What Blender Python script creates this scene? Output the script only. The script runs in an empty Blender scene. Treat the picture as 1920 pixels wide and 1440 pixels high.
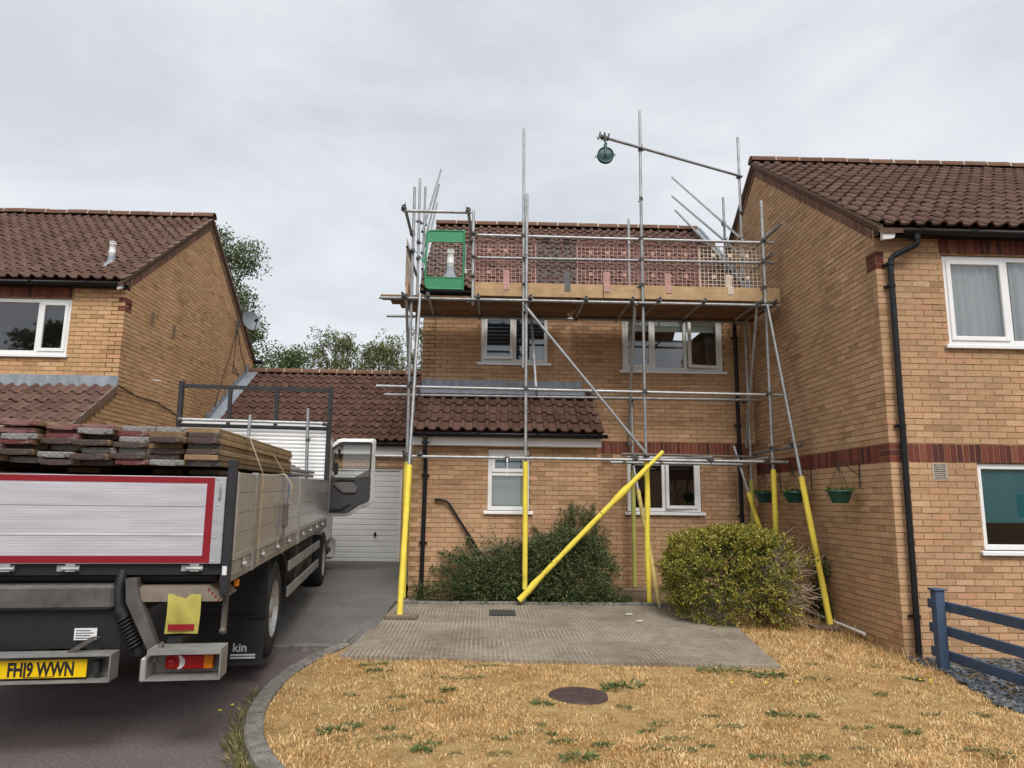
import bpy, math, random
import numpy as np
from mathutils import Matrix, Vector

random.seed(7)
RNG = np.random.default_rng(11)
SC = bpy.context.scene
COL = SC.collection
R = math.radians

# ------------------------------------------------------------------ camera
CAM_H = 1.6
FPX, PITCH, YAW, ROLL = 1331.0, R(9.4), R(1.7), R(0.7)     # focal length in pixels of a 1920 px wide picture
fw = np.array([math.sin(YAW) * math.cos(PITCH), math.cos(YAW) * math.cos(PITCH), math.sin(PITCH)])
r0 = np.array([math.cos(YAW), -math.sin(YAW), 0.0])
u0 = np.cross(r0, fw)
cr = math.cos(ROLL) * r0 + math.sin(ROLL) * u0
cu = math.cos(ROLL) * u0 - math.sin(ROLL) * r0
cam_data = bpy.data.cameras.new('camera')
cam = bpy.data.objects.new('camera', cam_data)
COL.objects.link(cam)
cam.matrix_world = Matrix(((cr[0], cu[0], -fw[0], 0), (cr[1], cu[1], -fw[1], 0), (cr[2], cu[2], -fw[2], CAM_H), (0, 0, 0, 1)))
cam_data.sensor_width = 36.0
cam_data.lens = FPX / 1920 * 36.0
cam_data.clip_start, cam_data.clip_end = 0.05, 2000
SC.camera = cam

# ------------------------------------------------------------------ sky, sun, exposure
SUN_EL, SUN_AZ = R(50), R(170)      # azimuth measured from +Y towards +X: the sun stands behind the camera, a little to the right
world = bpy.data.worlds.new('World')
SC.world = world
world.use_nodes = True
wn, wl = world.node_tree.nodes, world.node_tree.links
wn.clear()
w_out = wn.new('ShaderNodeOutputWorld')
w_bg = wn.new('ShaderNodeBackground')
w_sky = wn.new('ShaderNodeTexSky')
w_sky.sky_type = 'NISHITA'
w_sky.sun_disc = False
w_sky.sun_elevation = SUN_EL
w_sky.sun_rotation = SUN_AZ
w_sky.air_density, w_sky.dust_density = 1.0, 2.0
w_sc = wn.new('ShaderNodeVectorMath'); w_sc.operation = 'SCALE'; w_sc.inputs['Scale'].default_value = 0.10
w_tc = wn.new('ShaderNodeTexCoord')
w_map = wn.new('ShaderNodeMapping'); w_map.inputs['Scale'].default_value = (1.0, 1.0, 2.6)
w_n1 = wn.new('ShaderNodeTexNoise'); w_n1.inputs['Scale'].default_value = 2.9; w_n1.inputs['Detail'].default_value = 7; w_n1.inputs['Roughness'].default_value = 0.56; w_n1.inputs['Distortion'].default_value = 0.35
w_rp = wn.new('ShaderNodeValToRGB')
w_rp.color_ramp.elements[0].position = 0.33; w_rp.color_ramp.elements[0].color = (0.342, 0.357, 0.378, 1)
w_rp.color_ramp.elements[1].position = 0.61; w_rp.color_ramp.elements[1].color = (0.430, 0.443, 0.459, 1)
w_mx = wn.new('ShaderNodeMixRGB'); w_mx.inputs[0].default_value = 0.93
wl.new(w_tc.outputs['Generated'], w_map.inputs['Vector'])
wl.new(w_map.outputs['Vector'], w_n1.inputs['Vector'])
wl.new(w_n1.outputs['Fac'], w_rp.inputs['Fac'])
wl.new(w_sky.outputs['Color'], w_sc.inputs[0])
wl.new(w_sc.outputs['Vector'], w_mx.inputs[1])
wl.new(w_rp.outputs['Color'], w_mx.inputs[2])
wl.new(w_mx.outputs['Color'], w_bg.inputs['Color'])
w_bg.inputs['Strength'].default_value = 1.0
wl.new(w_bg.outputs['Background'], w_out.inputs['Surface'])

sun_data = bpy.data.lights.new('sun', 'SUN')
sun_data.energy, sun_data.angle, sun_data.color = 1.5, R(30), (1.0, 0.965, 0.91)
sun = bpy.data.objects.new('sun', sun_data)
COL.objects.link(sun)
sun_dir = Vector((math.sin(SUN_AZ) * math.cos(SUN_EL), math.cos(SUN_AZ) * math.cos(SUN_EL), math.sin(SUN_EL)))
sun.rotation_euler = sun_dir.to_track_quat('Z', 'Y').to_euler()
sun.location = sun_dir * 40

vs = SC.view_settings
vs.view_transform, vs.look, vs.exposure, vs.gamma = 'Standard', 'None', 1.0, 1.0
vs.use_curve_mapping = False

def project(p):
    """pixel of a world point in a 1920 x 1440 picture; used only to choose which bricks and tiles show largest"""
    v = np.asarray(p, float) - np.array([0, 0, CAM_H])
    z = max(1e-6, v @ fw)
    return 960 + FPX * (v @ cr) / z, 720 - FPX * (v @ cu) / z, v @ fw

# ------------------------------------------------------------------ helpers
class MB:
    """collects faces; build() links them as one mesh object"""
    def __init__(s):
        s.v, s.f, s.sm = [], [], []
    def add(s, vs_, fs, smooth=False):
        o = len(s.v)
        s.v.extend([tuple(map(float, p)) for p in vs_])
        s.f.extend([tuple(i + o for i in f) for f in fs])
        s.sm.extend([smooth] * len(fs))
        return s
    def box(s, x0, x1, y0, y1, z0, z1):
        x0, x1 = min(x0, x1), max(x0, x1); y0, y1 = min(y0, y1), max(y0, y1); z0, z1 = min(z0, z1), max(z0, z1)
        return s.add([(x0, y0, z0), (x1, y0, z0), (x1, y1, z0), (x0, y1, z0), (x0, y0, z1), (x1, y0, z1), (x1, y1, z1), (x0, y1, z1)],
                     [(0, 3, 2, 1), (4, 5, 6, 7), (0, 1, 5, 4), (1, 2, 6, 5), (2, 3, 7, 6), (3, 0, 4, 7)])
    def bbox(s, x0, x1, y0, y1, z0, z1, b=0.01):
        """box with chamfered edges"""
        x0, x1 = min(x0, x1), max(x0, x1); y0, y1 = min(y0, y1), max(y0, y1); z0, z1 = min(z0, z1), max(z0, z1)
        b = min(b, (x1 - x0) * .45, (y1 - y0) * .45, (z1 - z0) * .45)
        P, idx = [], {}
        for i, (x, sx) in enumerate(((x0, 1), (x1, -1))):
            for j, (y, sy) in enumerate(((y0, 1), (y1, -1))):
                for k, (z, sz) in enumerate(((z0, 1), (z1, -1))):
                    for a, d in enumerate(((0, 1, 1), (1, 0, 1), (1, 1, 0))):
                        idx[i, j, k, a] = len(P)
                        P.append((x + sx * b * d[0], y + sy * b * d[1], z + sz * b * d[2]))
        F = []
        g = lambda i, j, k, a: idx[i, j, k, a]
        for i in (0, 1):
            F.append([g(i, 0, 0, 0), g(i, 1, 0, 0), g(i, 1, 1, 0), g(i, 0, 1, 0)])
            F.append([g(0, i, 0, 1), g(1, i, 0, 1), g(1, i, 1, 1), g(0, i, 1, 1)])
            F.append([g(0, 0, i, 2), g(1, 0, i, 2), g(1, 1, i, 2), g(0, 1, i, 2)])
        for i in (0, 1):
            for j in (0, 1):
                F.append([g(i, j, 0, 0), g(i, j, 1, 0), g(i, j, 1, 1), g(i, j, 0, 1)])
                F.append([g(i, 0, j, 0), g(i, 1, j, 0), g(i, 1, j, 2), g(i, 0, j, 2)])
                F.append([g(0, i, j, 1), g(1, i, j, 1), g(1, i, j, 2), g(0, i, j, 2)])
                for k in (0, 1):
                    F.append([g(i, j, k, 0), g(i, j, k, 1), g(i, j, k, 2)])
        c = np.array([(x0 + x1) / 2, (y0 + y1) / 2, (z0 + z1) / 2])
        A = np.array(P)
        for f in F:
            n = np.cross(A[f[1]] - A[f[0]], A[f[2]] - A[f[0]])
            if n @ (A[f].mean(0) - c) < 0:
                f.reverse()
        return s.add(P, F)
    def tube(s, p0, p1, r, seg=10, cap=True, r1=None, inner=None):
        p0, p1 = np.array(p0, float), np.array(p1, float)
        d = p1 - p0; d /= np.linalg.norm(d)
        a = np.cross(d, (0, 0, 1.0) if abs(d[2]) < .9 else (1.0, 0, 0)); a /= np.linalg.norm(a)
        b = np.cross(d, a)
        r1 = r if r1 is None else r1
        t = [2 * math.pi * i / seg for i in range(seg)]
        ring = lambda p, rr: [p + rr * (math.cos(q) * a + math.sin(q) * b) for q in t]
        s.add(ring(p0, r) + ring(p1, r1), [(i, (i + 1) % seg, seg + (i + 1) % seg, seg + i) for i in range(seg)], True)
        if inner:                                    # open ended: wall ring and a dark bore
            for p, rr, sg in ((p0, r, 1), (p1, r1, -1)):
                q = p + d * sg * .25
                o = ring(p, rr) + ring(p, inner) + ring(q, inner)
                F = [(i, seg + i, seg + (i + 1) % seg, (i + 1) % seg) for i in range(seg)] + \
                    [(seg + i, 2 * seg + i, 2 * seg + (i + 1) % seg, seg + (i + 1) % seg) for i in range(seg)] + [tuple(range(2 * seg, 3 * seg))]
                if sg < 0:
                    F = [tuple(reversed(f)) for f in F]
                s.add(o, F)
        elif cap:
            s.add(ring(p0, r), [tuple(range(seg - 1, -1, -1))])
            s.add(ring(p1, r1), [tuple(range(seg))])
        return s
    def path(s, pts, r, seg=8, cap=True):
        pts = [np.array(p, float) for p in pts]
        n = len(pts); t = [2 * math.pi * i / seg for i in range(seg)]
        P = []
        a = None
        for i, p in enumerate(pts):
            d = pts[min(i + 1, n - 1)] - pts[max(i - 1, 0)]; d /= np.linalg.norm(d)
            if a is None:
                a = np.cross(d, (0, 0, 1.0) if abs(d[2]) < .9 else (1.0, 0, 0))
            a = a - d * (a @ d); a /= np.linalg.norm(a); b = np.cross(d, a)
            rr = r[i] if isinstance(r, (list, tuple)) else r
            P += [p + rr * (math.cos(q) * a + math.sin(q) * b) for q in t]
        F = [(i * seg + k, i * seg + (k + 1) % seg, (i + 1) * seg + (k + 1) % seg, (i + 1) * seg + k) for i in range(n - 1) for k in range(seg)]
        s.add(P, F, True)
        if cap:
            s.add(P[:seg], [tuple(range(seg - 1, -1, -1))]); s.add(P[-seg:], [tuple(range(seg))])
        return s
    def prism(s, poly, axis, a0, a1):
        """poly: 2D points; axis 'x': (y,z) extruded along x; 'y': (x,z); 'z': (x,y)"""
        def P(p, h):
            return {'x': (h, p[0], p[1]), 'y': (p[0], h, p[1]), 'z': (p[0], p[1], h)}[axis]
        n = len(poly)
        area = sum(poly[i][0] * poly[(i + 1) % n][1] - poly[(i + 1) % n][0] * poly[i][1] for i in range(n))
        if (area > 0) == (axis == 'y'):
            poly = list(reversed(poly))
        s.add([P(p, a0) for p in poly] + [P(p, a1) for p in poly],
              [tuple(range(n - 1, -1, -1)), tuple(range(n, 2 * n))] + [(i, (i + 1) % n, n + (i + 1) % n, n + i) for i in range(n)])
        return s
    def lathe(s, prof, c, axis='z', seg=20, smooth=True):
        P = []
        for r, h in prof:
            for i in range(seg):
                q = 2 * math.pi * i / seg
                x, y = r * math.cos(q), r * math.sin(q)
                P.append({'z': (c[0] + x, c[1] + y, c[2] + h), 'x': (c[0] + h, c[1] + x, c[2] + y), 'y': (c[0] + y, c[1] + h, c[2] + x)}[axis])
        n = len(prof)
        s.add(P, [(i * seg + k, i * seg + (k + 1) % seg, (i + 1) * seg + (k + 1) % seg, (i + 1) * seg + k) for i in range(n - 1) for k in range(seg)], smooth)
        return s
    def quad(s, a, b, c, d, smooth=False):
        return s.add([a, b, c, d], [(0, 1, 2, 3)], smooth)
    def build(s, name, mat, parent=None, loc=None):
        me = mesh_of(name, s.v, s.f, mat)
        if any(s.sm):
            me.polygons.foreach_set('use_smooth', s.sm)
        return link(name, me, parent)

def mesh_of(name, v, f, mat):
    me = bpy.data.meshes.new(name)
    me.from_pydata(v, [], f)
    me.materials.append(mat)
    me.update()
    return me

def fast_mesh(name, V, F, mat, smooth=False):
    """V (n,3) array, F (m,k) array of equal-sized faces"""
    me = bpy.data.meshes.new(name)
    V = np.ascontiguousarray(V, np.float32); F = np.ascontiguousarray(F, np.int32)
    k = F.shape[1]
    me.vertices.add(len(V)); me.vertices.foreach_set('co', V.ravel())
    me.loops.add(F.size); me.loops.foreach_set('vertex_index', F.ravel())
    me.polygons.add(len(F)); me.polygons.foreach_set('loop_start', np.arange(0, F.size, k, dtype=np.int32))
    me.polygons.foreach_set('use_smooth', np.full(len(F), bool(smooth)))
    me.materials.append(mat)
    me.update(calc_edges=True); me.validate()
    return me

def link(name, me, parent=None):
    o = bpy.data.objects.new(name, me)
    COL.objects.link(o)
    if parent is not None:
        o.parent = parent
        off = parent.get('_off')
        if off is not None:
            o.matrix_parent_inverse = Matrix.Translation(-Vector(off))
    return o

def tag(o, label, cat=None, group=None, kind=None):
    o['label'] = label
    if cat: o['category'] = cat
    if group: o['group'] = group
    if kind: o['kind'] = kind
    return o

def thing(name, label, cat, loc=(0, 0, 0), group=None, local=False):
    """an Empty at the base of a thing; its parts are given in world coordinates unless local"""
    o = bpy.data.objects.new(name, None)
    o.empty_display_size = .2
    COL.objects.link(o)
    o.location = loc
    if not local:
        o['_off'] = tuple(loc)
    return tag(o, label, cat, group)

def copy_tree(o, parent=None):
    c = o.copy(); COL.objects.link(c)
    if parent is not None: c.parent = parent
    for ch in list(o.children): copy_tree(ch, c)
    return c

# ------------------------------------------------------------------ materials
def nodes(name):
    m = bpy.data.materials.new(name); m.use_nodes = True
    nt = m.node_tree
    return m, nt, nt.nodes['Principled BSDF']

def N(nt, typ, **kw):
    n = nt.nodes.new(typ)
    for k, v in kw.items():
        if k in n.inputs.keys(): n.inputs[k].default_value = v
        else: setattr(n, k, v)
    return n

def ramp(nt, fac, stops):
    r = nt.nodes.new('ShaderNodeValToRGB')
    e = r.color_ramp.elements
    while len(e) < len(stops): e.new(0.5)
    for el, (p, c) in zip(e, stops):
        el.position = p; el.color = (*c, 1) if len(c) == 3 else c
    if fac is not None: nt.links.new(fac, r.inputs['Fac'])
    return r.outputs['Color']

def mixc(nt, mode, fac, a, b):
    m = nt.nodes.new('ShaderNodeMixRGB'); m.blend_type = mode
    for i, v in ((0, fac), (1, a), (2, b)):
        if hasattr(v, 'is_linked'): nt.links.new(v, m.inputs[i])
        elif i == 0: m.inputs[0].default_value = v
        else: m.inputs[i].default_value = (*v, 1)
    return m.outputs[0]

def pos(nt, scale=(1, 1, 1), space='pos'):
    if space == 'pos': o = nt.nodes.new('ShaderNodeNewGeometry').outputs['Position']
    else: o = nt.nodes.new('ShaderNodeTexCoord').outputs['Object']
    mp = nt.nodes.new('ShaderNodeMapping'); mp.inputs['Scale'].default_value = scale
    nt.links.new(o, mp.inputs['Vector'])
    return mp.outputs['Vector']

def noise(nt, vec, scale, detail=4, rough=.55, dist=0):
    n = N(nt, 'ShaderNodeTexNoise', Scale=scale, Detail=detail, Roughness=rough, Distortion=dist)
    nt.links.new(vec, n.inputs['Vector'])
    return n.outputs['Fac']

def bump(nt, bsdf, h, strength=.3, dist=.01):
    b = N(nt, 'ShaderNodeBump', Strength=strength, Distance=dist)
    nt.links.new(h, b.inputs['Height']); nt.links.new(b.outputs['Normal'], bsdf.inputs['Normal'])

def piece_random(nt):
    """one number per piece, whether it is an object of its own or an island of a joined mesh"""
    oi = nt.nodes.new('ShaderNodeObjectInfo'); ge = nt.nodes.new('ShaderNodeNewGeometry')
    a = N(nt, 'ShaderNodeMath', operation='ADD'); fr = N(nt, 'ShaderNodeMath', operation='FRACT')
    nt.links.new(oi.outputs['Random'], a.inputs[0]); nt.links.new(ge.outputs['Random Per Island'], a.inputs[1])
    nt.links.new(a.outputs[0], fr.inputs[0])
    return fr.outputs[0]

def M(name, col, rough=.6, metal=0.0, var=.15, scale=6, bs=0.0, bscale=60, spec=.5, space='pos', dark=None, streak=None):
    """plain material with uneven colour, uneven gloss and fine relief"""
    m, nt, b = nodes(name)
    v = pos(nt, streak or (1, 1, 1), space)
    f = noise(nt, v, scale, 6, .6)
    lo = tuple(c * (1 - var) for c in col) if dark is None else dark
    hi = tuple(min(1, c * (1 + var)) for c in col)
    c = ramp(nt, f, [(.28, lo), (.72, hi)])
    nt.links.new(c, b.inputs['Base Color'])
    b.inputs['Roughness'].default_value = rough; b.inputs['Metallic'].default_value = metal
    b.inputs['Specular IOR Level'].default_value = spec
    rr = N(nt, 'ShaderNodeMapRange'); rr.inputs['To Min'].default_value = max(.03, rough - .1); rr.inputs['To Max'].default_value = min(1, rough + .12)
    nt.links.new(noise(nt, v, scale * 2.3, 4), rr.inputs['Value']); nt.links.new(rr.outputs[0], b.inputs['Roughness'])
    if bs: bump(nt, b, noise(nt, pos(nt, (1, 1, 1), space), bscale, 4), bs, .005)
    return m

def brick_mat(name, stops, stain=.20, grain=.20):
    m, nt, b = nodes(name)
    c = ramp(nt, piece_random(nt), stops)
    v = pos(nt)
    fine = ramp(nt, noise(nt, v, 55, 3, .7), [(.25, (1 - grain,) * 3), (.75, (1 + grain,) * 3)])
    c = mixc(nt, 'MULTIPLY', 1.0, c, fine)
    big = ramp(nt, noise(nt, pos(nt, (1, 1, .45)), .8, 5, .6), [(.28, (1 - stain, 1 - stain * 1.02, 1 - stain * .98)), (.50, (1, 1, 1)), (.72, (1.10, 1.11, 1.13))])
    c = mixc(nt, 'MULTIPLY', 1.0, c, big)
    nt.links.new(c, b.inputs['Base Color'])
    b.inputs['Roughness'].default_value = .92; b.inputs['Specular IOR Level'].default_value = .15
    bump(nt, b, noise(nt, v, 140, 4, .75), .5, .006)
    return m

MAT = {}
MAT['buff_right'] = brick_mat('buff_brick_pale', [(0, (0.359, 0.216, 0.121)), (.06, (0.441, 0.275, 0.156)), (.45, (0.506, 0.324, 0.189)), (.78, (0.538, 0.341, 0.200)), (.90, (0.529, 0.297, 0.178)), (1, (0.588, 0.392, 0.244))])
MAT['buff_main'] = brick_mat('buff_brick_tan', [(0, (0.334, 0.200, 0.115)), (.07, (0.415, 0.255, 0.145)), (.5, (0.485, 0.308, 0.183)), (.8, (0.518, 0.327, 0.195)), (.92, (0.493, 0.278, 0.171)), (1, (0.563, 0.372, 0.233))])
MAT['buff_left'] = brick_mat('buff_brick_gold', [(0, (0.384, 0.223, 0.117)), (.07, (0.465, 0.282, 0.145)), (.5, (0.538, 0.333, 0.177)), (.8, (0.567, 0.350, 0.189)), (.92, (0.563, 0.308, 0.175)), (1, (0.603, 0.397, 0.224))])
MAT['red_brick'] = brick_mat('red_brick', [(0, (.085, .036, .034)), (.3, (.140, .045, .036)), (.65, (.185, .058, .042)), (1, (.225, .082, .056))], .2, .2)
MAT['mortar'] = M('mortar', (.30, .190, .100), .95, var=.25, scale=9, bs=.4, bscale=120, spec=.1)
MAT['mortar_pale'] = M('pale_mortar', (.50, .45, .38), .95, var=.2, scale=20, bs=.4, bscale=120, spec=.1)
MAT['inner_wall'] = M('plaster', (.30, .28, .26), .95, var=.05, spec=.1)

def tile_mat(name, a, b_, c3, lich=.62):
    m, nt, b = nodes(name)
    c = ramp(nt, piece_random(nt), [(0, a), (.5, b_), (1, c3)])
    v = pos(nt)
    c = mixc(nt, 'MULTIPLY', 1.0, c, ramp(nt, noise(nt, v, 28, 5, .7), [(.2, (.72, .72, .74)), (.8, (1.25, 1.22, 1.2))]))
    c = mixc(nt, 'MIX', ramp(nt, noise(nt, v, 3.1, 6, .72), [(lich, (0, 0, 0)), (lich + .15, (.55, .55, .55))]), c, (.15, .115, .09))
    sp = ramp(nt, noise(nt, v, 38, 2, .5), [(.735, (0, 0, 0)), (.76, (.8, .8, .8))])
    c = mixc(nt, 'MIX', sp, c, (.40, .33, .26))
    nt.links.new(c, b.inputs['Base Color'])
    b.inputs['Roughness'].default_value = .95; b.inputs['Specular IOR Level'].default_value = .08
    bump(nt, b, noise(nt, v, 160, 4, .7), .35, .005)
    return m
MAT['tile'] = tile_mat('concrete_tile_brown', (.104, .064, .051), (.126, .078, .062), (.150, .094, .075))
MAT['tile_dark'] = tile_mat('concrete_tile_dark', (.082, .047, .037), (.101, .058, .046), (.122, .071, .056))
MAT['ridge'] = tile_mat('ridge_tile', (.115, .066, .048), (.150, .085, .060), (.180, .105, .072), .5)
MAT['upvc'] = M('white_upvc', (.80, .80, .80), .35, var=.03, scale=4)
MAT['upvc_dirty'] = M('white_upvc_dirty', (.66, .65, .63), .45, var=.07, scale=7)
MAT['black_pvc'] = M('black_pvc', (.010, .0105, .013), .42, var=.35, scale=12, spec=.3)
MAT['lead'] = M('lead_flashing', (.25, .28, .32), .55, var=.30, scale=7, spec=.5, streak=(1.5, 1.5, .5), bs=.2, bscale=20)
MAT['fascia'] = M('white_fascia', (.78, .78, .77), .5, var=.05, scale=5)

def glass_mat(name, refl=.20, tint=(.86, .92, .92)):
    m, nt, b = nodes(name)
    nt.nodes.remove(b)
    out = nt.nodes['Material Output']
    g = N(nt, 'ShaderNodeBsdfGlossy', Roughness=0.02); g.inputs['Color'].default_value = (.95, .97, 1, 1)
    t = N(nt, 'ShaderNodeBsdfTransparent'); t.inputs['Color'].default_value = (*tint, 1)
    fr = N(nt, 'ShaderNodeFresnel', IOR=1.5)
    ad = N(nt, 'ShaderNodeMath', operation='ADD'); ad.inputs[1].default_value = refl - .04; ad.use_clamp = True
    mx = N(nt, 'ShaderNodeMixShader')
    nt.links.new(fr.outputs[0], ad.inputs[0]); nt.links.new(ad.outputs[0], mx.inputs[0])
    nt.links.new(t.outputs[0], mx.inputs[1]); nt.links.new(g.outputs[0], mx.inputs[2]); nt.links.new(mx.outputs[0], out.inputs['Surface'])
    return m
MAT['glass'] = glass_mat('window_glass', .13, (.93, .96, .95))
MAT['glass_frost'] = glass_mat('obscured_glass', .16, (.62, .72, .78))
MAT['curtain'] = M('net_curtain', (.80, .82, .82), .9, var=.06, scale=3, spec=.1)
MAT['blind_white'] = M('roller_blind', (.70, .75, .73), .8, var=.04, spec=.1)
MAT['blind_teal'] = M('teal_blind', (.13, .42, .48), .8, var=.08, spec=.1)
MAT['dark_curtain'] = M('grey_curtain', (.16, .15, .15), .9, var=.2, spec=.1)

def galv_mat(name, a=(.27, .275, .28), b2=(.50, .51, .52), rough=.42):
    m, nt, b = nodes(name)
    v = pos(nt, (1, 1, 1), 'obj')
    c = ramp(nt, noise(nt, v, 7, 6, .7), [(.3, a), (.7, b2)])
    c = mixc(nt, 'MIX', ramp(nt, noise(nt, v, 2.5, 6, .75), [(.66, (0, 0, 0)), (.76, (.75, .75, .75))]), c, (.16, .105, .065))
    r = nt.nodes.new('ShaderNodeObjectInfo')
    c = mixc(nt, 'MULTIPLY', 1, c, ramp(nt, r.outputs['Random'], [(0, (.72, .72, .72)), (1, (1.1, 1.1, 1.1))]))
    nt.links.new(c, b.inputs['Base Color'])
    b.inputs['Metallic'].default_value = .55
    rr = N(nt, 'ShaderNodeMapRange'); rr.inputs['To Min'].default_value = rough - .08; rr.inputs['To Max'].default_value = rough + .25
    nt.links.new(noise(nt, v, 16, 4), rr.inputs['Value']); nt.links.new(rr.outputs[0], b.inputs['Roughness'])
    return m
MAT['galv'] = galv_mat('galvanised_tube')
MAT['galv_rust'] = galv_mat('rusty_tube', (.16, .125, .10), (.26, .22, .19), .6)
MAT['coupler'] = M('coupler_steel', (.12, .115, .11), .6, .5, var=.4, scale=30, space='obj')
def foam_mat():
    m, nt, b = nodes('yellow_foam')
    v = pos(nt)
    c = ramp(nt, noise(nt, v, 6, 6, .7), [(.28, (.72, .555, .06)), (.7, (.88, .72, .10))])
    c = mixc(nt, 'MIX', ramp(nt, noise(nt, pos(nt, (1, 1, .35)), 14, 6, .75), [(.60, (0, 0, 0)), (.74, (.55, .55, .55))]), c, (.42, .32, .08))
    c = mixc(nt, 'MIX', ramp(nt, noise(nt, v, 40, 3, .6), [(.70, (0, 0, 0)), (.75, (.8, .8, .8))]), c, (.30, .22, .06))
    nt.links.new(c, b.inputs['Base Color']); b.inputs['Roughness'].default_value = .7; b.inputs['Specular IOR Level'].default_value = .3
    bump(nt, b, noise(nt, v, 22, 5, .7), .35, .008)
    return m
MAT['foam'] = foam_mat()
MAT['foam_faded'] = M('faded_foam', (.42, .42, .11), .7, var=.15, scale=5)
MAT['foam_dirty'] = M('dirty_foam', (.50, .38, .13), .75, var=.32, scale=14)

def wood_mat(name, stops, axis=(1.2, 14, 14), rough=.82, rnd=.28):
    m, nt, b = nodes(name)
    v = pos(nt, axis, 'obj')
    c = ramp(nt, noise(nt, v, 2.2, 6, .65, .6), stops)
    c = mixc(nt, 'MULTIPLY', 1, c, ramp(nt, piece_random(nt), [(0, (1 - rnd,) * 3), (1, (1 + rnd,) * 3)]))
    c = mixc(nt, 'MULTIPLY', 1, c, ramp(nt, noise(nt, pos(nt, (1, 1, 1), 'obj'), 5, 5, .7), [(.3, (.7, .68, .66)), (.6, (1, 1, 1))]))
    nt.links.new(c, b.inputs['Base Color'])
    b.inputs['Roughness'].default_value = rough; b.inputs['Specular IOR Level'].default_value = .2
    bump(nt, b, noise(nt, v, 9, 4), .3, .004)
    return m
MAT['toe'] = wood_mat('pale_board', [(.25, (.42, .275, .150)), (.7, (.56, .385, .225))], rnd=.06)
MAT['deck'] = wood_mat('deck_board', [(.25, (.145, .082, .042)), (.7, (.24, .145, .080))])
MAT['sole'] = wood_mat('sole_board', [(.25, (.16, .12, .085)), (.7, (.28, .22, .16))])
# ------------------------------------------------------------------ ground
def ss(a, b, x):
    t = np.clip((np.asarray(x, float) - a) / (b - a), 0, 1); return t * t * (3 - 2 * t)
def g_lawn(x, y):
    return .05 * ss(8, 11, y) + .30 * ss(11, 15.3, y) - .11 * ss(3.2, 4.7, x) * (1 - ss(9, 10.8, y))
def g_drive(x, y):
    return .045 * np.maximum(0, np.asarray(y, float) - 8.0)

def ground_mat(name, stops, scale, bs, bscale, rough=.95, speck=None, mid=None):
    m, nt, b = nodes(name)
    v = pos(nt)
    c = ramp(nt, noise(nt, v, scale, 8, .65), stops)
    if mid: c = mixc(nt, 'MULTIPLY', 1, c, ramp(nt, noise(nt, v, mid, 6, .6), [(.3, (.75, .74, .73)), (.65, (1.08, 1.08, 1.08))]))
    if speck:
        c = mixc(nt, 'MIX', ramp(nt, noise(nt, v, speck[0], 2, .6), [(speck[1], (0, 0, 0)), (speck[1] + .06, (1, 1, 1))]), c, speck[2])
    nt.links.new(c, b.inputs['Base Color'])
    b.inputs['Roughness'].default_value = rough; b.inputs['Specular IOR Level'].default_value = .25
    bump(nt, b, noise(nt, v, bscale, 5, .7), bs, .01)
    return m
MAT['road'] = ground_mat('road_asphalt', [(.25, (.080, .062, .061)), (.5, (.152, .119, .116)), (.75, (.235, .188, .180))], 48, .9, 70, speck=(85, .62, (.24, .21, .20)), mid=.7)
MAT['drive'] = ground_mat('drive_asphalt', [(.25, (.082, .078, .074)), (.5, (.155, .147, .138)), (.75, (.23, .218, .204))], 42, .9, 70, speck=(85, .62, (.25, .24, .23)), mid=1.1)
MAT['earth'] = ground_mat('dry_earth', [(.3, (.10, .070, .045)), (.7, (.19, .135, .085))], 14, .6, 60)
MAT['meadow'] = ground_mat('meadow', [(.3, (.10, .10, .035)), (.7, (.21, .17, .075))], 2, .5, 30)
MAT['kerb'] = ground_mat('kerb_concrete', [(.25, (.10, .092, .080)), (.5, (.20, .188, .168)), (.75, (.31, .295, .265))], 14, .8, 60, mid=2.4, speck=(26, .66, (.42, .40, .36)))

def lawn_mat():
    m, nt, b = nodes('dry_lawn')
    v = pos(nt)
    c = ramp(nt, noise(nt, v, 4.5, 8, .7), [(.28, (.27, .165, .070)), (.46, (.46, .290, .125)), (.70, (.64, .450, .220))])
    c = mixc(nt, 'MIX', ramp(nt, noise(nt, v, 1.1, 5, .6), [(.52, (0, 0, 0)), (.68, (.7, .7, .7))]), c, (.36, .185, .055))
    c = mixc(nt, 'MIX', ramp(nt, noise(nt, v, 2.6, 6, .75), [(.66, (0, 0, 0)), (.74, (.6, .6, .6))]), c, (.085, .10, .035))
    nt.links.new(c, b.inputs['Base Color'])
    b.inputs['Roughness'].default_value = 1; b.inputs['Specular IOR Level'].default_value = .05
    bump(nt, b, noise(nt, v, 90, 5, .75), 1.0, .02)
    return m
MAT['lawn'] = lawn_mat()

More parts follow.
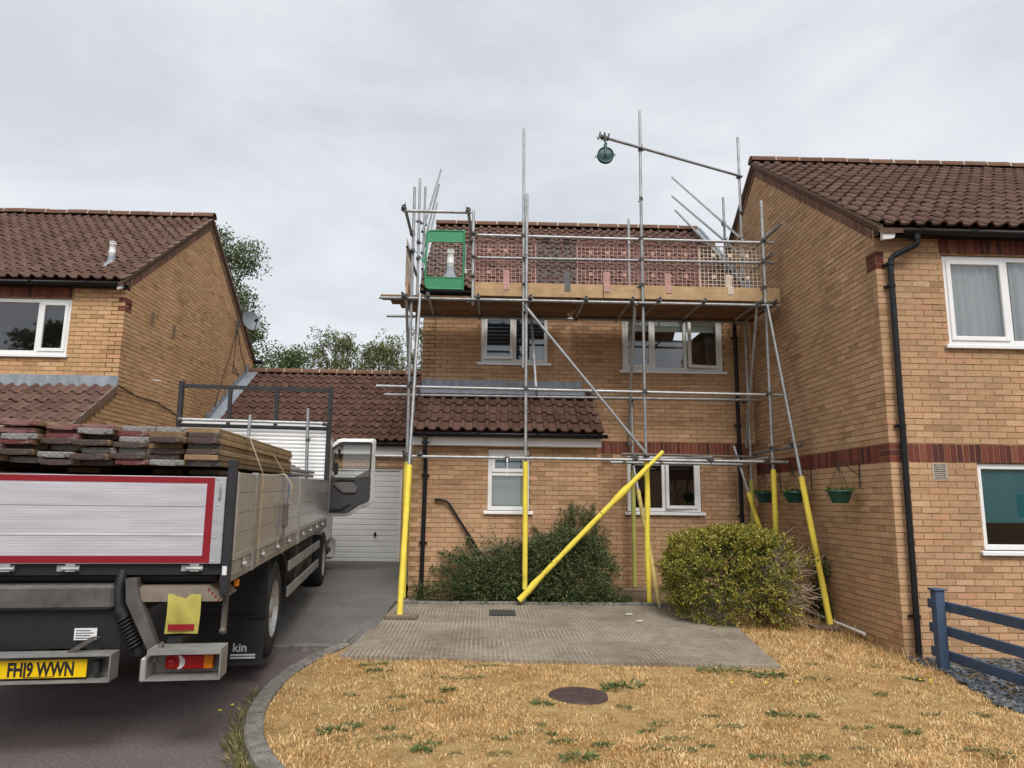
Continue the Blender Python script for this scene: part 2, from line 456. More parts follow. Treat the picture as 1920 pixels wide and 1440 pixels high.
def slab_mat():
    m, nt, b = nodes('ribbed_concrete')
    v = pos(nt)
    base = ramp(nt, noise(nt, v, 9, 8, .7), [(.25, (.190, .157, .118)), (.7, (.335, .285, .222))])
    base = mixc(nt, 'MULTIPLY', 1, base, ramp(nt, noise(nt, v, 1.0, 6, .65), [(.32, (.66, .64, .62)), (.6, (1.05, 1.05, 1.05))]))
    wv = N(nt, 'ShaderNodeTexWave', wave_type='BANDS', bands_direction='X'); wv.inputs['Scale'].default_value = 6.2
    wv.inputs['Distortion'].default_value = 1.1; wv.inputs['Detail'].default_value = 2; wv.inputs['Detail Scale'].default_value = .6
    mp = nt.nodes.new('ShaderNodeMapping'); mp.inputs['Scale'].default_value = (1, .22, 1); mp.inputs['Rotation'].default_value = (0, 0, R(-3))
    nt.links.new(v, mp.inputs['Vector']); nt.links.new(mp.outputs[0], wv.inputs['Vector'])
    amp = mixc(nt, 'MULTIPLY', 1, ramp(nt, noise(nt, v, 1.3, 5, .6), [(.38, (.12, .12, .12)), (.66, (1, 1, 1))]), ramp(nt, noise(nt, pos(nt, (4, 1.5, 1)), 3.0, 4, .7), [(.25, (.3, .3, .3)), (.55, (1, 1, 1))]))
    h = mixc(nt, 'MULTIPLY', 1, wv.outputs['Color'], amp)
    worn = ramp(nt, h, [(.20, (0, 0, 0)), (.75, (.62, .62, .62))])
    base = mixc(nt, 'MIX', worn, base, (.46, .42, .35))
    nt.links.new(base, b.inputs['Base Color'])
    b.inputs['Roughness'].default_value = .95; b.inputs['Specular IOR Level'].default_value = .2
    h2 = mixc(nt, 'ADD', .35, h, ramp(nt, noise(nt, v, 70, 5, .7), [(0, (0, 0, 0)), (1, (1, 1, 1))]))
    bump(nt, b, h2, .8, .02)
    return m
MAT['slab'] = slab_mat()

def sheet(name, x0, x1, y0, y1, hf, dz, mat, nx=40, ny=40, mask=None):
    """height-field sheet; mask(x,y) keeps a cell"""
    xs, ys = np.linspace(x0, x1, nx + 1), np.linspace(y0, y1, ny + 1)
    X, Y = np.meshgrid(xs, ys)
    V = np.stack([X, Y, hf(X, Y) + dz], -1).reshape(-1, 3)
    F = []
    for j in range(ny):
        for i in range(nx):
            if mask is None or mask((xs[i] + xs[i + 1]) / 2, (ys[j] + ys[j + 1]) / 2):
                a = j * (nx + 1) + i; F.append((a, a + 1, a + nx + 2, a + nx + 1))
    o = link(name, fast_mesh(name, V, np.array(F), mat, True))
    o['kind'] = 'structure'
    return o

gm = MB(); gm.quad((-400, -400, -.25), (400, -400, -.25), (400, 900, -.25), (-400, 900, -.25))
o = gm.build('ground', MAT['meadow']); tag(o, 'far open ground around the houses', kind='structure')
# kerb line: the edge between the road and the lawn, swinging round the lawn's corner
KERB = [(-1.56, 8.30), (-1.72, 7.75), (-1.83, 7.1), (-1.83, 6.45), (-1.74, 5.75), (-1.58, 5.2), (-1.36, 4.72), (-1.05, 4.28), (-.6, 3.85), (0, 3.5), (.8, 3.25), (2, 3.1), (4, 3.0), (9, 3.0)]
def kerb_x(y):
    ys_ = [p[1] for p in KERB[:10]][::-1]; xs_ = [p[0] for p in KERB[:10]][::-1]
    return np.interp(y, ys_, xs_)
o = sheet('road', -16, 16, -8, 8.32, g_lawn, -.06, MAT['road'], 60, 60); tag(o, 'purple grey asphalt road under the truck', kind='structure')
o = sheet('driveway', -12, -1.36, 8.3, 15.5, g_drive, 0.0, MAT['drive'], 20, 30); tag(o, 'dark grey asphalt driveway leading up to the garage', kind='structure')
# lawn, cut to the kerb's curve
rows = []
ys = np.linspace(3.02, 11.2, 110)
V, F = [], []
nx = 70
for y in ys:
    xl = float(kerb_x(y)) + .06 if y < 8.3 else -1.44
    if y < 3.5: xl = float(np.interp(y, [3.0, 3.1, 3.25, 3.5], [4.0, 2.0, .8, .0])) + .05
    for x in np.linspace(xl, 4.9, nx):
        V.append((x, y, float(g_lawn(x, y)) + .012 * math.sin(x * 5.1 + y * 3) * math.sin(y * 4.3)))
for j in range(len(ys) - 1):
    for i in range(nx - 1):
        a = j * nx + i; F.append((a, a + 1, a + nx + 1, a + nx))
o = link('lawn', fast_mesh('lawn', np.array(V), np.array(F), MAT['lawn'], True)); tag(o, 'sun scorched straw coloured lawn', kind='structure')
o = sheet('soil_bed', -1.24, 4.76, 10.98, 12.7, g_lawn, .035, MAT['earth'], 20, 8); tag(o, 'bare soil bed along the foot of the house', kind='structure')
o = sheet('slate_bed_base', 4.72, 12, 3.0, 8.36, g_lawn, .01, MAT['earth'], 10, 10); tag(o, 'soil under the slate chippings', kind='structure')
# concrete hardstanding
slab_poly = [(-1.50, 7.64), (2.90, 7.26), (3.16, 9.1), (3.38, 10.96), (-1.34, 10.96)]
V, F = [], []
n = 40
for j in range(n + 1):
    t = j / n
    y0, y1 = 7.64 + (10.96 - 7.64) * t, 7.26 + (10.96 - 7.26) * t
    xl = -1.50 + .16 * t; xr = np.interp(y1, [7.26, 9.1, 10.96], [2.90, 3.16, 3.38])
    for i in range(n + 1):
        s_ = i / n; x = xl + (xr - xl) * s_; y = y0 + (y1 - y0) * s_
        V.append((x, y, float(.05 * ss(8, 11, y)) + .034))
base = len(V)
for k in list(range(n + 1)) + [j * (n + 1) + n for j in range(1, n + 1)] + [n * (n + 1) + i for i in range(n - 1, -1, -1)] + [j * (n + 1) for j in range(n - 1, 0, -1)]:
    V.append((V[k][0], V[k][1], V[k][2] - .25)); F.append(k)
ring = F; m_ = len(ring)
F = [(j * (n + 1) + i, j * (n + 1) + i + 1, (j + 1) * (n + 1) + i + 1, (j + 1) * (n + 1) + i) for j in range(n) for i in range(n)]
F += [(ring[(k + 1) % m_], ring[k], base + k, base + (k + 1) % m_) for k in range(m_)]
o = link('concrete_pavement', fast_mesh('concrete_pavement', np.array(V), np.array(F), MAT['slab'])); tag(o, 'ribbed concrete hardstanding in front of the house', kind='structure')
# kerb stones, each about 0.9 m
def kerb_run(pts, w, h, top, name, label, seglen=.9):
    pts = [np.array(p, float) for p in pts]
    d = [0]
    for a, b_ in zip(pts, pts[1:]): d.append(d[-1] + np.linalg.norm(b_ - a))
    def P(s_): return np.array([np.interp(s_, d, [p[0] for p in pts]), np.interp(s_, d, [p[1] for p in pts])])
    root = thing(name, label, None); root['kind'] = 'structure'
    if 'category' in root: del root['category']
    s_ = 0
    while s_ < d[-1] - .05:
        e = min(s_ + seglen, d[-1]); k = 6
        mb = MB(); L = []
        for i in range(k + 1):
            q = s_ + .006 + (e - s_ - .012) * i / k; p = P(q); t = P(q + .02) - P(q - .02); t /= np.linalg.norm(t) + 1e-9; nrm = np.array([t[1], -t[0]])
            z = top(p[0], p[1]) + random.uniform(-.004, .004)
            for (o_, hz) in ((-w / 2, -h), (-w / 2, -.015), (-w / 2 + .015, 0), (w / 2 - .015, 0), (w / 2, -.015), (w / 2, -h)):
                L.append((p[0] + nrm[0] * o_, p[1] + nrm[1] * o_, z + hz))
        F_ = [(i * 6 + a, i * 6 + a + 1, i * 6 + a + 7, i * 6 + a + 6) for i in range(k) for a in range(5)] + [(0, 1, 2, 3, 4, 5), tuple(k * 6 + a for a in (5, 4, 3, 2, 1, 0))]
        mb.add(L, F_); mb.build('kerb_stone', MAT['kerb'], root)
        s_ = e
    return root
kp = [tuple(np.array([np.interp(t, range(len(KERB)), [p[i] for p in KERB]) for i in (0, 1)])) for t in np.linspace(0, len(KERB) - 1, 60)]
def smooth_pts(p, it=3):
    p = [np.array(q) for q in p]
    for _ in range(it):
        p = [p[0]] + [(p[i - 1] + 2 * p[i] + p[i + 1]) / 4 for i in range(1, len(p) - 1)] + [p[-1]]
    return p
kerb_run(smooth_pts(kp), .13, .16, lambda x, y: float(g_lawn(x, y)) + .035, 'lawn_kerb', 'curved concrete kerb edging the dry lawn')
kerb_run([(-1.6, 8.28), (-1.37, 10.98)], .06, .16, lambda x, y: .03 + .05 * float(ss(8, 11, y)) + .02, 'driveway_edging', 'thin concrete edging between driveway and hardstanding')
kerb_run([(-6, 8.31), (-1.62, 8.31)], .10, .12, lambda x, y: .012, 'threshold_kerb', 'flush pale kerb where the driveway meets the road')
kerb_run([(-1.3, 10.99), (3.4, 10.99)], .06, .2, lambda x, y: .125, 'bed_edging', 'low concrete edging along the planting bed')

# ------------------------------------------------------------------ bricks
BR = {}
def brick_template():
    c, d = .010, .03      # chamfer in the unit frame
    P = [(-.5, 1, -.5), (.5, 1, -.5), (.5, 1, .5), (-.5, 1, .5), (-.5, d, -.5), (.5, d, -.5), (.5, d, .5), (-.5, d, .5),
         (-.5 + c, 0, -.5 + c * 2.2), (.5 - c, 0, -.5 + c * 2.2), (.5 - c, 0, .5 - c * 2.2), (-.5 + c, 0, .5 - c * 2.2)]
    F = [(8, 9, 10, 11), (4, 5, 9, 8), (5, 6, 10, 9), (6, 7, 11, 10), (7, 4, 8, 11), (0, 1, 5, 4), (1, 2, 6, 5), (2, 3, 7, 6), (3, 0, 4, 7)]
    return np.array(P), np.array(F)
BT_V, BT_F = brick_template()
def brick_variants(mat, name):
    key = (mat.name, name)
    if key not in BR:
        L = []
        for k in range(5):
            V = BT_V.copy(); V[4:] += RNG.uniform(-1, 1, (8, 3)) * (.006, .02, .02)
            L.append(fast_mesh(name, V, BT_F, mat))
        BR[key] = L
    return BR[key]

def subtract(iv, a, b):
    out = []
    for s_, e in iv:
        if b <= s_ or a >= e: out.append((s_, e))
        else:
            if a > s_: out.append((s_, a))
            if b < e: out.append((b, e))
    return out

def lay_courses(u0, u1, z0, z1, openings=(), limit=None, even_start=0.0, odd_start=.1125):
    """stretcher bond; returns (u_start, u_end, z_bottom)"""
    out = []
    nc = int(round((z1 - z0) / .075))
    for c in range(nc):
        z = z0 + c * .075
        lo, hi = u0 + (even_start if c % 2 == 0 else odd_start), u1
        if limit:
            a, b_ = limit(z + .045); lo, hi = max(lo, a), min(hi, b_)
        iv = [(lo, hi)] if hi - lo > .03 else []
        for (a, b_, oz0, oz1) in openings:
            if z + .05 > oz0 and z + .02 < oz1: iv = subtract(iv, a, b_)
        ph = u0 + (0 if c % 2 == 0 else .1125)
        for s_, e in iv:
            k = math.floor((s_ - ph) / .225 + 1e-6)
            while ph + k * .225 < e - .02:
                a, b_ = max(s_, ph + k * .225), min(e, ph + k * .225 + .215)
                if b_ - a > .025: out.append((a, b_, z))
                k += 1
    return out

def emit_bricks(parent, items, mat, name='brick', stuff='brickwork', n_single=300):
    """items: (centre xyz of the outer face, length, height, depth, rotation about z). The largest in view become objects, the rest one mesh"""
    sc_ = []
    for it in items:
        x, y, d = project(it[0])
        vis = d > .5 and -30 < x < 1950 and -30 < y < 1470 and it[5]
        sc_.append((d * d / (it[1] * it[2]) if vis else 1e9 + d))
    order = np.argsort(sc_)
    variants = brick_variants(mat, name)
    single = [i for i in order[:n_single] if sc_[i] < 1e9]
    sset = set(single)
    for i in single:
        c, L, H, D, th, _ = items[i]
        o = link(name, random.choice(variants), parent)
        o.location = c + RNG.uniform(-.0015, .0015, 3); o.scale = (L, D, H)
        o.rotation_euler = (random.uniform(-.012, .012), random.uniform(-.006, .006), th + random.uniform(-.006, .006))
    rest = [items[i] for i in range(len(items)) if i not in sset]
    if rest:
        nb = len(rest)
        V = np.repeat(BT_V[None], nb, 0).copy(); V[:, 4:] += RNG.uniform(-1, 1, (nb, 8, 3)) * (.006, .02, .02)
        C = np.array([r_[0] for r_ in rest]); S = np.array([(r_[1], r_[3], r_[2]) for r_ in rest]); T = np.array([r_[4] for r_ in rest])
        V *= S[:, None]; V[:, :, 1] += RNG.uniform(-.002, .002, (nb, 1))
        ct, st = np.cos(T)[:, None], np.sin(T)[:, None]
        W = np.stack([V[..., 0] * ct - V[..., 1] * st, V[..., 0] * st + V[..., 1] * ct, V[..., 2]], -1) + C[:, None]
        F = (BT_F[None] + (np.arange(nb) * 12)[:, None, None]).reshape(-1, 4)
        o = link(stuff, fast_mesh(stuff, W.reshape(-1, 3), F, mat), parent); o['kind'] = 'stuff'

def wall_items(face, plane, u_list, corner=0.0, vis=True, h=.065, depth=.1025):
    """face: 'front' (towards the camera), 'left' (towards -x), 'right' (towards +x); u runs along x or along y"""
    out = []
    for a, b_, z in u_list:
        m_, L = (a + b_) / 2, b_ - a
        if face == 'front': out.append((np.array([m_, plane, z + h / 2]), L, h, depth, 0.0, vis))
        elif face == 'left': out.append((np.array([plane, m_, z + h / 2]), L, h, depth, -math.pi / 2, vis))
        else: out.append((np.array([plane, m_, z + h / 2]), L, h, depth, math.pi / 2, vis))
    return out

def soldier_items(face, plane, u0, u1, z, h=.215, pitch=.075, vis=True, skip=()):
    out = []; u = u0
    while u + .065 <= u1 + 1e-6:
        if not any(a < u + .03 < b_ for a, b_ in skip):
            out += [(c, .065, h, d, th, v) for (c, _, _, d, th, v) in wall_items(face, plane, [(u, u + .065, z)], vis=vis, h=h)]
        u += pitch
    return out

def grid_wall(name, mat, parent, face, plane, u0, u1, z0, z1, holes, t=.22):
    """the wall behind the bricks, with real openings"""
    us = sorted({u0, u1, *[h[0] for h in holes], *[h[1] for h in holes]}); zs = sorted({z0, z1, *[h[2] for h in holes], *[h[3] for h in holes]})
    us = [u for u in us if u0 <= u <= u1]; zs = [z for z in zs if z0 <= z <= z1]
    solid = lambda i, j: 0 <= i < len(us) - 1 and 0 <= j < len(zs) - 1 and not any(h[0] < (us[i] + us[i + 1]) / 2 < h[1] and h[2] < (zs[j] + zs[j + 1]) / 2 < h[3] for h in holes)
    sg = {'front': 1, 'left': 1, 'right': -1}[face]
    def P(u, d, z): return (u, plane + d * sg, z) if face == 'front' else (plane + d * sg, u, z)
    mb = MB()
    for i in range(len(us) - 1):
        for j in range(len(zs) - 1):
            if not solid(i, j): continue
            a, b_, c, d = us[i], us[i + 1], zs[j], zs[j + 1]
            mb.quad(P(a, 0, c), P(b_, 0, c), P(b_, 0, d), P(a, 0, d)); mb.quad(P(a, t, c), P(a, t, d), P(b_, t, d), P(b_, t, c))
            if not solid(i - 1, j): mb.quad(P(a, 0, c), P(a, 0, d), P(a, t, d), P(a, t, c))
            if not solid(i + 1, j): mb.quad(P(b_, 0, c), P(b_, t, c), P(b_, t, d), P(b_, 0, d))
            if not solid(i, j - 1): mb.quad(P(a, 0, c), P(a, t, c), P(b_, t, c), P(b_, 0, c))
            if not solid(i, j + 1): mb.quad(P(a, 0, d), P(b_, 0, d), P(b_, t, d), P(a, t, d))
    return mb.build(name, mat, parent)

# ------------------------------------------------------------------ roofs
TU = np.array([0, .012, .028, .045, .062, .078, .09, .118, .160, .205])
TN = np.array([.004, .025, .040, .045, .040, .025, .004, -.005, -.006, .002])
TG, TW = .300, .195
def tile_template():
    n = len(TU)
    rows = [np.stack([TU, np.full(n, .0), TN + .031], -1), np.stack([TU, np.full(n, .10), TN + .023], -1), np.stack([TU, np.full(n, TG + .04), TN + .002], -1),
            np.stack([TU, np.full(n, .0), TN + .031], -1), np.stack([TU, np.full(n, .006), TN + .003], -1)]
    V = np.concatenate(rows)
    F = [(r_ * n + i, r_ * n + i + 1, (r_ + 1) * n + i + 1, (r_ + 1) * n + i) for r_ in (0, 1) for i in range(n - 1)]
    F += [(4 * n + i, 4 * n + i + 1, 3 * n + i + 1, 3 * n + i) for i in range(n - 1)]
    return V, np.array(F)
TT_V, TT_F = tile_template()
TILE_ME = {}
def tile_roof(house, roofpart, x0, x1, ye, ze, yr, zr, mat, n_single=300, hole=None):
    """front slope from the eave (ye, ze) up to the ridge (yr, zr); tiles are laid from x0 to x1"""
    L = math.hypot(yr - ye, zr - ze); cv, sv = (yr - ye) / L, (zr - ze) / L
    Vd, Nd = np.array([0, cv, sv]), np.array([0, -sv, cv])
    nr = max(1, int(round(L / TG))); g = L / nr
    nc = int(round((x1 - x0) / TW)); w = (x1 - x0) / nc
    A = np.array([[1, 0, 0], Vd, Nd]).T
    pos_ = []
    for r_ in range(nr):
        for c in range(nc):
            p = np.array([x0 + c * w, ye, ze]) + Vd * (r_ * g - .03)
            if hole and hole(p + Vd * .15 + np.array([.1, 0, 0])): continue
            pos_.append(p)
    sc_ = []
    for p in pos_:
        x, y, d = project(p + Vd * .15 + np.array([.1, 0, 0])); sc_.append(d if -20 < x < 1940 and -20 < y < 1460 else 1e6 + d)
    order = np.argsort(sc_); single = [i for i in order[:n_single] if sc_[i] < 1e6]; sset = set(single)
    if mat.name not in TILE_ME: TILE_ME[mat.name] = fast_mesh('roof_tile', TT_V, TT_F, mat, True)
    me = TILE_ME[mat.name]
    base = Matrix([[A[i][j] for j in range(3)] for i in range(3)])
    for i in single:
        o = link('roof_tile', me, roofpart)
        rot = base.to_4x4() @ Matrix.Rotation(random.gauss(0, .016), 4, 'Z') @ Matrix.Rotation(random.gauss(0, .013), 4, 'X')
        o.matrix_basis = Matrix.Translation(Vector(pos_[i] + Nd * random.uniform(-.003, .004))) @ rot @ Matrix.Diagonal((w / TW, g / TG, 1, 1))
    rest = [pos_[i] for i in range(len(pos_)) if i not in sset]
    if rest:
        nb = len(rest); V = TT_V * (w / TW, g / TG, 1)
        W = (V @ A.T)[None] + np.array(rest)[:, None] + RNG.uniform(-.006, .007, (nb, 1, 1)) * Nd + RNG.normal(0, .004, (nb, 1, 1)) * np.array([1.0, 0, 0])
        F = (TT_F[None] + (np.arange(nb) * len(TT_V))[:, None, None]).reshape(-1, 4)
        o = link('roof_tiling', fast_mesh('roof_tiling', W.reshape(-1, 3), F, mat, True), roofpart); o['kind'] = 'stuff'

RIDGE_ME = None
def ridge_tiles(roofpart, x0, x1, y, z, length=.45):
    global RIDGE_ME
    n = max(1, round((x1 - x0) / length)); L = (x1 - x0) / n
    mb0 = MB()
    for (xa, xb, ra, rb) in ((.004, .992, .118, .122),):
        P, seg = [], 9
        for x, r_ in ((xa, ra), (xb, rb), (xb, rb - .015)):
            for k in range(seg + 1):
                q = math.pi * k / seg; P.append((x, -r_ * math.cos(q), r_ * math.sin(q) - .03))
        P2 = P[:seg + 1]
        mb0.add(P, [(r_ * (seg + 1) + k, r_ * (seg + 1) + k + 1, (r_ + 1) * (seg + 1) + k + 1, (r_ + 1) * (seg + 1) + k) for r_ in (0, 1) for k in range(seg)], True)
        mb0.add(P2, [tuple(range(seg, -1, -1))])
    me = mesh_of('ridge_tile', mb0.v, mb0.f, MAT['ridge'])
    jm = MB()
    P = [(x, -.124 * math.cos(math.pi * k / 9), .124 * math.sin(math.pi * k / 9) - .028) for x in (-.012, .012) for k in range(10)]
    jm.add(P, [(k, k + 1, 11 + k, 10 + k) for k in range(9)])
    jme = mesh_of('mortar_joint', jm.v, jm.f, MAT['mortar_pale'])
    for i in range(n):
        o = link('ridge_tile', me, roofpart); o.location = (x0 + i * L, y, z + random.uniform(-.006, .006)); o.scale = (L, 1, 1); o.rotation_euler = (0, random.gauss(0, .006), 0)
        if i:
            j = link('mortar_joint', jme, roofpart); j.location = (x0 + i * L, y, z); j.scale = (random.uniform(.5, 1.1), 1, 1)

def roof_body(house, x0, x1, ye, ze, yr, zr, yb, zb, mat):
    """the two sloping decks under the tiles"""
    t = .05
    mb = MB()
    mb.prism([(ye, ze - t), (yr, zr - t), (yb, zb - t), (yb, zb - t - .06), (yr, zr - t - .07), (ye, ze - t - .06)], 'x', x0, x1)
    return mb.build('roof', mat, house)

def gutter(house, x0, x1, y, z, r=.057, joints=()):
    mb = MB(); seg = 8
    P = []
    for x in (x0, x1):
        for rr in (r, r - .005):
            for k in range(seg + 1):
                q = math.pi + math.pi * k / seg; P.append((x, y + rr * math.cos(q), z + rr * math.sin(q)))
    n = seg + 1
    F = []
    for k in range(seg):
        F += [(k, k + 1, 2 * n + k + 1, 2 * n + k), (n + k, 3 * n + k, 3 * n + k + 1, n + k + 1), (k, n + k, n + k + 1, k + 1), (2 * n + k, 2 * n + k + 1, 3 * n + k + 1, 3 * n + k)]
    F += [(0, 2 * n, 3 * n, n), (seg, n + seg, 3 * n + seg, 2 * n + seg)]
    mb.add(P, F, True)
    for x in (x0, x1):
        mb.add([(x, y + r * math.cos(math.pi + math.pi * k / seg), z + r * math.sin(math.pi + math.pi * k / seg)) for k in range(seg + 1)], [tuple(range(seg + 1))])
    g = mb.build('gutter', MAT['black_pvc'], house)
    for x in joints:
        jb = MB(); P = []
        for xx in (x - .03, x + .03):
            for k in range(seg + 1):
                q = math.pi + math.pi * k / seg; P.append((xx, y + (r + .007) * math.cos(q), z + (r + .007) * math.sin(q) + (.012 if k in (0, seg) else 0)))
        jb.add(P, [(k, k + 1, n + k + 1, n + k) for k in range(seg)] + [tuple(range(n)), tuple(range(2 * n - 1, n - 1, -1))], True)
        jb.box(x - .012, x + .012, y + r, y + r + .05, z - .02, z + .01)
        jb.build('gutter_bracket', MAT['black_pvc'], g)
    return g

def downpipe(house, pts, r=.034, clips=()):
    d = MB().path(pts, r, 12).build('downpipe', MAT['black_pvc'], house)
    for (x, y, z) in clips:
        c = MB(); c.tube((x, y, z - .02), (x, y, z + .02), r + .008, 12); c.box(x - r - .03, x + r + .03, y + r - .01, y + r + .03, z - .012, z + .012)
        c.build('pipe_clip', MAT['black_pvc'], d)
    return d

# ------------------------------------------------------------------ windows
def window(house, x0, x1, z0, z1, yf, lights, sill=True, cill_ext=.06, label=None, fw_=.068, rec=.035):
    """white plastic window in a wall facing the camera. lights: list of dicts x0,x1,z0,z1 (fractions), opening, swing"""
    ya, yb = yf + rec, yf + rec + .065
    W, H = x1 - x0, z1 - z0
    mb = MB()
    mb.bbox(x0, x0 + fw_, ya, yb, z0, z1, .006); mb.bbox(x1 - fw_, x1, ya, yb, z0, z1, .006)
    mb.bbox(x0 + fw_ - .004, x1 - fw_ + .004, ya + .001, yb, z0, z0 + fw_, .006); mb.bbox(x0 + fw_ - .004, x1 - fw_ + .004, ya + .001, yb, z1 - fw_, z1, .006)
    w = mb.build('window', MAT['upvc'], house)
    if label: w['label'] = label
    if sill:
        s_ = MB(); s_.bbox(x0 - cill_ext, x1 + cill_ext, yf - .045, yf + rec + .02, z0 - .045, z0 - .004, .006)
        s_.bbox(x0 - cill_ext, x1 + cill_ext, yf - .05, yf - .03, z0 - .055, z0 - .01, .004)
        s_.build('sill', MAT['upvc'], w)
    for L in lights:
        a, b_ = x0 + W * L['x'][0], x0 + W * L['x'][1]
        c, d = z0 + H * L['z'][0], z0 + H * L['z'][1]
        half = fw_ / 2
        ax = a + (fw_ if L['x'][0] == 0 else half); bx = b_ - (fw_ if L['x'][1] == 1 else half)
        cz = c + (fw_ if L['z'][0] == 0 else half); dz = d - (fw_ if L['z'][1] == 1 else half)
        if L['x'][1] < 1: MB().bbox(b_ - half, b_ + half, ya + .002, yb, c + fw_ * .9, d - fw_ * .9, .005).build('mullion', MAT['upvc'], w)
        if L['z'][1] < 1: MB().bbox(a + half, b_ - half, ya + .003, yb, d - half, d + half, .005).build('transom', MAT['upvc'], w)
        gy = ya + .03
        if L.get('open'):
            sw = .058; e = .012
            sa, sb, sc2, sd = ax - e, bx + e, cz - e, dz + e
            sm = MB(); y0_, y1_ = -.018, .032
            sm.bbox(sa, sa + sw, y0_, y1_, sc2, sd, .007); sm.bbox(sb - sw, sb, y0_, y1_, sc2, sd, .007)
            sm.bbox(sa + sw - .004, sb - sw + .004, y0_ + .001, y1_, sc2, sc2 + sw, .007); sm.bbox(sa + sw - .004, sb - sw + .004, y0_ + .001, y1_, sd - sw, sd, .007)
            gm_ = MB().quad((sa + sw - .005, .012, sc2 + sw - .005), (sb - sw + .005, .012, sc2 + sw - .005), (sb - sw + .005, .012, sd - sw + .005), (sa + sw - .005, .012, sd - sw + .005))
            def xf(mb_):
                ang = L.get('swing', 0); kind = L.get('hinge', 'l')
                out = []
                for (x, y, z) in mb_.v:
                    if ang:
                        if kind == 'l': dx = x - sa; x, y = sa + dx * math.cos(ang) + y * math.sin(ang), y * math.cos(ang) - dx * math.sin(ang)
                        elif kind == 'r': dx = sb - x; x, y = sb - dx * math.cos(ang) - y * math.sin(ang), y * math.cos(ang) - dx * math.sin(ang)
                        else: dz_ = sd - z; z, y = sd - dz_ * math.cos(ang), y * math.cos(ang) - dz_ * math.sin(ang)
                    out.append((x, y + ya, z))
                mb_.v = out; return mb_
            s_ = xf(sm).build('casement', MAT['upvc'], w)
            xf(gm_).build('pane', MAT[L.get('glass', 'glass')], w)
        else:
            MB().quad((ax - .005, gy, cz - .005), (bx + .005, gy, cz - .005), (bx + .005, gy, dz + .005), (ax - .005, gy, dz + .005)).build('pane', MAT[L.get('glass', 'glass')], w)
    return w

def drape(parent, name, mat, x0, x1, y, z0, z1, folds, amp=.03):
    n = max(8, folds * 8); V, F = [], []
    for j, z in enumerate(np.linspace(z0, z1, 6)):
        for i in range(n + 1):
            x = x0 + (x1 - x0) * i / n
            V.append((x, y + amp * math.sin(2 * math.pi * folds * i / n + .6 * math.sin(i * .37)) * (1.2 - .4 * j / 5), z))
    F = [(j * (n + 1) + i, j * (n + 1) + i + 1, (j + 1) * (n + 1) + i + 1, (j + 1) * (n + 1) + i) for j in range(5) for i in range(n)]
    return link(name, fast_mesh(name, np.array(V), np.array(F), mat, True), parent)

def flat_panel(parent, name, mat, x0, x1, y, z0, z1, t=.004):
    return MB().box(x0, x1, y, y + t, z0, z1).build(name, mat, parent)

def air_brick(house, x0, x1, z0, z1, yf, mat, rows=6, cols=10):
    mb = MB().box(x0, x1, yf - .006, yf + .03, z0, z1); v = mb.build('air_vent', mat, house)
    s_ = MB(); w, h = (x1 - x0) / (cols + 2), (z1 - z0) / (rows * 2 + 1)
    for r_ in range(rows):
        for c in range(cols):
            s_.box(x0 + w * (c + 1.2), x0 + w * (c + 1.8), yf - .0085, yf - .004, z0 + h * (2 * r_ + 1), z0 + h * (2 * r_ + 2))
    s_.build('vent_slots', MAT['black_pvc'], v)

# ================================================================== the right-hand house
RX, RY, RB = 4.77, 8.35, 15.85          # its corner: side wall plane, front wall plane, back
RZ0 = 2.125 - 31 * .075
house = thing('brick_house', 'buff brick house with downpipe and net curtains, beside the blue fence', 'house', (8.5, 12, -.2))
r_win_up = (5.62, 8.02, 3.57, 4.72)
r_win_lo = (5.82, 7.5, 1.10, 2.12)
holes = [(r_win_up[0], r_win_up[1], r_win_up[2], r_win_up[3]), (r_win_lo[0], r_win_lo[1], r_win_lo[2], r_win_lo[3])]
RXE = 12.6
wall = grid_wall('front_wall', MAT['mortar'], house, 'front', RY + .0045, RX + .0045, RXE, RZ0 - .3, 5.02, [(h[0] - .004, h[1] + .004, h[2] - .004, h[3] + .004) for h in holes])
band = (2.125, 2.35)
op_f = [(h[0], h[1], h[2], h[3]) for h in holes] + [(RX + .22, 20, band[0], band[1]), (r_win_up[0] - .03, r_win_up[1] + .03, 4.72, 5.1), (RX, RX + .22, band[0], band[1])]
items = wall_items('front', RY, lay_courses(RX, RXE, RZ0, 4.99, op_f, None, 0, .1125))
side = grid_wall('side_wall', MAT['mortar'], house, 'left', RX + .006, RY + .006, RB, RZ0 - .3, 5.02, [])
R_E, R_R = (8.16, 5.03), (12.1, 7.82)   # eave edge and ridge (y, z) of the tile surface
slope = (R_R[1] - R_E[1]) / (R_R[0] - R_E[0])
def r_limit(z):
    if z < 4.97: return (-9, RB)
    k = (z - (R_E[1] - .13)) / slope
    return (R_E[0] + k, 2 * R_R[0] - R_E[0] - k)
gz = MB().prism([(RY + .01, 4.9), (R_R[0], R_R[1] - .16), (RB, 4.9)], 'x', RX + .006, RX + .2); gz.build('gable_wall', MAT['mortar'], side)
op_s = [(RY + .22, 30, band[0], band[1]), (RY, RY + .22, band[0], band[1]), (RY, RY + .225, 4.525, 4.75)]
items_s = wall_items('left', RX, lay_courses(RY, RB, RZ0, 7.9, op_s, lambda z: r_limit(z), .1125, 0))
emit_bricks(wall, items, MAT['buff_right'], n_single=150)
emit_bricks(side, items_s, MAT['buff_right'], n_single=150)
red = []
for k in range(3):
    z = band[0] + .075 * k
    red += wall_items('front', RY, [(RX + (0 if k % 2 == 0 else .1125), RX + .215, z)]); 
emit_bricks(wall, red + soldier_items('front', RY, RX + .225, RXE, band[0]) + soldier_items('front', RY, r_win_up[0] - .03, r_win_up[1] + .03, 4.735, h=.25), MAT['red_brick'], name='soldier_brick', stuff='soldier_course', n_single=120)
red = []
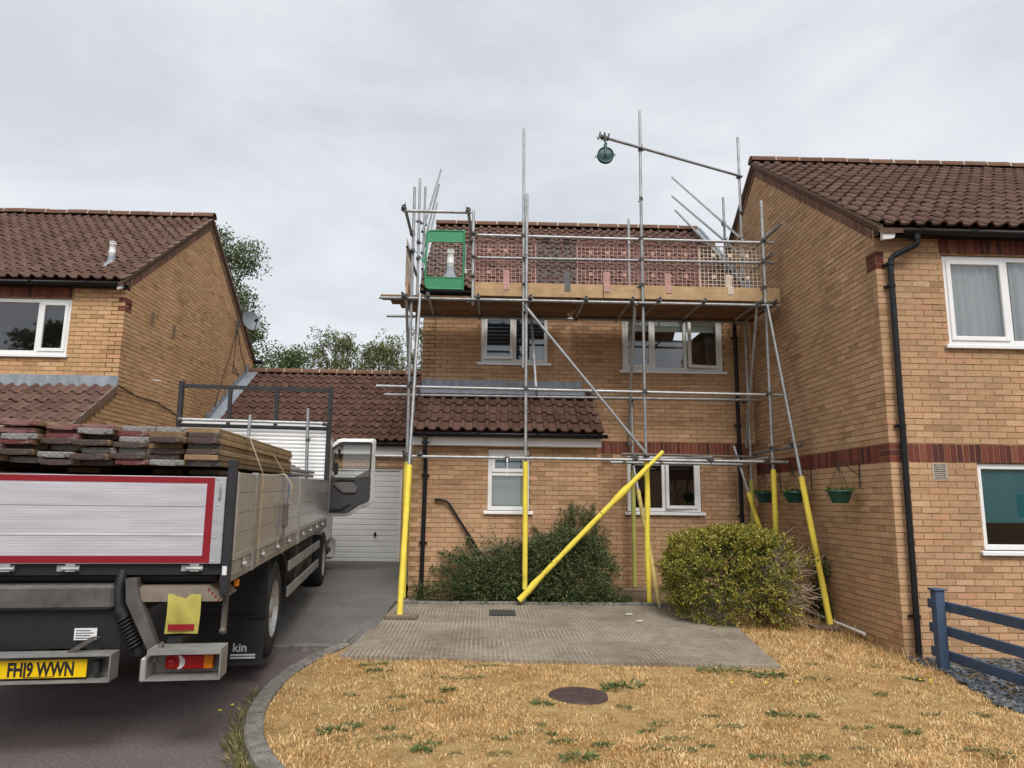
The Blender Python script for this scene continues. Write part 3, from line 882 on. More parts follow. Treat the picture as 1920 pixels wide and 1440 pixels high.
for k in range(3):
    z = band[0] + .075 * k
    red += wall_items('left', RX, [(RY + (.1125 if k % 2 == 0 else 0), RY + .215, z)])
    red += wall_items('left', RX, [(RY + (0 if k % 2 else .0), RY + .215, 4.525 + .075 * k)])
emit_bricks(side, red + soldier_items('left', RX, RY + .225, RB, band[0]), MAT['red_brick'], name='soldier_brick', stuff='soldier_course', n_single=80)
MAT['verge_brick'] = brick_mat('verge_brick', [(0, (.13, .075, .055)), (.5, (.19, .105, .075)), (1, (.25, .145, .10))], .2, .2)
def verge_bricks(parent, xplane, face, E, Rd, mat, both=True):
    """bricks on edge that follow the slope of the gable under the tiles"""
    th = math.atan2(Rd[1] - E[1], Rd[0] - E[0]); L = math.hypot(Rd[1] - E[1], Rd[0] - E[0])
    n = int((L - .25) / .075); sg = 1 if face == 'left' else -1
    for dirn in ((1, -1) if both else (1,)):
        mb = MB()
        for i in range(n):
            s_ = .28 + i * .075
            for (a, b_) in ((s_, s_ + .064),):
                P = []
                for xx in (xplane - .012 * sg, xplane + .08 * sg):
                    for (q, h_) in ((a, -.27), (b_, -.27), (b_, -.135), (a, -.135)):
                        yy = E[0] + q * math.cos(th) - h_ * math.sin(th) * 0
                        P.append((xx, Rd[0] + (yy - Rd[0]) * dirn, E[1] + q * math.sin(th) + h_))
                mb.add(P, [(0, 1, 2, 3), (4, 7, 6, 5), (0, 4, 5, 1), (1, 5, 6, 2), (2, 6, 7, 3), (3, 7, 4, 0)])
        o = mb.build('verge_brickwork', mat, parent); o['kind'] = 'stuff'
verge_bricks(side, RX, 'left', R_E, R_R, MAT['verge_brick'])
roof = roof_body(house, RX - .03, RXE + .2, R_E[0], R_E[1], R_R[0], R_R[1], 2 * R_R[0] - R_E[0], R_E[1], MAT['tile'])
tile_roof(house, roof, RX - .06, RX - .06 + TW * 41, R_E[0], R_E[1], R_R[0], R_R[1] - .02, MAT['tile'])
ridge_tiles(roof, RX - .07, RXE, R_R[0], R_R[1] + .03)
def verge_mortar(parent, x0, x1, E, Rd):
    mb = MB(); 
    for sgn in (1, -1):
        f = lambda y: Rd[0] + (y - Rd[0]) * sgn
        mb.prism([(f(E[0]), E[1] - .045), (f(Rd[0]), Rd[1] - .045), (f(Rd[0]), Rd[1] + .005), (f(E[0]), E[1] + .005)], 'x', x0, x1)
        pass
    mb.build('verge', MAT['verge'], parent)
MAT['verge'] = M('verge_mortar', (.19, .135, .10), .95, var=.35, scale=25, bs=.6, bscale=60, spec=.1)
verge_mortar(roof, RX - .05, RX + .02, R_E, R_R)
MB().box(RX + .0, RXE, R_E[0] + .08, R_E[0] + .105, 4.925, 5.0).build('fascia', MAT['black_pvc'], house)
MB().box(RX + .0, RXE, R_E[0] + .10, RY + .02, 4.925, 4.94).build('soffit', MAT['black_pvc'], house)
MB().prism([(RX + .02, 4.84), (RX + .16, 4.86), (RX + .20, 4.96), (RX + .02, 4.98)], 'y', R_E[0] + .02, R_E[0] + .075).build('fascia_end', MAT['upvc_dirty'], house)
gutter(house, RX + .27, RXE, R_E[0] - .0, 4.955, joints=(5.24, 5.9, 6.9, 7.9, 8.9))
downpipe(house, [(5.20, R_E[0], 4.92), (5.20, R_E[0], 4.80), (5.19, R_E[0] + .01, 4.775), (4.96, 8.27, 4.66), (4.93, 8.28, 4.62), (4.915, 8.28, 4.5), (4.895, 8.28, -.12)], .036,
         [(4.91, 8.28, 4.28), (4.905, 8.28, 2.55), (4.90, 8.28, .36), (5.20, R_E[0], 4.86), (4.914, 8.28, 4.56)])
w = window(house, *r_win_up, RY, [dict(x=(0, .34), z=(0, 1), open=1), dict(x=(.34, .70), z=(0, 1)), dict(x=(.70, 1), z=(0, 1), open=1)])
drape(w, 'curtain', MAT['curtain'], 5.66, 6.42, RY + .14, 3.62, 4.70, 6, .025); drape(w, 'curtain', MAT['curtain'], 6.56, 7.98, RY + .14, 3.62, 4.70, 11, .025)
w = window(house, *r_win_lo, RY, [dict(x=(0, .52), z=(0, 1)), dict(x=(.52, 1), z=(0, 1), open=1)])
flat_panel(w, 'blind', MAT['blind_teal'], 5.86, 6.68, RY + .108, 1.42, 2.10)
air_brick(house, 5.27, 5.45, 1.92, 2.11, RY, M('grey_vent', (.42, .37, .31), .7, var=.25, scale=20), 7, 9)

MB().box(RX + .02, RXE, RB - .2, RB, -.3, 5.0).build('back_wall', MAT['mortar'], house); MB().box(RXE - .2, RXE, RY + .3, RB - .21, -.3, 5.0).build('end_wall', MAT['mortar'], house)
MB().box(RX + .21, RXE - .21, RY + .24, RB - .21, 2.5, 2.7).build('upper_floor', MAT['inner_wall'], house); MB().box(RX + .21, RXE - .21, RY + .24, RB - .21, -.2, 0).build('ground_floor', MAT['inner_wall'], house)
MB().box(RX + .21, RXE - .21, RY + 3.2, RY + 3.3, 0.01, 4.98).build('inner_wall', MAT['inner_wall'], house)
# ================================================================== the middle house under the scaffold
MX0, MX1, MY, MBK = -1.25, 4.76, 12.6, 18.4
MZ0 = 2.46 - 33 * .075
EX0, EX1, EY = -1.245, 1.735, 11.45
house = thing('brick_house', 'buff brick house behind the scaffold, with lean-to porch roof', 'house', (1.8, 14, 0))
m_l, m_r, m_d, m_e = (-.20, 1.02, 4.08, 5.10), (2.38, 4.23, 3.98, 5.10), (2.44, 3.75, 1.45, 2.455), (-.03, .64, 1.455, 2.43)
wall = grid_wall('front_wall', MAT['mortar'], house, 'front', MY + .006, MX0 + .006, MX1, MZ0 - .3, 5.34, [(h[0] - .004, h[1] + .004, h[2] - .004, h[3] + .004) for h in (m_l, m_r, m_d)] + [(-.3, .9, 0, 2.1)])
mb_ = (2.46, 2.685)
ops = [m_l, m_r, m_d, (EX1 + .02, 9, *mb_), (EX0, EX1 - .1, -1, 3.45)]
emit_bricks(wall, wall_items('front', MY, lay_courses(MX0, MX1, MZ0, 5.34, ops, None, 0, .1125)), MAT['buff_main'], n_single=180)
emit_bricks(wall, soldier_items('front', MY, EX1 + .02, MX1, mb_[0]), MAT['red_brick'], name='soldier_brick', stuff='soldier_course')
side = grid_wall('side_wall', MAT['mortar'], house, 'left', MX0 + .006, MY + .006, MBK, MZ0 - .3, 5.3, [])
M_E, M_R = (12.30, 5.36), (15.5, 7.83)
slope_m = (M_R[1] - M_E[1]) / (M_R[0] - M_E[0])
def m_limit(z):
    if z < 5.25: return (-9, MBK)
    k = (z - (M_E[1] - .13)) / slope_m; return (M_E[0] + k, 2 * M_R[0] - M_E[0] - k)
MB().prism([(MY + .01, 5.2), (M_R[0], M_R[1] - .16), (MBK, 5.2)], 'x', MX0 + .009, MX0 + .2).build('gable_wall', MAT['mortar'], side)
emit_bricks(side, wall_items('left', MX0, lay_courses(MY, MBK, MZ0, 7.8, [], m_limit, .1125, 0), vis=False), MAT['buff_main'])
MB().box(MX0 + .02, MX1, MBK - .2, MBK, -.3, 5.3).build('back_wall', MAT['mortar'], house)
roof = roof_body(house, MX0 - .03, MX1 - .03, M_E[0], M_E[1], M_R[0], M_R[1], 2 * M_R[0] - M_E[0], M_E[1], MAT['tile'])
tile_roof(house, roof, MX0 - .06, MX1 - .04, M_E[0], M_E[1], M_R[0], M_R[1] - .02, MAT['tile'], 300)
ridge_tiles(roof, MX0 - .07, MX1 - .06, M_R[0], M_R[1] + .03)
verge_mortar(roof, MX0 - .05, MX0 + .02, M_E, M_R)
MB().box(MX1 - .2, MX1, MY + .24, MBK - .21, -.3, 5.3).build('end_wall', MAT['mortar'], house)
MB().box(MX0 + .24, MX1 - .21, MY + .24, MBK - .21, 2.8, 3.0).build('upper_floor', MAT['inner_wall'], house); MB().box(MX0 + .24, MX1 - .21, MY + .24, MBK - .21, 0, .2).build('ground_floor', MAT['inner_wall'], house)
MB().box(MX0 + .24, MX1 - .21, MY + 3.0, MY + 3.1, .21, 5.25).build('inner_wall', MAT['inner_wall'], house)
fl = MB(); 
fl.prism([(12.35, 5.44), (15.4, 7.80), (15.4, 7.88), (12.35, 5.52)], 'x', MX1 - .05, MX1 - .005); fl.prism([(12.35, 5.45), (15.4, 7.82), (15.4, 7.835), (12.35, 5.465)], 'x', MX1 - .13, MX1 - .02)
fl.build('side_flashing', MAT['lead'], house)
MB().box(MX0, MX1, M_E[0] + .08, M_E[0] + .105, 5.12, 5.28).build('fascia', MAT['black_pvc'], house)
MB().box(MX0, MX1, M_E[0] + .10, MY + .02, 5.11, 5.135).build('soffit', MAT['black_pvc'], house)
gutter(house, MX0 - .05, MX1 - .02, M_E[0] - .0, 5.30, joints=(-.2, .9, 2.0, 3.1, 4.2))
downpipe(house, [(4.44, M_E[0], 5.26), (4.44, M_E[0], 5.12), (4.44, 12.50, 4.92), (4.44, 12.53, 4.8), (4.44, 12.53, .15)], .034, [(4.44, 12.53, 4.6), (4.44, 12.53, 3.0), (4.44, 12.53, 1.4)])
w = window(house, *m_l, MY, [dict(x=(0, .5), z=(0, 1), open=1, swing=R(3), hinge='t', glass='glass_frost'), dict(x=(.5, 1), z=(0, 1), glass='glass_frost')])
for k in range(14): MB().prism([(MY + .13, 5.02 - k * .068), (MY + .16, 5.055 - k * .068), (MY + .162, 5.052 - k * .068), (MY + .132, 5.017 - k * .068)], 'x', -.16, .98).build('blind_slat', MAT['blind_slat'] if 'blind_slat' in MAT else MAT.setdefault('blind_slat', M('slat_blind', (.32, .40, .48), .6, var=.05)), w)
w = window(house, *m_r, MY, [dict(x=(0, .31), z=(0, 1), open=1), dict(x=(.31, .63), z=(0, 1)), dict(x=(.63, 1), z=(0, 1), open=1, swing=R(9), hinge='r')])
flat_panel(w, 'blind', MAT['blind_white'], 2.44, 2.93, MY + .16, 4.74, 5.08); flat_panel(w, 'blind', MAT['blind_white'], 2.97, 4.18, MY + .16, 4.74, 5.08)
drape(w, 'curtain', MAT['dark_curtain'], 3.98, 4.2, MY + .26, 4.0, 5.08, 3, .03)
w = window(house, *m_d, MY, [dict(x=(0, .5), z=(0, 1)), dict(x=(.5, 1), z=(0, 1), open=1, swing=R(4), hinge='r')])
flat_panel(w, 'blind', MAT['blind_white'], 2.5, 3.08, MY + .16, 2.27, 2.44); flat_panel(w, 'blind', MAT['blind_white'], 3.13, 3.7, MY + .16, 2.27, 2.44)
MAT['clay_vent'] = M('clay_vent', (.33, .20, .11), .9, var=.15, scale=20)
air_brick(house, 1.97, 2.19, 2.26, 2.45, MY, MAT['clay_vent'], 6, 10); air_brick(house, 4.13, 4.35, 2.27, 2.45, MY, MAT['clay_vent'], 6, 10)
# the lean-to
ext = grid_wall('porch_wall', MAT['mortar'], house, 'front', EY + .006, EX0 + .006, EX1 - .009, MZ0 - .3, 2.60, [(m_e[0] - .004, m_e[1] + .004, m_e[2] - .004, m_e[3] + .004)])
emit_bricks(ext, wall_items('front', EY, lay_courses(EX0, EX1, MZ0, 2.6, [m_e], None, 0, .1125)), MAT['buff_main'], n_single=180)
MB().prism([(EY + .02, -.3), (MY, -.3), (MY, 3.35), (EY + .02, 2.55)], 'x', EX1 - .11, EX1 - .009).build('porch_side_wall', MAT['mortar'], house)
emit_bricks(ext, wall_items('right', EX1, lay_courses(EY, MY - .01, MZ0, 3.3, [], lambda z: (-9, 99) if z < 2.5 else (EY + (z - 2.5) * 1.35, 99), .1125, 0), vis=False), MAT['buff_main'])
P_E, P_T = (11.18, 2.70), (12.58, 3.60)
roof = MB().prism([(P_E[0], P_E[1] - .05), (P_T[0], P_T[1] - .05), (P_T[0], P_T[1] - .11), (P_E[0], P_E[1] - .11)], 'x', EX0 - .0, EX1 + .03).build('porch_roof', MAT['tile_dark'], house)
tile_roof(house, roof, EX0 - .0, EX1 + .06, P_E[0], P_E[1], P_T[0], P_T[1] - .05, MAT['tile_dark'], 110)
MB().prism([(P_E[0], P_E[1] - .10), (P_T[0], P_T[1] - .10), (P_T[0], P_T[1] - .005), (P_E[0], P_E[1] - .005)], 'x', EX1 + .032, EX1 + .05).build('verge', MAT['verge'], roof)
fl = MB(); fl.box(EX0, EX1 - .1, MY - .016, MY - .003, 3.50, 3.745); fl.prism([(MY - .32, 3.45), (MY - .01, 3.63), (MY - .01, 3.64), (MY - .32, 3.475)], 'x', EX0, EX1 - .08); fl.build('flashing', MAT['lead'], house)
MB().box(EX0 - .02, EX1 + .04, EY - .16, EY - .14, 2.475, 2.66).build('fascia', MAT['fascia'], house)
MB().box(EX0 - .02, EX1 + .035, EY - .145, EY + .02, 2.47, 2.488).build('soffit', MAT['fascia'], house)
MB().box(EX1 + .012, EX1 + .04, EY - .138, EY + .06, 2.49, 2.66).build('fascia_end', MAT['fascia'], house)
gutter(house, EX0 - .03, EX1 + .12, P_E[0] - .005, 2.655, joints=(-.82, -.2, .75, 1.6))
downpipe(house, [(-1.02, P_E[0] - .005, 2.61), (-1.02, P_E[0] - .005, 2.42), (-1.02, P_E[0] + .02, 2.36), (-1.02, 11.38, 2.15), (-1.02, 11.39, 2.05), (-1.03, 11.39, .1)], .034, [(-1.02, 11.39, 2.0), (-1.025, 11.39, .95), (-1.02, P_E[0], 2.5)])
MB().path([(-.86, 11.42, 1.615), (-.80, 11.40, 1.615), (-.68, 11.40, 1.595), (-.64, 11.40, 1.56), (-.3, 11.40, 1.06), (-.1, 11.40, .75)], .020, 10).build('waste_pipe', MAT['black_pvc'], house)
w = window(house, *m_e, EY, [dict(x=(0, 1), z=(0, .60)), dict(x=(0, 1), z=(.60, 1), open=1, glass='glass_frost')])
drape(w, 'blind', MAT['blind_white'], .02, .60, EY + .125, 1.5, 2.42, 2, .006)
tm = MB(); tm.tube((3.19, 12.60, 1.0), (3.19, 12.50, 1.0), .012); tm.tube((3.19, 12.50, 1.02), (3.19, 12.49, .93), .012); tm.tube((3.16, 12.52, 1.035), (3.22, 12.52, 1.035), .006); tm.tube((3.19, 12.52, 1.0), (3.19, 12.52, 1.04), .008)
tag(tm.build('garden_tap', MAT['coupler']), 'small dark garden tap on the wall beside the golden bush', 'tap')

# ================================================================== the left-hand house
LX, LY, LB = -6.22, 11.85, 18.4
LZ0 = 2.46 - 33 * .075
LXE = -12.5
house = thing('brick_house', 'golden brick house with satellite dish, behind the loaded truck', 'house', (-9, 14, 0))
l_win = (-8.66, -7.11, 3.93, 4.895)
L_E, L_R = (11.66, 5.20), (15.05, 7.68)
wall = grid_wall('front_wall', MAT['mortar'], house, 'front', LY + .006, LXE, LX - .006, -.3, 5.15, [(l_win[0] - .004, l_win[1] + .004, l_win[2] - .004, l_win[3] + .004)])
lay = lay_courses(0, -LXE + LX, LZ0, 5.10, [(LX - l_win[1], LX - l_win[0], l_win[2], l_win[3]), (LX - l_win[1] - .03, LX - l_win[0] + .03, 4.895, 5.2)], None, 0, .1125)
emit_bricks(wall, wall_items('front', LY, [(LX - b_, LX - a, z) for a, b_, z in lay if z > 3.3]), MAT['buff_left'], n_single=120)
emit_bricks(wall, soldier_items('front', LY, l_win[0] - .03, l_win[1] + .03, 4.91, h=.22), MAT['red_brick'], name='soldier_brick', stuff='soldier_course')
side = grid_wall('side_wall', MAT['mortar'], house, 'right', LX - .006, LY + .006, LB, -.3, 5.15, [])
MB().prism([(LY + .01, 5.1), (L_R[0], L_R[1] - .16), (LB, 5.1)], 'x', LX - .2, LX - .006).build('gable_wall', MAT['mortar'], side)
slope_l = (L_R[1] - L_E[1]) / (L_R[0] - L_E[0])
def l_limit(z):
    if z < 5.09: return (-9, LB)
    k = (z - (L_E[1] - .13)) / slope_l; return (L_E[0] + k, 2 * L_R[0] - L_E[0] - k)
emit_bricks(side, wall_items('right', LX, [q for q in lay_courses(LY, LB, LZ0, 7.7, [(LY, LY + .225, 4.71, 4.935)], l_limit, .1125, 0) if q[2] >= 3.3] + [q for q in lay_courses(LY, LB, LZ0, 7.7, [], l_limit, 0, 0) if q[2] < 3.3]), MAT['buff_left'], n_single=180)
red = []
for k in range(3): red += wall_items('right', LX, [(LY, LY + .215, 4.71 + .075 * k)]) 
emit_bricks(side, red, MAT['red_brick'], name='quoin_brick', stuff='quoin')
verge_bricks(side, LX, 'right', L_E, L_R, MAT['verge_brick'], True)
MB().box(LXE, LX - .02, LB - .2, LB, -.3, 5.1).build('back_wall', MAT['mortar'], house)
roof = roof_body(house, LXE - .2, LX + .03, L_E[0], L_E[1], L_R[0], L_R[1], 2 * L_R[0] - L_E[0], L_E[1], MAT['tile'])
tile_roof(house, roof, LX + .06 - TW * 30, LX + .06, L_E[0], L_E[1], L_R[0], L_R[1] - .02, MAT['tile'])
ridge_tiles(roof, LX + .07 - .45 * 13, LX + .07, L_R[0], L_R[1] + .03)
verge_mortar(roof, LX - .02, LX + .05, L_E, L_R)
MB().box(LXE, LX + .0, L_E[0] + .08, L_E[0] + .105, 5.09, 5.165).build('fascia', MAT['black_pvc'], house)
MB().box(LXE, LX - .0, L_E[0] + .10, LY + .02, 5.09, 5.105).build('soffit', MAT['black_pvc'], house)
MB().prism([(LX - .08, 5.03), (LX - .005, 5.05), (LX - .005, 5.13), (LX - .08, 5.12)], 'y', L_E[0] + .02, L_E[0] + .075).build('fascia_end', MAT['upvc_dirty'], house)
gutter(house, LXE, LX - .06, L_E[0] - .0, 5.135, joints=(-6.75, -7.7, -8.7))
gb = MB(); yb_ = 2 * L_R[0] - L_E[0]; gb.tube((LX - .3, yb_, 5.13), (LX + .22, yb_, 5.13), .055, 12); gb.build('back_gutter', MAT['black_pvc'], house)
w = window(house, *l_win, LY, [dict(x=(0, .66), z=(0, 1)), dict(x=(.66, 1), z=(0, 1), open=1)], cill_ext=.04)
MB().box(LXE, LXE + .2, LY + .24, LB - .21, -.3, 5.1).build('end_wall', MAT['mortar'], house); MB().box(LXE + .21, LX - .24, LY + .24, LB - .21, 2.7, 2.9).build('upper_floor', MAT['inner_wall'], house)
MB().box(LXE + .21, LX - .24, LY + 3.0, LY + 3.1, .1, 5.1).build('inner_wall', MAT['inner_wall'], house)
# lean-to roof in front
Q_E, Q_T = (10.0, 2.20), (11.83, 3.42)
roof = MB().prism([(Q_E[0], Q_E[1] - .05), (Q_T[0], Q_T[1] - .05), (Q_T[0], Q_T[1] - .11), (Q_E[0], Q_E[1] - .11)], 'x', LXE, LX - .0).build('porch_roof', MAT['tile'], house)
tile_roof(house, roof, LX + .02 - TW * 20, LX + .02, Q_E[0], Q_E[1], Q_T[0], Q_T[1] - .02, MAT['tile_red'] if 'tile_red' in MAT else MAT.setdefault('tile_red', tile_mat('concrete_tile_red', (.108, .066, .054), (.132, .080, .065), (.158, .098, .078))), 120)
MB().prism([(Q_E[0], Q_E[1] - .09), (Q_T[0], Q_T[1] - .09), (Q_T[0], Q_T[1] + .02), (Q_E[0], Q_E[1] + .02)], 'x', LX + .005, LX + .035).build('verge', MAT['verge'], roof)
fl = MB(); fl.box(LXE, LX + .02, LY - .016, LY - .003, 3.39, 3.585); fl.build('flashing', MAT['lead'], house)
MB().prism([(10.2, -.3), (LY, -.3), (LY, 3.3), (10.2, 2.2)], 'x', LX - .2, LX - .01).build('porch_side_wall', MAT['mortar'], house)
emit_bricks(side, wall_items('right', LX, lay_courses(10.2, LY - .01, LZ0, 3.3, [], lambda z: (10.2 + max(0, (z - 2.15)) / .667, 99), 0, .1125), vis=False), MAT['buff_left'])
pw = grid_wall('porch_wall', MAT['mortar'], house, 'front', 10.206, LXE, LX - .012, -.3, 2.2, [])
emit_bricks(pw, wall_items('front', 10.2, lay_courses(LXE, LX - .006, LZ0, 2.2, [], None), vis=False), MAT['buff_left'])
# gable details: vents, cables
def wall_vent(parent, y, z, w_=.15, h_=.22):
    mb = MB().box(LX - .02, LX + .008, y - w_ / 2, y + w_ / 2, z - h_ / 2, z + h_ / 2); v = mb.build('air_vent', MAT['clay_vent'], parent)
    s_ = MB()
    for k in range(6): s_.box(LX + .006, LX + .0105, y - w_ * .36, y + w_ * .36, z - h_ * .4 + k * h_ * .15, z - h_ * .4 + k * h_ * .15 + .012)
    s_.build('vent_slots', MAT['coupler'], v)
wall_vent(house, 12.82, 4.83, .16, .26); wall_vent(house, 13.72, 4.80, .16, .26)
cb = MB().path([(LX + .012, 11.9, 3.43), (LX + .012, 12.6, 3.33), (LX + .012, 13.3, 3.34), (LX + .012, 14.2, 3.20), (LX + .012, 15.2, 3.18), (LX + .012, 16.2, 3.5)], .009, 6); cb.build('cable', MAT['black_pvc'], house)
for pts in ([(17.05, 5.72), (17.03, 5.2), (17.0, 4.9), (16.98, 4.6), (17.5, 4.58)], [(17.05, 5.7), (16.7, 4.9), (16.3, 4.2), (15.9, 3.3)], [(17.08, 5.7), (17.4, 5.2), (17.75, 4.95), (17.9, 4.7)], [(17.0, 4.75), (17.3, 4.62), (17.6, 4.5)]):
    MB().path([(LX + .012, y, z) for y, z in pts], .007, 5).build('cable', MAT['black_pvc'], house)
MB().tube((LX, 15.1, 5.55), (LX + .14, 15.1, 5.55), .008, 6).build('wall_hook', MAT['coupler'], house)
MB().tube((LX, 13.05, 3.72), (LX + .16, 13.05, 3.70), .012, 6).build('overflow_pipe', MAT['upvc_dirty'], house)

# ================================================================== garage between the houses
GY = 15.32
house = thing('garage', 'low brick garage with ribbed white door between two houses', 'garage', (-3.7, 16.5, .33))
G_E, G_R = (15.08, 2.84), (18.15, 4.80)
gd = (-4.02, -1.86, .28, 2.27)
gd2 = (-6.1, -4.35, .28, 2.27)
wall = grid_wall('front_wall', MAT['mortar'], house, 'front', GY + .006, LX + .005, MX0 - .005, -.2, 2.75, [gd, gd2])
emit_bricks(wall, wall_items('front', GY, lay_courses(LX + .01, MX0 - .01, .06, 2.7, [gd, gd2], None)), MAT['buff_main'])
roof = roof_body(house, LX + .005, MX0 - .005, G_E[0], G_E[1], G_R[0], G_R[1], 2 * G_R[0] - G_E[0], G_E[1], MAT['tile_dark'])
tile_roof(house, roof, LX + .25, MX0 - .01, G_E[0], G_E[1], G_R[0], G_R[1] - .02, MAT['tile_dark'])
ridge_tiles(roof, LX + .02, MX0 - .02, G_R[0], G_R[1] + .02)
fl = MB()
fl.prism([(G_E[0] + .05, G_E[1] + .04), (G_R[0], G_R[1] + .04), (G_R[0], G_R[1] + .06), (G_E[0] + .05, G_E[1] + .06)], 'x', LX + .014, LX + .26)
k = 12
for i in range(k):
    y = G_E[0] + .05 + (G_R[0] - G_E[0] - .05) * i / k; z = G_E[1] + (G_R[1] - G_E[1]) * i / k; dy = (G_R[0] - G_E[0]) / k
    fl.prism([(y, z), (y + dy, z + dy * .64), (y + dy, z + dy * .64 + .12), (y, z + dy * .64 + .12)], 'x', LX + .012, LX + .018)
fl.build('flashing', MAT['lead'], house)
MB().box(LX + .01, MX0 - .01, G_E[0] + .08, G_E[0] + .105, 2.56, 2.75).build('fascia', MAT['upvc_dirty'], house)
MB().box(LX + .01, MX0 - .01, G_E[0] + .10, GY + .02, 2.55, 2.575).build('soffit', MAT['upvc_dirty'], house)
gutter(house, LX + .02, MX0 - .02, G_E[0] - .0, 2.775, joints=(-4.5, -3.2, -2.2, -1.7))
MAT['garage_white'] = M('garage_door_white', (.60, .61, .60), .45, var=.05, scale=3)
def garage_door(x0, x1, z0, z1):
    fr = MB(); fr.box(x0 - .01, x0 + .05, GY + .03, GY + .10, z0, z1); fr.box(x1 - .05, x1 + .01, GY + .03, GY + .10, z0, z1); fr.box(x0 - .01, x1 + .01, GY + .031, GY + .10, z1 - .05, z1 + .01)
    d = fr.build('garage_door', MAT['upvc_dirty'], house)
    n_ = 17; h = (z1 - .05 - z0) / n_
    for k in range(n_):
        a = z0 + k * h
        MB().prism([(GY + .075, a), (GY + .058, a + .010), (GY + .055, a + h - .014), (GY + .075, a + h - .002), (GY + .085, a + h - .002), (GY + .085, a)], 'x', x0 + .05, x1 - .05).build('door_panel', MAT['garage_white'], d)
    hd = MB(); xm = (x0 + x1) / 2 + .55; zm = z0 + .62
    hd.lathe([(0, -.05), (.025, -.05), (.03, -.02), (.012, -.015), (.012, .02)], (xm, GY + .04, zm), 'y', 10); hd.prism([(xm - .03, zm - .05), (xm + .03, zm - .05), (xm + .02, zm + .0), (xm - .02, zm)], 'y', GY + .02, GY + .03)
    hd.build('door_handle', MAT['black_pvc'], d)
garage_door(*gd); garage_door(*gd2)
MB().box(LX + .02, MX0 - .02, 18.2, 18.4, -.2, 3.5).build('back_wall', MAT['mortar'], house)

# roof flues, dish
def flue(x, y, z, k, label):
    t = thing('roof_flue', label, 'flue', (x, y, z), 'boiler flues through the roofs')
    lead = MB(); lead.lathe([(.20, -.10), (.17, -.02), (.10, .05), (.085, .10), (.083, .22)], (x, y, z), 'z', 18); 
    lead.add([(x - .28, y - .24, z - .17), (x + .28, y - .24, z - .17), (x + .26, y + .22, z + .17), (x - .26, y + .22, z + .17)], [(0, 1, 2, 3)])
    lead.build('lead_slate', MAT['lead'], t)
    p = MB(); p.lathe([(.078, .18), (.078, .28), (.082, .285), (.082, .31), (.072, .315), (.072, .50), (.078, .505), (.078, .53), (.06, .54), (.0, .545)], (x, y, z), 'z', 18); p.build('flue_pipe', MAT['upvc_dirty'], t)
    c = MB()
    for kk in range(10):
        q = 2 * math.pi * kk / 10; c.box(x + .066 * math.cos(q) - .008, x + .066 * math.cos(q) + .008, y + .066 * math.sin(q) - .008, y + .066 * math.sin(q) + .008, z + .53, z + .58)
    c.lathe([(.0, .60), (.07, .59), (.07, .57), (.0, .565)], (x, y, z), 'z', 14); c.build('flue_cap', MAT['upvc_dirty'], t)
    for ch in t.children: ch.matrix_basis = Matrix.Translation((x, y, z)) @ Matrix.Scale(k, 4) @ Matrix.Translation((-x, -y, -z))
flue(-6.78, 12.3, 5.66, .72, 'pale boiler flue with lead collar on the roof of the left house')
flue(-.80, 12.78, 5.72, .9, 'white boiler flue seen through the green scaffold gate')
t = thing('satellite_dish', 'grey satellite dish on the gable beside the trees', 'satellite dish', (LX, 17.05, 5.75))
ar = MB(); ar.tube((LX, 17.05, 5.75), (LX + .22, 17.05, 5.78), .018, 8); ar.tube((LX + .22, 17.05, 5.70), (LX + .22, 17.05, 5.92), .02, 8); ar.box(LX, LX + .02, 16.97, 17.13, 5.62, 5.86); ar.build('wall_bracket', MAT['coupler'], t)
dm = MB(); P, F_ = [], []
ax = Vector((.66, -.69, .28)).normalized(); side_v = ax.cross(Vector((0, 0, 1))).normalized(); up_v = side_v.cross(ax)
cc = Vector((LX + .36, 16.98, 5.86))
for r_ in range(6):
    for k in range(24):
        q = 2 * math.pi * k / 24; rr = r_ / 5
        p = cc + side_v * (.225 * rr * math.cos(q)) + up_v * (.255 * rr * math.sin(q)) + ax * (.08 * rr * rr - .07); P.append(tuple(p))
F_ = [(r_ * 24 + k, r_ * 24 + (k + 1) % 24, (r_ + 1) * 24 + (k + 1) % 24, (r_ + 1) * 24 + k) for r_ in range(5) for k in range(24)]
dm.add(P, F_, True); dm.build('reflector', M('dish_grey', (.17, .19, .21), .5, var=.1, spec=.4), t)
lnb = cc + ax * .30 - up_v * .12
la = MB(); la.path([tuple(cc - up_v * .30), tuple(cc - up_v * .34 + ax * .12), tuple(lnb)], .012, 6); la.tube(tuple(lnb), tuple(lnb + ax * -.10 + up_v * .02), .035, 10); la.build('receiver_arm', MAT['black_pvc'], t)

house = thing('brick_house', 'dark terrace across the road, seen only as a reflection in the windows', 'house', (13, -13, 0))
wins = [(x, x + 1.2, z, z + 1.1) for x in (3.6, 7.2, 10.8, 14.4, 18.0, 21.6) for z in (1.1, 3.7)]
grid_wall('front_wall', MAT['buff_main'], house, 'front', -12.2, 2.5, 25, -.3, 5.1, wins)
for wx in wins:
    MB().box(wx[0], wx[1], -12.16, -12.1, wx[2], wx[2] + .06).box(wx[0], wx[1], -12.16, -12.1, wx[3] - .06, wx[3]).box(wx[0], wx[0] + .06, -12.16, -12.1, wx[2], wx[3]).box(wx[1] - .06, wx[1], -12.16, -12.1, wx[2], wx[3]).build('window', MAT['upvc'], house)
MB().prism([(-11.7, 5.0), (-15.5, 7.7), (-19.3, 5.0), (-19.3, 4.9), (-11.7, 4.9)], 'x', 2.3, 25.2).build('roof', MAT['tile'], house)
MB().box(2.5, 25, -19, -18.8, -.3, 5).box(2.5, 2.7, -18.79, -12.3, -.3, 5).box(24.8, 25, -18.79, -12.3, -.3, 5).build('back_wall', MAT['mortar'], house)
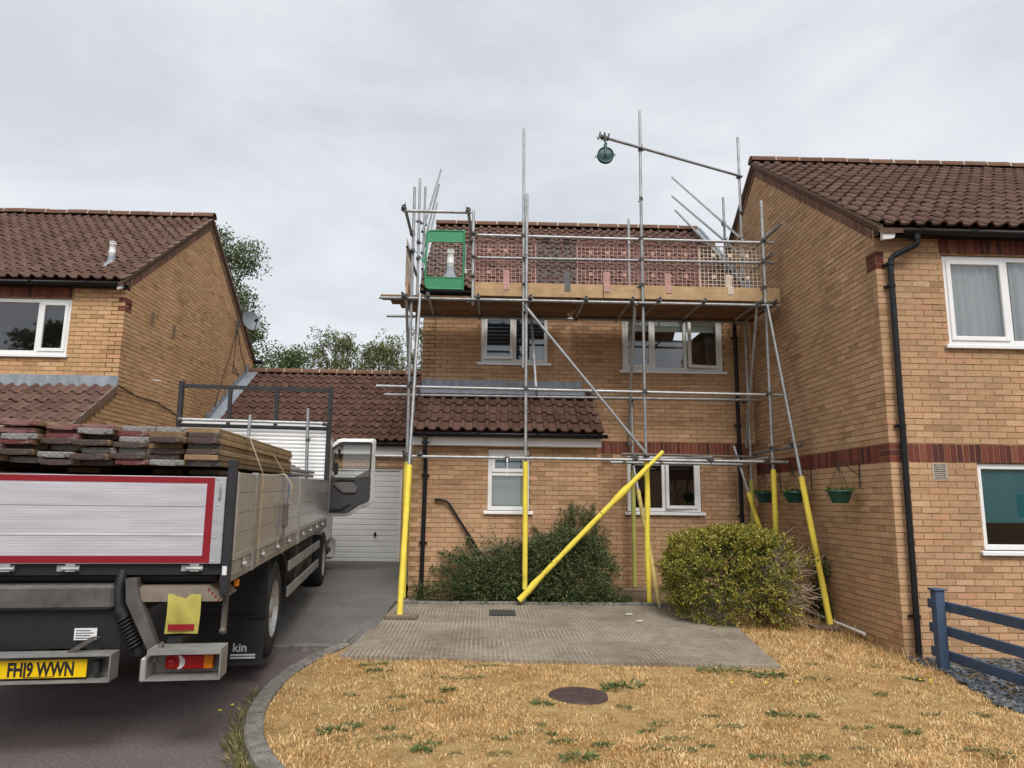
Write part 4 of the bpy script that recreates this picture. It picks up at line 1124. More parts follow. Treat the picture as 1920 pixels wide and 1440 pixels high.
# ================================================================== scaffold
scaf = thing('scaffold', 'galvanised tube scaffold with yellow padded legs against the middle house', 'scaffold', (1.6, 11.1, .05))
TR = .0242
def lerp(a, b_, t): return tuple(a[i] + (b_[i] - a[i]) * t for i in range(3))
def pole(name, a, b_, sleeve=None, mat='galv', smat='foam', sr=.041, bend=0):
    o = MB().tube(a, b_, TR, 14, inner=.0195).build(name, MAT[mat], scaf)
    if sleeve:
        p, q = lerp(a, b_, sleeve[0]), lerp(a, b_, sleeve[1])
        n = 12
        pts, rr = [], []
        for i in range(n + 1):
            t = i / n; c = np.array(lerp(p, q, t))
            if bend: c += np.array([bend * math.sin(t * 7.3) * .5, -abs(bend) * .2, 0])
            pts.append(c); rr.append(sr * (1 + .05 * math.sin(i * 2.1) + (.10 if bend and i in (4, 8) else 0)))
        MB().path(pts, rr, 16).build('foam_sleeve', MAT[smat], o)
    return o
pole('standard', (-1.32, 11.10, 6.71), (-1.27, 11.10, .06), (.68, .985))
pole('standard', (.48, 11.135, 7.82), (.51, 11.135, 3.71))
pole('standard', (.54, 11.075, 6.63), (.56, 11.075, .10), (.676, .97))
pole('standard', (2.45, 11.10, 8.20), (2.44, 11.10, 6.62))
pole('standard', (2.44, 11.10, 6.615), (2.45, 11.10, .06), (.66, .992), bend=.02)
pole('standard', (4.47, 11.10, 6.62), (4.45, 11.10, .06), (.682, .99))
pole('gate_post', (-.34, 11.10, 6.32), (-.32, 11.10, 4.72))
pole('standard', (-1.37, 12.30, 7.43), (-1.30, 12.30, .14), (.719, .99), smat='foam')
pole('standard', (2.48, 12.35, 6.77), (2.49, 12.35, .10), (.691, .985), smat='foam_faded')
pole('standard', (4.58, 12.35, 8.45), (4.56, 12.35, .10), (.77, .99), smat='foam_faded')
pole('raker', (-1.16, 11.0, 4.86), (-1.16, 9.80, .055), (.575, .997))
pole('raker', (4.45, 11.0, 4.78), (4.59, 9.75, .01), (.582, .997))
pole('raker', (2.45, 12.2, 2.33), (2.545, 10.72, .0), (.223, .95), smat='foam_dirty', sr=.036)
pole('raker', (4.26, 12.3, 2.60), (4.58, 11.23, .06), (.32, .97), sr=.038)
pole('brace', (-1.38, 11.0, 4.83), (-1.38, 11.9, 3.45)); pole('brace', (2.29, 11.0, 4.74), (2.40, 12.3, 2.58)); pole('brace', (4.28, 11.0, 4.78), (4.47, 12.3, 2.55))
pole('brace', (.69, 12.2, 4.79), (.73, 11.22, 3.28)); pole('brace', (.55, 10.985, 4.65), (2.43, 10.985, 2.35))
# long padded brace in front, its foam slipped and kinked
yb0, yb1 = (2.67, 10.9, 2.39), (.47, 10.9, .17)
o = MB().tube(lerp(yb0, yb1, .03), lerp(yb0, yb1, .97), TR, 12).build('padded_brace', MAT['galv'], scaf)
o['label'] = 'long diagonal pole wrapped in bright yellow foam'
pts, rr = [], []
for i in range(31):
    t = i / 30; c = np.array(lerp(yb0, yb1, t)); c[2] += .010 * math.sin(t * math.pi) - (.015 if t > .93 else 0) ; c[1] -= .005 * math.sin(t * 9)
    pts.append(c); rr.append(.040 + (.014 if abs(t - .30) < .05 else 0) + (.008 if t > .88 else 0) - (.010 if t < .12 else 0) + .002 * math.sin(i * 1.7))
MB().path(pts[:14], rr[:14], 18).build('foam_sleeve', MAT['foam'], o); MB().path([pts[13] + (pts[14] - pts[13]) * .12] + pts[14:], [.040] + rr[14:], 18).build('foam_sleeve', MAT['foam'], o)
L_ = 'ledger'
pole(L_, (-1.81, 11.03, 4.79), (4.66, 11.03, 4.79)); pole(L_, (-1.87, 12.25, 4.81), (4.60, 12.25, 4.83)); pole(L_, (-1.82, 11.165, 3.38), (4.73, 11.165, 3.34)); pole(L_, (-1.85, 12.22, 3.40), (4.70, 12.22, 3.41))
pole(L_, (-1.77, 11.035, 2.27), (4.67, 11.035, 2.26)); pole(L_, (2.05, 12.1, 2.28), (4.40, 12.1, 2.27)); pole(L_, (2.26, 12.2, 2.43), (4.72, 12.2, 2.41), mat='galv_rust')
pole('guard_rail', (-.36, 11.165, 5.93), (4.67, 11.165, 5.91)); pole('guard_rail', (-.36, 11.165, 5.54), (4.65, 11.165, 5.56))
for x, z in ((-1.43, 4.84), (-1.03, 4.84), (-.23, 4.84), (.60, 4.84), (1.49, 4.84), (2.24, 4.84), (2.68, 4.84), (3.41, 4.84), (4.33, 4.85), (4.56, 4.85)):
    pole('transom', (x, 10.9, z - .005), (x + random.uniform(-.03, .03), 12.5, z + .02))
for x, z in ((2.26, 2.315), (4.31, 2.315), (-1.32, 2.33), (-1.09, 2.32)): pole('transom', (x, 10.88, z), (x + .05, 12.4, z + .01))
pole('transom', (3.45, 10.9, 2.31), (2.9, 12.1, 2.34)); pole('transom', (-1.22, 10.85, 3.45), (-1.24, 12.3, 3.46)); pole('transom', (4.62, 10.38, 2.47), (4.60, 12.5, 2.48))
pole('gate_rail', (-1.33, 10.0, 5.91), (-1.35, 11.2, 5.91)); pole('gate_rail', (-.39, 10.0, 5.89), (-.37, 11.2, 5.94)); pole('gate_rail', (-1.36, 10.1, 5.87), (-.34, 10.1, 5.87))
pole('guard_rail', (4.56, 10.60, 6.0), (4.56, 12.4, 6.05)); pole('guard_rail', (4.56, 11.0, 5.66), (4.56, 12.4, 5.66)); pole('guard_rail', (-1.38, 10.9, 5.6), (-1.38, 12.4, 5.6))
# sloping rails that follow the gables
for (a, b_) in (((-1.36, 12.9, 6.64), (-1.36, 16.9, 9.87)), ((-1.36, 12.93, 6.23), (-1.36, 16.4, 9.23)), ((-1.36, 13.1, 5.97), (-1.36, 16.05, 8.6))): pole('sloping_rail', a, b_)
for (a, b_) in (((4.55, 12.17, 6.32), (4.55, 16.98, 9.86)), ((4.55, 12.44, 6.19), (4.55, 17.03, 9.37)), ((4.55, 12.76, 5.96), (4.55, 16.76, 8.87))): pole('sloping_rail', a, b_)
pole('rail_post', (-1.38, 13.4, 7.78), (-1.38, 13.4, 5.5)); pole('rail_post', (4.55, 13.2, 7.62), (4.55, 13.2, 6.10))
pole('hoist_arm', (1.68, 10.61, 7.44), (4.62, 12.33, 7.65))
# couplers
cm = MB()
cm.tube((0, 0, -.028), (0, 0, .028), .036, 12); cm.tube((-.028, -.055, 0), (.028, -.055, 0), .036, 12); cm.box(-.02, .02, -.045, -.01, -.03, .03)
cm.tube((.03, .01, 0), (.075, .03, 0), .009, 6); cm.tube((.02, -.075, .02), (.035, -.095, .06), .009, 6); cm.box(.03, .05, -.02, .03, -.02, .02)
cme = mesh_of('coupler', cm.v, cm.f, MAT['coupler']); cme.polygons.foreach_set('use_smooth', cm.sm)
CP = [(-1.31, 11.1, 4.79), (-1.30, 11.1, 3.40), (-1.29, 11.1, 2.29), (.50, 11.12, 5.93), (.51, 11.12, 5.54), (.55, 11.09, 4.80), (.55, 11.09, 3.37), (.56, 11.09, 2.29), (.53, 11.1, 4.62), (.52, 11.1, 5.1),
      (2.44, 11.1, 5.92), (2.44, 11.1, 5.55), (2.44, 11.1, 4.80), (2.44, 11.1, 5.12), (2.45, 11.1, 3.36), (2.45, 11.06, 2.33), (2.45, 11.1, 2.27), (2.44, 11.1, 6.62), (2.44, 11.1, 7.48), (4.46, 11.1, 5.91), (4.46, 11.1, 5.56), (4.46, 11.1, 4.80), (4.46, 11.1, 5.12), (4.45, 11.1, 3.35), (4.45, 11.1, 2.49), (4.45, 11.1, 2.27),
      (-.33, 11.1, 5.93), (-.33, 11.1, 5.54), (-.33, 11.1, 4.80), (-.33, 11.1, 5.2), (-.37, 11.1, 5.80), (-1.34, 11.1, 5.9), (-1.33, 11.1, 5.6), (-1.36, 10.1, 5.9), (-.38, 10.1, 5.9), (-1.36, 12.3, 6.6), (-1.36, 12.3, 6.2), (-1.36, 12.3, 5.9), (-1.37, 13.38, 7.0), (-1.37, 13.38, 6.55), (4.56, 13.2, 7.08), (4.56, 13.2, 6.7), (4.56, 12.35, 6.42), (4.57, 12.33, 7.64),
      (4.58, 12.35, 6.95), (.73, 11.24, 3.38), (2.39, 12.3, 2.62), (4.47, 12.3, 2.58), (4.55, 10.5, 2.48), (-1.38, 11.05, 4.80), (2.29, 11.02, 4.76), (4.28, 11.02, 4.78), (.27, 11.02, 2.26), (3.44, 10.98, 2.28), (2.25, 10.98, 2.29), (4.31, 10.98, 2.29), (-1.31, 10.98, 2.30), (-1.09, 10.98, 2.30), (-1.22, 10.98, 3.43), (4.5, 12.3, 3.4), (2.48, 12.32, 3.4)]
CP += [(x, 11.02, 4.82) for x in (-1.43, -1.03, -.23, .60, 1.49, 2.24, 2.68, 3.41, 4.33, 4.56)] + [(x, 12.24, 4.84) for x in (-1.03, -.23, .60, 1.49, 2.68, 3.41, 4.33)]
for p in CP:
    o = link('coupler', cme, scaf); o.location = p; o.rotation_euler = (random.uniform(-.4, .4), random.choice((0, 1.57, 0)), random.choice((0, .0, 3.1416)) + random.uniform(-.3, .3)); o.scale = (.88, .88, .88)
# toe boards
for (a, b_) in ((-.30, 1.80), (1.812, 4.74)):
    MB().bbox(a, b_, 11.155, 11.193, 4.895, 5.125, .004).build('toe_board', MAT['toe'], scaf)
MB().bbox(-1.42, -1.382, 11.2, 12.3, 4.90, 5.13, .004).build('toe_board', MAT['toe'], scaf)
# boards of the deck, each its own thing
NAMES = ('front edge', 'second row from the front', 'middle row', 'second row from the wall', 'row against the wall')
for r_ in range(5):
    y = 11.205 + r_ * .243
    for c, (a, b_) in enumerate(((-1.82 + .12 * r_ + random.uniform(-.03, .05), 1.35 + random.uniform(-.05, .05)), (1.40 + random.uniform(0, .05), 4.72 - random.uniform(0, .04)))):
        mb = MB().bbox(a, b_, y, y + .225, 4.862 + (.0 if c else .001), 4.899, .005)
        o = mb.build('scaffold_board', MAT['deck'])
        tag(o, f'brown deck board, {NAMES[r_]}, {"gate half" if c == 0 else "right half"} of the scaffold', 'scaffold board', 'deck boards of the scaffold')
# brick guards
MAT['mesh_pink'] = M('pink_plastic', (.44, .24, .21), .6, var=.12, scale=8)
MAT['mesh_grey'] = M('grey_plastic', (.10, .095, .10), .6, var=.15, scale=8)
MAT['mesh_cream'] = M('cream_plastic', (.56, .46, .37), .6, var=.12, scale=8)
def brick_guard(x0, x1, mat, clip, label, y=11.235):
    t = thing('brick_guard', label, 'mesh panel', ((x0 + x1) / 2, y, 5.0), 'mesh guards along the scaffold')
    z0, z1 = 5.06, 5.85
    mb = MB()
    nv, nh = max(8, int((x1 - x0) / .066)), 12
    for i in range(nv + 1):
        x = x0 + (x1 - x0) * i / nv; w = .009 if i in (0, nv) else .0042
        mb.box(x - w, x + w, y - .004, y + .004, z0, z1)
    for j in range(nh + 1):
        z = z0 + (z1 - z0) * j / nh; w = .009 if j in (0, nh) else .0042
        mb.box(x0, x1, y - .0032, y + .0032, z - w, z + w)
    mb.build('mesh', mat, t)
    c = MB()
    for q in (.22, .5, .78):
        for zz in (5.32, 5.70): c.box(x0 + (x1 - x0) * q - .03, x0 + (x1 - x0) * q + .03, y - .007, y + .007, zz - .03, zz + .03)
    c.build('stiffener', mat, t)
    for q in (.2, .75): MB().bbox(x0 + (x1 - x0) * q - .055, x0 + (x1 - x0) * q + .055, y - .05, y + .02, z1 - .01, z1 + .10, .02).build('top_hook', mat, t)
    h = MB(); h.box(clip - .05, clip + .05, y - .012, y - .004, 5.13, 5.36); h.prism([(y - .012, 5.14), (y - .085, 5.13), (y - .09, 5.12), (y - .09, 5.0), (y - .082, 5.0), (y - .082, 5.115), (y - .012, 5.125)], 'x', clip - .048, clip + .048)
    for k in (-.03, 0, .03): h.box(clip + k - .004, clip + k + .004, y - .018, y - .01, 5.15, 5.34)
    h.build('toe_board_clip', mat, t)
brick_guard(-.29, .70, MAT['mesh_pink'], .22, 'faded pink mesh guard beside the green gate')
brick_guard(.73, 1.37, MAT['mesh_grey'], 1.22, 'dark grey mesh guard between the pink ones')
brick_guard(1.39, 2.40, MAT['mesh_pink'], 1.87, 'faded pink mesh guard just right of the dark grey one')
brick_guard(2.43, 3.42, MAT['mesh_pink'], 2.89, 'faded pink mesh guard next to the cream one')
brick_guard(3.44, 4.46, MAT['mesh_cream'], 3.91, 'cream mesh guard at the right end of the scaffold')
t = thing('brick_guard', 'cream mesh guard seen edge-on at the left end of the scaffold', 'mesh panel', (-1.43, 11.75, 5.0), 'mesh guards along the scaffold')
mb = MB()
for i in range(15): y = 11.2 + i * .075; mb.box(-1.434, -1.426, y - .004, y + .004, 5.06, 5.86)
for j in range(13): z = 5.06 + j * .0665; mb.box(-1.433, -1.427, 11.2, 12.25, z - .004, z + .004)
mb.build('mesh', MAT['mesh_cream'], t)
# green gate
MAT['green'] = M('green_paint', (.030, .235, .105), .45, var=.10, scale=4)
t = thing('scaffold_gate', 'green safety gate with open mesh at the ladder opening', 'gate', (-.79, 11.14, 4.98))
gx0, gx1, gz0, gz1, gy = -1.10, -.485, 4.99, 5.98, 11.14
fr = MB().path([(gx1, gy, gz0), (gx0 + .06, gy, gz0), (gx0 + .02, gy, gz0 + .02), (gx0, gy, gz0 + .07), (gx0, gy, gz1 - .07), (gx0 + .02, gy, gz1 - .02), (gx0 + .07, gy, gz1), (gx1, gy, gz1)], .016, 8); fr.tube((gx1, gy, gz0 - .015), (gx1, gy, gz1 + .015), .017, 8)
fr.tube((gx0, gy, gz1 - .19), (gx1, gy, gz1 - .19), .012, 8); fr.tube((gx0, gy, gz0 + .19), (gx1, gy, gz0 + .19), .012, 8); fr.box(gx0 - .07, gx0, gy - .01, gy + .01, 5.44, 5.50); fr.build('frame', MAT['green'], t)
MB().box(gx0 + .012, gx1 - .01, gy - .003, gy + .003, gz1 - .185, gz1 - .01).build('panel', MAT['green'], t); MB().box(gx0 + .012, gx1 - .01, gy - .003, gy + .003, gz0 + .01, gz0 + .185).build('panel', MAT['green'], t)
ms = MB()
for i in range(1, 10): x = gx0 + (gx1 - gx0) * i / 10; ms.box(x - .0013, x + .0013, gy - .0013, gy + .0013, gz0 + .19, gz1 - .19)
for j in range(1, 10): z = gz0 + .19 + (gz1 - gz0 - .38) * j / 10; ms.box(gx0, gx1, gy - .001, gy + .001, z - .0013, z + .0013)
ms.build('mesh', MAT['galv'], t)
hn = MB(); hn.tube((gx1 + .03, gy, 5.30), (gx1 + .03, gy, 5.72), .012, 8); hn.tube((gx1, gy, 5.72), (gx1 + .14, gy, 5.72), .010, 6); hn.tube((gx1, gy, 5.32), (gx1 + .14, gy, 5.32), .010, 6); hn.box(gx1 + .02, gx1 + .06, gy - .02, gy + .02, 5.25, 5.33); hn.build('hinge', MAT['galv'], t)
# gin wheel
MAT['gin'] = M('dark_green_steel', (.014, .070, .066), .45, var=.25, scale=12)
gc = np.array([1.78, 10.65, 7.13])
t = thing('gin_wheel', 'dark green pulley wheel hanging from the scaffold arm', 'pulley', tuple(gc + np.array([0, 0, .3])))
wh = MB().lathe([(0.0, -.020), (.10, -.020), (.115, -.012), (.122, -.032), (.135, -.032), (.135, -.022), (.118, 0), (.135, .022), (.135, .032), (.122, .032), (.115, .012), (.10, .020), (0, .020)], gc, 'y', 32); wh.build('wheel', MAT['gin'], t)
bk = MB(); bk.box(gc[0] - .02, gc[0] + .02, gc[1] - .055, gc[1] - .045, gc[2] - .03, gc[2] + .19); bk.box(gc[0] - .02, gc[0] + .02, gc[1] + .045, gc[1] + .055, gc[2] - .03, gc[2] + .19); bk.box(gc[0] - .02, gc[0] + .02, gc[1] - .055, gc[1] + .055, gc[2] + .18, gc[2] + .20)
bk.tube((gc[0], gc[1] - .06, gc[2]), (gc[0], gc[1] + .06, gc[2]), .014, 8); bk.tube(tuple(gc + [0, 0, .19]), tuple(gc + [0, 0, .26]), .010, 8); bk.tube(tuple(gc + [-.02, 0, .25]), tuple(gc + [.02, 0, .29]), .02, 8); bk.build('yoke', MAT['gin'], t)
gd_ = MB(); n = 20
gd_.path([(gc[0] + .17 * math.cos(q), gc[1] + .06 * math.sin(q), gc[2] - .01 + .02 * math.cos(q)) for q in np.linspace(0, 2 * math.pi, 25)], .005, 6); gd_.build('rope_guide', MAT['gin'], t)
ce = MB()
for k in range(7):
    p = np.array([1.68 + .07 * (k % 4) * .7, 10.61 + .02 * k, 7.44 + random.uniform(-.02, .03)]); ce.tube(p, p + np.array([random.uniform(-.05, .05), random.uniform(-.05, .05), random.uniform(.03, .08)]), .013, 6)
ce.tube((1.70, 10.62, 7.44), (1.76, 10.66, 7.445), .036, 10); ce.tube((1.79, 10.67, 7.44), (1.83, 10.70, 7.445), .036, 10); ce.build('end_coupler', MAT['coupler'], t)
# sole boards
for (x, y, z, w, label) in ((-1.13, 9.78, .105, .42, 'weathered timber pad under the nearest padded leg by the driveway'), (-1.22, 11.12, .125, .3, 'timber pad under the padded leg at the porch corner'), (2.5, 12.3, .18, .5, 'timber pad under the faded padded leg by the ground floor window'), (4.5, 9.75, .015, .35, 'timber pad under the raking leg beside the right wall')):
    o = MB().bbox(x - w / 2, x + w / 2, y - .112, y + .112, z - .035, z + .006, .004).build('sole_board', MAT['sole']); tag(o, label, 'sole board', 'timber pads under scaffold legs')
# cable tie tag hanging from the ledger
tg = MB().box(.262, .272, 10.99, 10.995, 1.98, 2.22); tg.box(.255, .279, 10.985, 10.999, 2.20, 2.26); tag(tg.build('cable_tie', MAT['upvc']), 'white strip hanging from the scaffold pole in front of the porch window', 'cable tie')
# ================================================================== flatbed truck (local axes: x right, y forward, z up)
truck = thing('flatbed_truck', 'aluminium dropside truck with red bordered tailgate, reversed in beside the lawn', 'truck', (-3.01, 5.02, 0), local=True)
truck.rotation_euler = (R(1.1), 0, R(7.2))
MAT['alu'] = M('brushed_aluminium', (.60, .60, .63), .38, .75, var=.12, scale=2.5, space='obj', streak=(.4, 1, 7), bs=.05, bscale=40)
MAT['alu_gate'] = M('tailgate_aluminium', (.66, .635, .685), .38, .5, var=.15, scale=2.2, space='obj', streak=(.7, 1, 8))
MAT['alu_polish'] = M('polished_aluminium', (.62, .62, .61), .16, .55, var=.10, scale=3, space='obj', streak=(1, .4, 3))
MAT['alu_dull'] = M('dull_aluminium', (.40, .385, .355), .5, .3, var=.18, scale=5, space='obj', streak=(1, 3, .6))
MAT['alu_dirty'] = M('dirty_aluminium', (.36, .35, .335), .5, .5, var=.30, scale=6, space='obj')
MAT['red_tape'] = M('red_reflective_tape', (.24, .004, .012), .4, var=.15, scale=30, space='obj')
MAT['chassis'] = M('chassis_black', (.010, .010, .011), .6, var=.4, scale=9, space='obj')
MAT['black_frame'] = M('black_frame_paint', (.020, .021, .025), .45, var=.3, scale=9, space='obj')
MAT['rubber'] = M('rubber', (.018, .018, .019), .8, var=.3, scale=12, space='obj', bs=.2)
MAT['flap'] = M('flap_rubber', (.014, .015, .018), .55, var=.4, scale=6, space='obj')
MAT['grime'] = M('grimy_steel', (.12, .11, .10), .6, .4, var=.35, scale=8, space='obj')
MAT['cab_white'] = M('cab_paint', (.66, .66, .64), .3, var=.03, scale=2, space='obj')
MAT['panel_white'] = M('white_panel', (.84, .85, .86), .35, .15, var=.04, scale=3, space='obj')
MAT['plastic_dark'] = M('cab_plastic', (.050, .050, .054), .55, var=.12, scale=10, space='obj')
MAT['plastic_grey'] = M('cab_trim', (.135, .125, .122), .6, var=.08, scale=10, space='obj')
MAT['plate'] = M('plate_yellow', (.80, .52, .0), .35, var=.03, scale=4, space='obj')
MAT['print_black'] = M('print_black', (.012, .012, .012), .5, var=.0)
MAT['print_white'] = M('print_white', (.70, .70, .70), .6, var=.05)
MAT['lens_red'] = M('lens_red', (.42, .004, .006), .15, var=.15, scale=40, space='obj')
MAT['lens_amber'] = M('lens_amber', (.75, .20, .0), .15, var=.1, scale=40, space='obj')
MAT['lens_clear'] = M('lens_clear', (.72, .72, .74), .12, var=.05, scale=40, space='obj')
MAT['flag_yellow'] = M('flag_yellow', (.38, .33, .065), .7, var=.25, scale=9, space='obj')
MAT['ply'] = M('lift_deck', (.20, .165, .13), .7, var=.25, scale=8, space='obj')
MAT['alu_box'] = M('weathered_channel', (.25, .243, .232), .6, .3, var=.3, scale=7, space='obj')
MAT['rim'] = M('wheel_rim', (.42, .42, .41), .4, .4, var=.3, scale=10, space='obj')
def T(name, mb, mat, parent=None, label=None):
    o = mb.build(name, MAT[mat], parent or truck)
    if label: o['label'] = label
    return o
def text_part(s_, size, loc, mat, parent, bold=0.0, rot=(math.pi / 2, 0, 0), sx=1.0):
    cu_ = bpy.data.curves.new('text', 'FONT'); cu_.body = s_; cu_.size = size; cu_.extrude = .0008; cu_.offset = bold; cu_.resolution_u = 3
    tmp = bpy.data.objects.new('text', cu_); COL.objects.link(tmp)
    dg = bpy.context.evaluated_depsgraph_get(); dg.update()
    me = bpy.data.meshes.new_from_object(tmp.evaluated_get(dg)); bpy.data.objects.remove(tmp)
    me.materials.clear(); me.materials.append(MAT[mat]); me.name = 'lettering'
    o = link('lettering', me, parent); o.location = loc; o.rotation_euler = rot; o.scale = (sx, 1, 1)
    return o
# chassis and bed
ch = MB()
for x in (-.42, .42): ch.box(x - .04, x + .04, .25, 8.5, .72, .98)
for y in (.5, 1.4, 2.9, 4.0, 5.2, 6.4): ch.box(-.42, .42, y, y + .08, .76, .94)
for y in np.arange(.3, 6.7, .45): ch.box(-1.18, 1.18, y, y + .06, .985, 1.06)
T('chassis', ch, 'chassis')
bd = MB(); bd.box(-1.19, 1.19, .0, 6.75, 1.075, 1.15); T('bed_floor', bd, 'chassis')
for s_ in (-1, 1):
    rv = MB(); rv.bbox(s_ * 1.145, s_ * 1.215, .04, 6.75, 1.015, 1.155, .006); rv.box(s_ * 1.213, s_ * 1.222, .04, 6.75, 1.06, 1.075); T('side_rail', rv, 'alu_dirty')
# tailgate
tg = MB(); zs = [1.150, 1.345, 1.545, 1.748]
for a, b_ in zip(zs, zs[1:]): tg.bbox(-1.16, 1.16, -.032, 0, a + .0015, b_ - .0015, .004)
tgo = T('tailgate', tg, 'alu_gate')
rg_ = MB()
for z in (1.345, 1.545): rg_.bbox(-1.034, 1.034, -.0375, -.03, z - .004, z + .003, .001)
for z in np.arange(1.17, 1.73, .0195): rg_.box(-1.034, 1.034, -.0330, -.03, z, z + .0065)
T('pressed_ribs', rg_, 'alu_gate', tgo)
tp = MB(); x_, xi, y_ = 1.085, 1.035, -.0345
tp.box(-x_, x_, y_, -.03, 1.700, 1.742); tp.box(-x_, x_, y_, -.03, 1.158, 1.205); tp.box(xi, x_, y_ + .0003, -.03, 1.203, 1.702); tp.box(-x_, -xi, y_ + .0003, -.03, 1.203, 1.702); T('reflective_border', tp, 'red_tape', tgo)
for s_ in (-1, 1):
    e = MB(); e.box(s_ * 1.087, s_ * 1.158, -.036, -.028, 1.153, 1.745); T('end_plate', e, 'alu', tgo)
    l_ = MB(); l_.box(s_ * 1.115, s_ * 1.135, -.0385, -.034, 1.58, 1.70); T('latch_slot', l_, 'alu_dirty', tgo)
    l_ = MB(); l_.tube((s_ * 1.125, -.05, 1.60), (s_ * 1.125, -.05, 1.67), .006, 6); l_.tube((s_ * 1.125, -.036, 1.635), (s_ * 1.125, -.055, 1.635), .006, 6); T('latch', l_, 'rim', tgo)
    rv = MB()
    for z in (1.17, 1.33, 1.55, 1.73): rv.lathe([(0, -.006), (.006, -.005), (.008, 0)], (s_ * 1.105, -.036, z), 'y', 8)
    T('rivets', rv, 'rim', tgo)
    for x in (.99, .20):
        h = MB(); h.tube((s_ * x - .055, -.02, 1.118), (s_ * x + .055, -.02, 1.118), .013, 10); h.box(s_ * x - .03, s_ * x + .03, -.028, -.005, 1.10, 1.16); h.box(s_ * x - .09, s_ * x + .05, -.01, .0, 1.10, 1.14); T('hinge', h, 'rim', tgo)
    p = MB(); p.bbox(s_ * 1.165, s_ * 1.222, -.03, .035, .94, 1.87, .004); T('corner_post', p, 'black_frame')
    m_ = MB(); m_.box(s_ * 1.175, s_ * 1.205, -.0325, -.028, 1.075, 1.135); T('marker', m_, 'print_white')
# dropsides
def dropside(s_):
    sec = [(.06, .70, 'alu_dull'), (.82, 3.33, 'alu_polish'), (3.45, 6.72, 'alu_polish')]
    for a, b_, mt in sec:
        f = MB()
        for k in range(4):
            z0_ = 1.20 + k * .145; f.bbox(s_ * 1.195, s_ * 1.222, a, b_, z0_ + .0012, z0_ + .1438, .003)
        o = T('dropside', f, mt)
        b2 = MB(); b2.bbox(s_ * 1.19, s_ * 1.2265, a, b_, 1.160, 1.205, .004); T('bottom_rail', b2, 'alu', o)
        if a < .5: e = MB(); e.bbox(s_ * 1.19, s_ * 1.2275, .045, .10, 1.163, 1.785, .004); T('end_plate', e, 'alu', o)
        for y in np.arange(a + .35, b_, .75):
            l_ = MB(); l_.lathe([(0, .03), (.018, .028), (.024, .012), (.024, 0)], (s_ * 1.222, y, 1.105), 'x', 10); l_.box(s_ * 1.218, s_ * 1.235, y - .02, y + .02, 1.10, 1.15); T('latch', l_, 'rim', o)
    for y, mt in ((.76, 'alu_dirty'), (3.39, 'alu')):
        p = MB(); p.bbox(s_ * 1.185, s_ * 1.232, y - .045, y + .045, 1.02, 1.79, .004); T('side_post', p, mt)
dropside(1); dropside(-1)
# bulkhead
bh = MB()
for s_ in (-1, 1): bh.bbox(s_ * 1.145, s_ * 1.215, 6.76, 6.85, 1.02, 3.34, .004)
bh.bbox(-1.146, 1.146, 6.78, 6.83, 3.235, 3.295, .004); bh.bbox(-1.146, 1.146, 6.775, 6.835, 2.60, 2.655, .004)
for x in (-.42, .32): bh.bbox(x - .03, x + .03, 6.78, 6.83, 2.65, 3.236, .004)
b_o = T('bulkhead_frame', bh, 'black_frame')
n = 23; h = (2.60 - 1.16) / n
for k in range(n):
    z = 1.16 + k * h
    MB().prism([(6.80, z + .001), (6.785, z + .008), (6.78, z + h * .5), (6.785, z + h - .008), (6.80, z + h - .001), (6.812, z + h - .001), (6.812, z + .001)], 'x', -1.142, 1.142).build('panel_slat', MAT['panel_white'], b_o)
MB().box(-1.14, 1.14, 6.79, 6.81, 2.655, 2.71).build('top_strip', MAT['panel_white'], b_o)
for (a, b2) in (((-1.14, 6.66, 2.705), (1.16, 6.66, 2.70)), ((-.03, 6.4, 1.3), (-.035, 6.55, 2.80)), ((.93, 6.35, 1.3), (.87, 6.45, 2.92))):
    T('rack_tube', MB().tube(a, b2, .026, 12), 'galv')
cl = MB()
for p in ((1.12, 6.66, 2.70), (-1.12, 6.66, 2.70), (.90, 6.42, 2.42), (.92, 6.37, 1.9)): cl.tube((p[0] - .03, p[1], p[2]), (p[0] + .03, p[1], p[2]), .042, 10)
T('tube_clamp', cl, 'coupler')
# wheels, guards, flaps
def wheel(x0, x1, y, r_, name='wheel'):
    w = MB(); d = x1 - x0
    w.lathe([(r_ * .58, 0), (r_ * .86, -.0 * d), (r_ * .97, .06 * d), (r_, .18 * d), (r_, .82 * d), (r_ * .97, .94 * d), (r_ * .86, d), (r_ * .58, d)], (x0, y, r_), 'x', 36)
    o = T(name, w, 'rubber')
    s_ = 1 if x1 > 0 else -1
    xo = x1 if s_ > 0 else x0
    q = MB(); q.lathe([(r_ * .585, 0), (r_ * .55, -.02 * s_), (r_ * .50, -.10 * s_), (r_ * .22, -.11 * s_), (r_ * .20, -.02 * s_), (0, -.01 * s_)], (xo, y, r_), 'x', 30); T('rim', q, 'rim', o)
    q = MB()
    for k in range(8):
        a = 2 * math.pi * k / 8; q.tube((xo - .10 * s_, y + r_ * .36 * math.cos(a), r_ + r_ * .36 * math.sin(a)), (xo - .06 * s_, y + r_ * .36 * math.cos(a), r_ + r_ * .36 * math.sin(a)), .014, 6)
    T('wheel_nuts', q, 'grime', o)
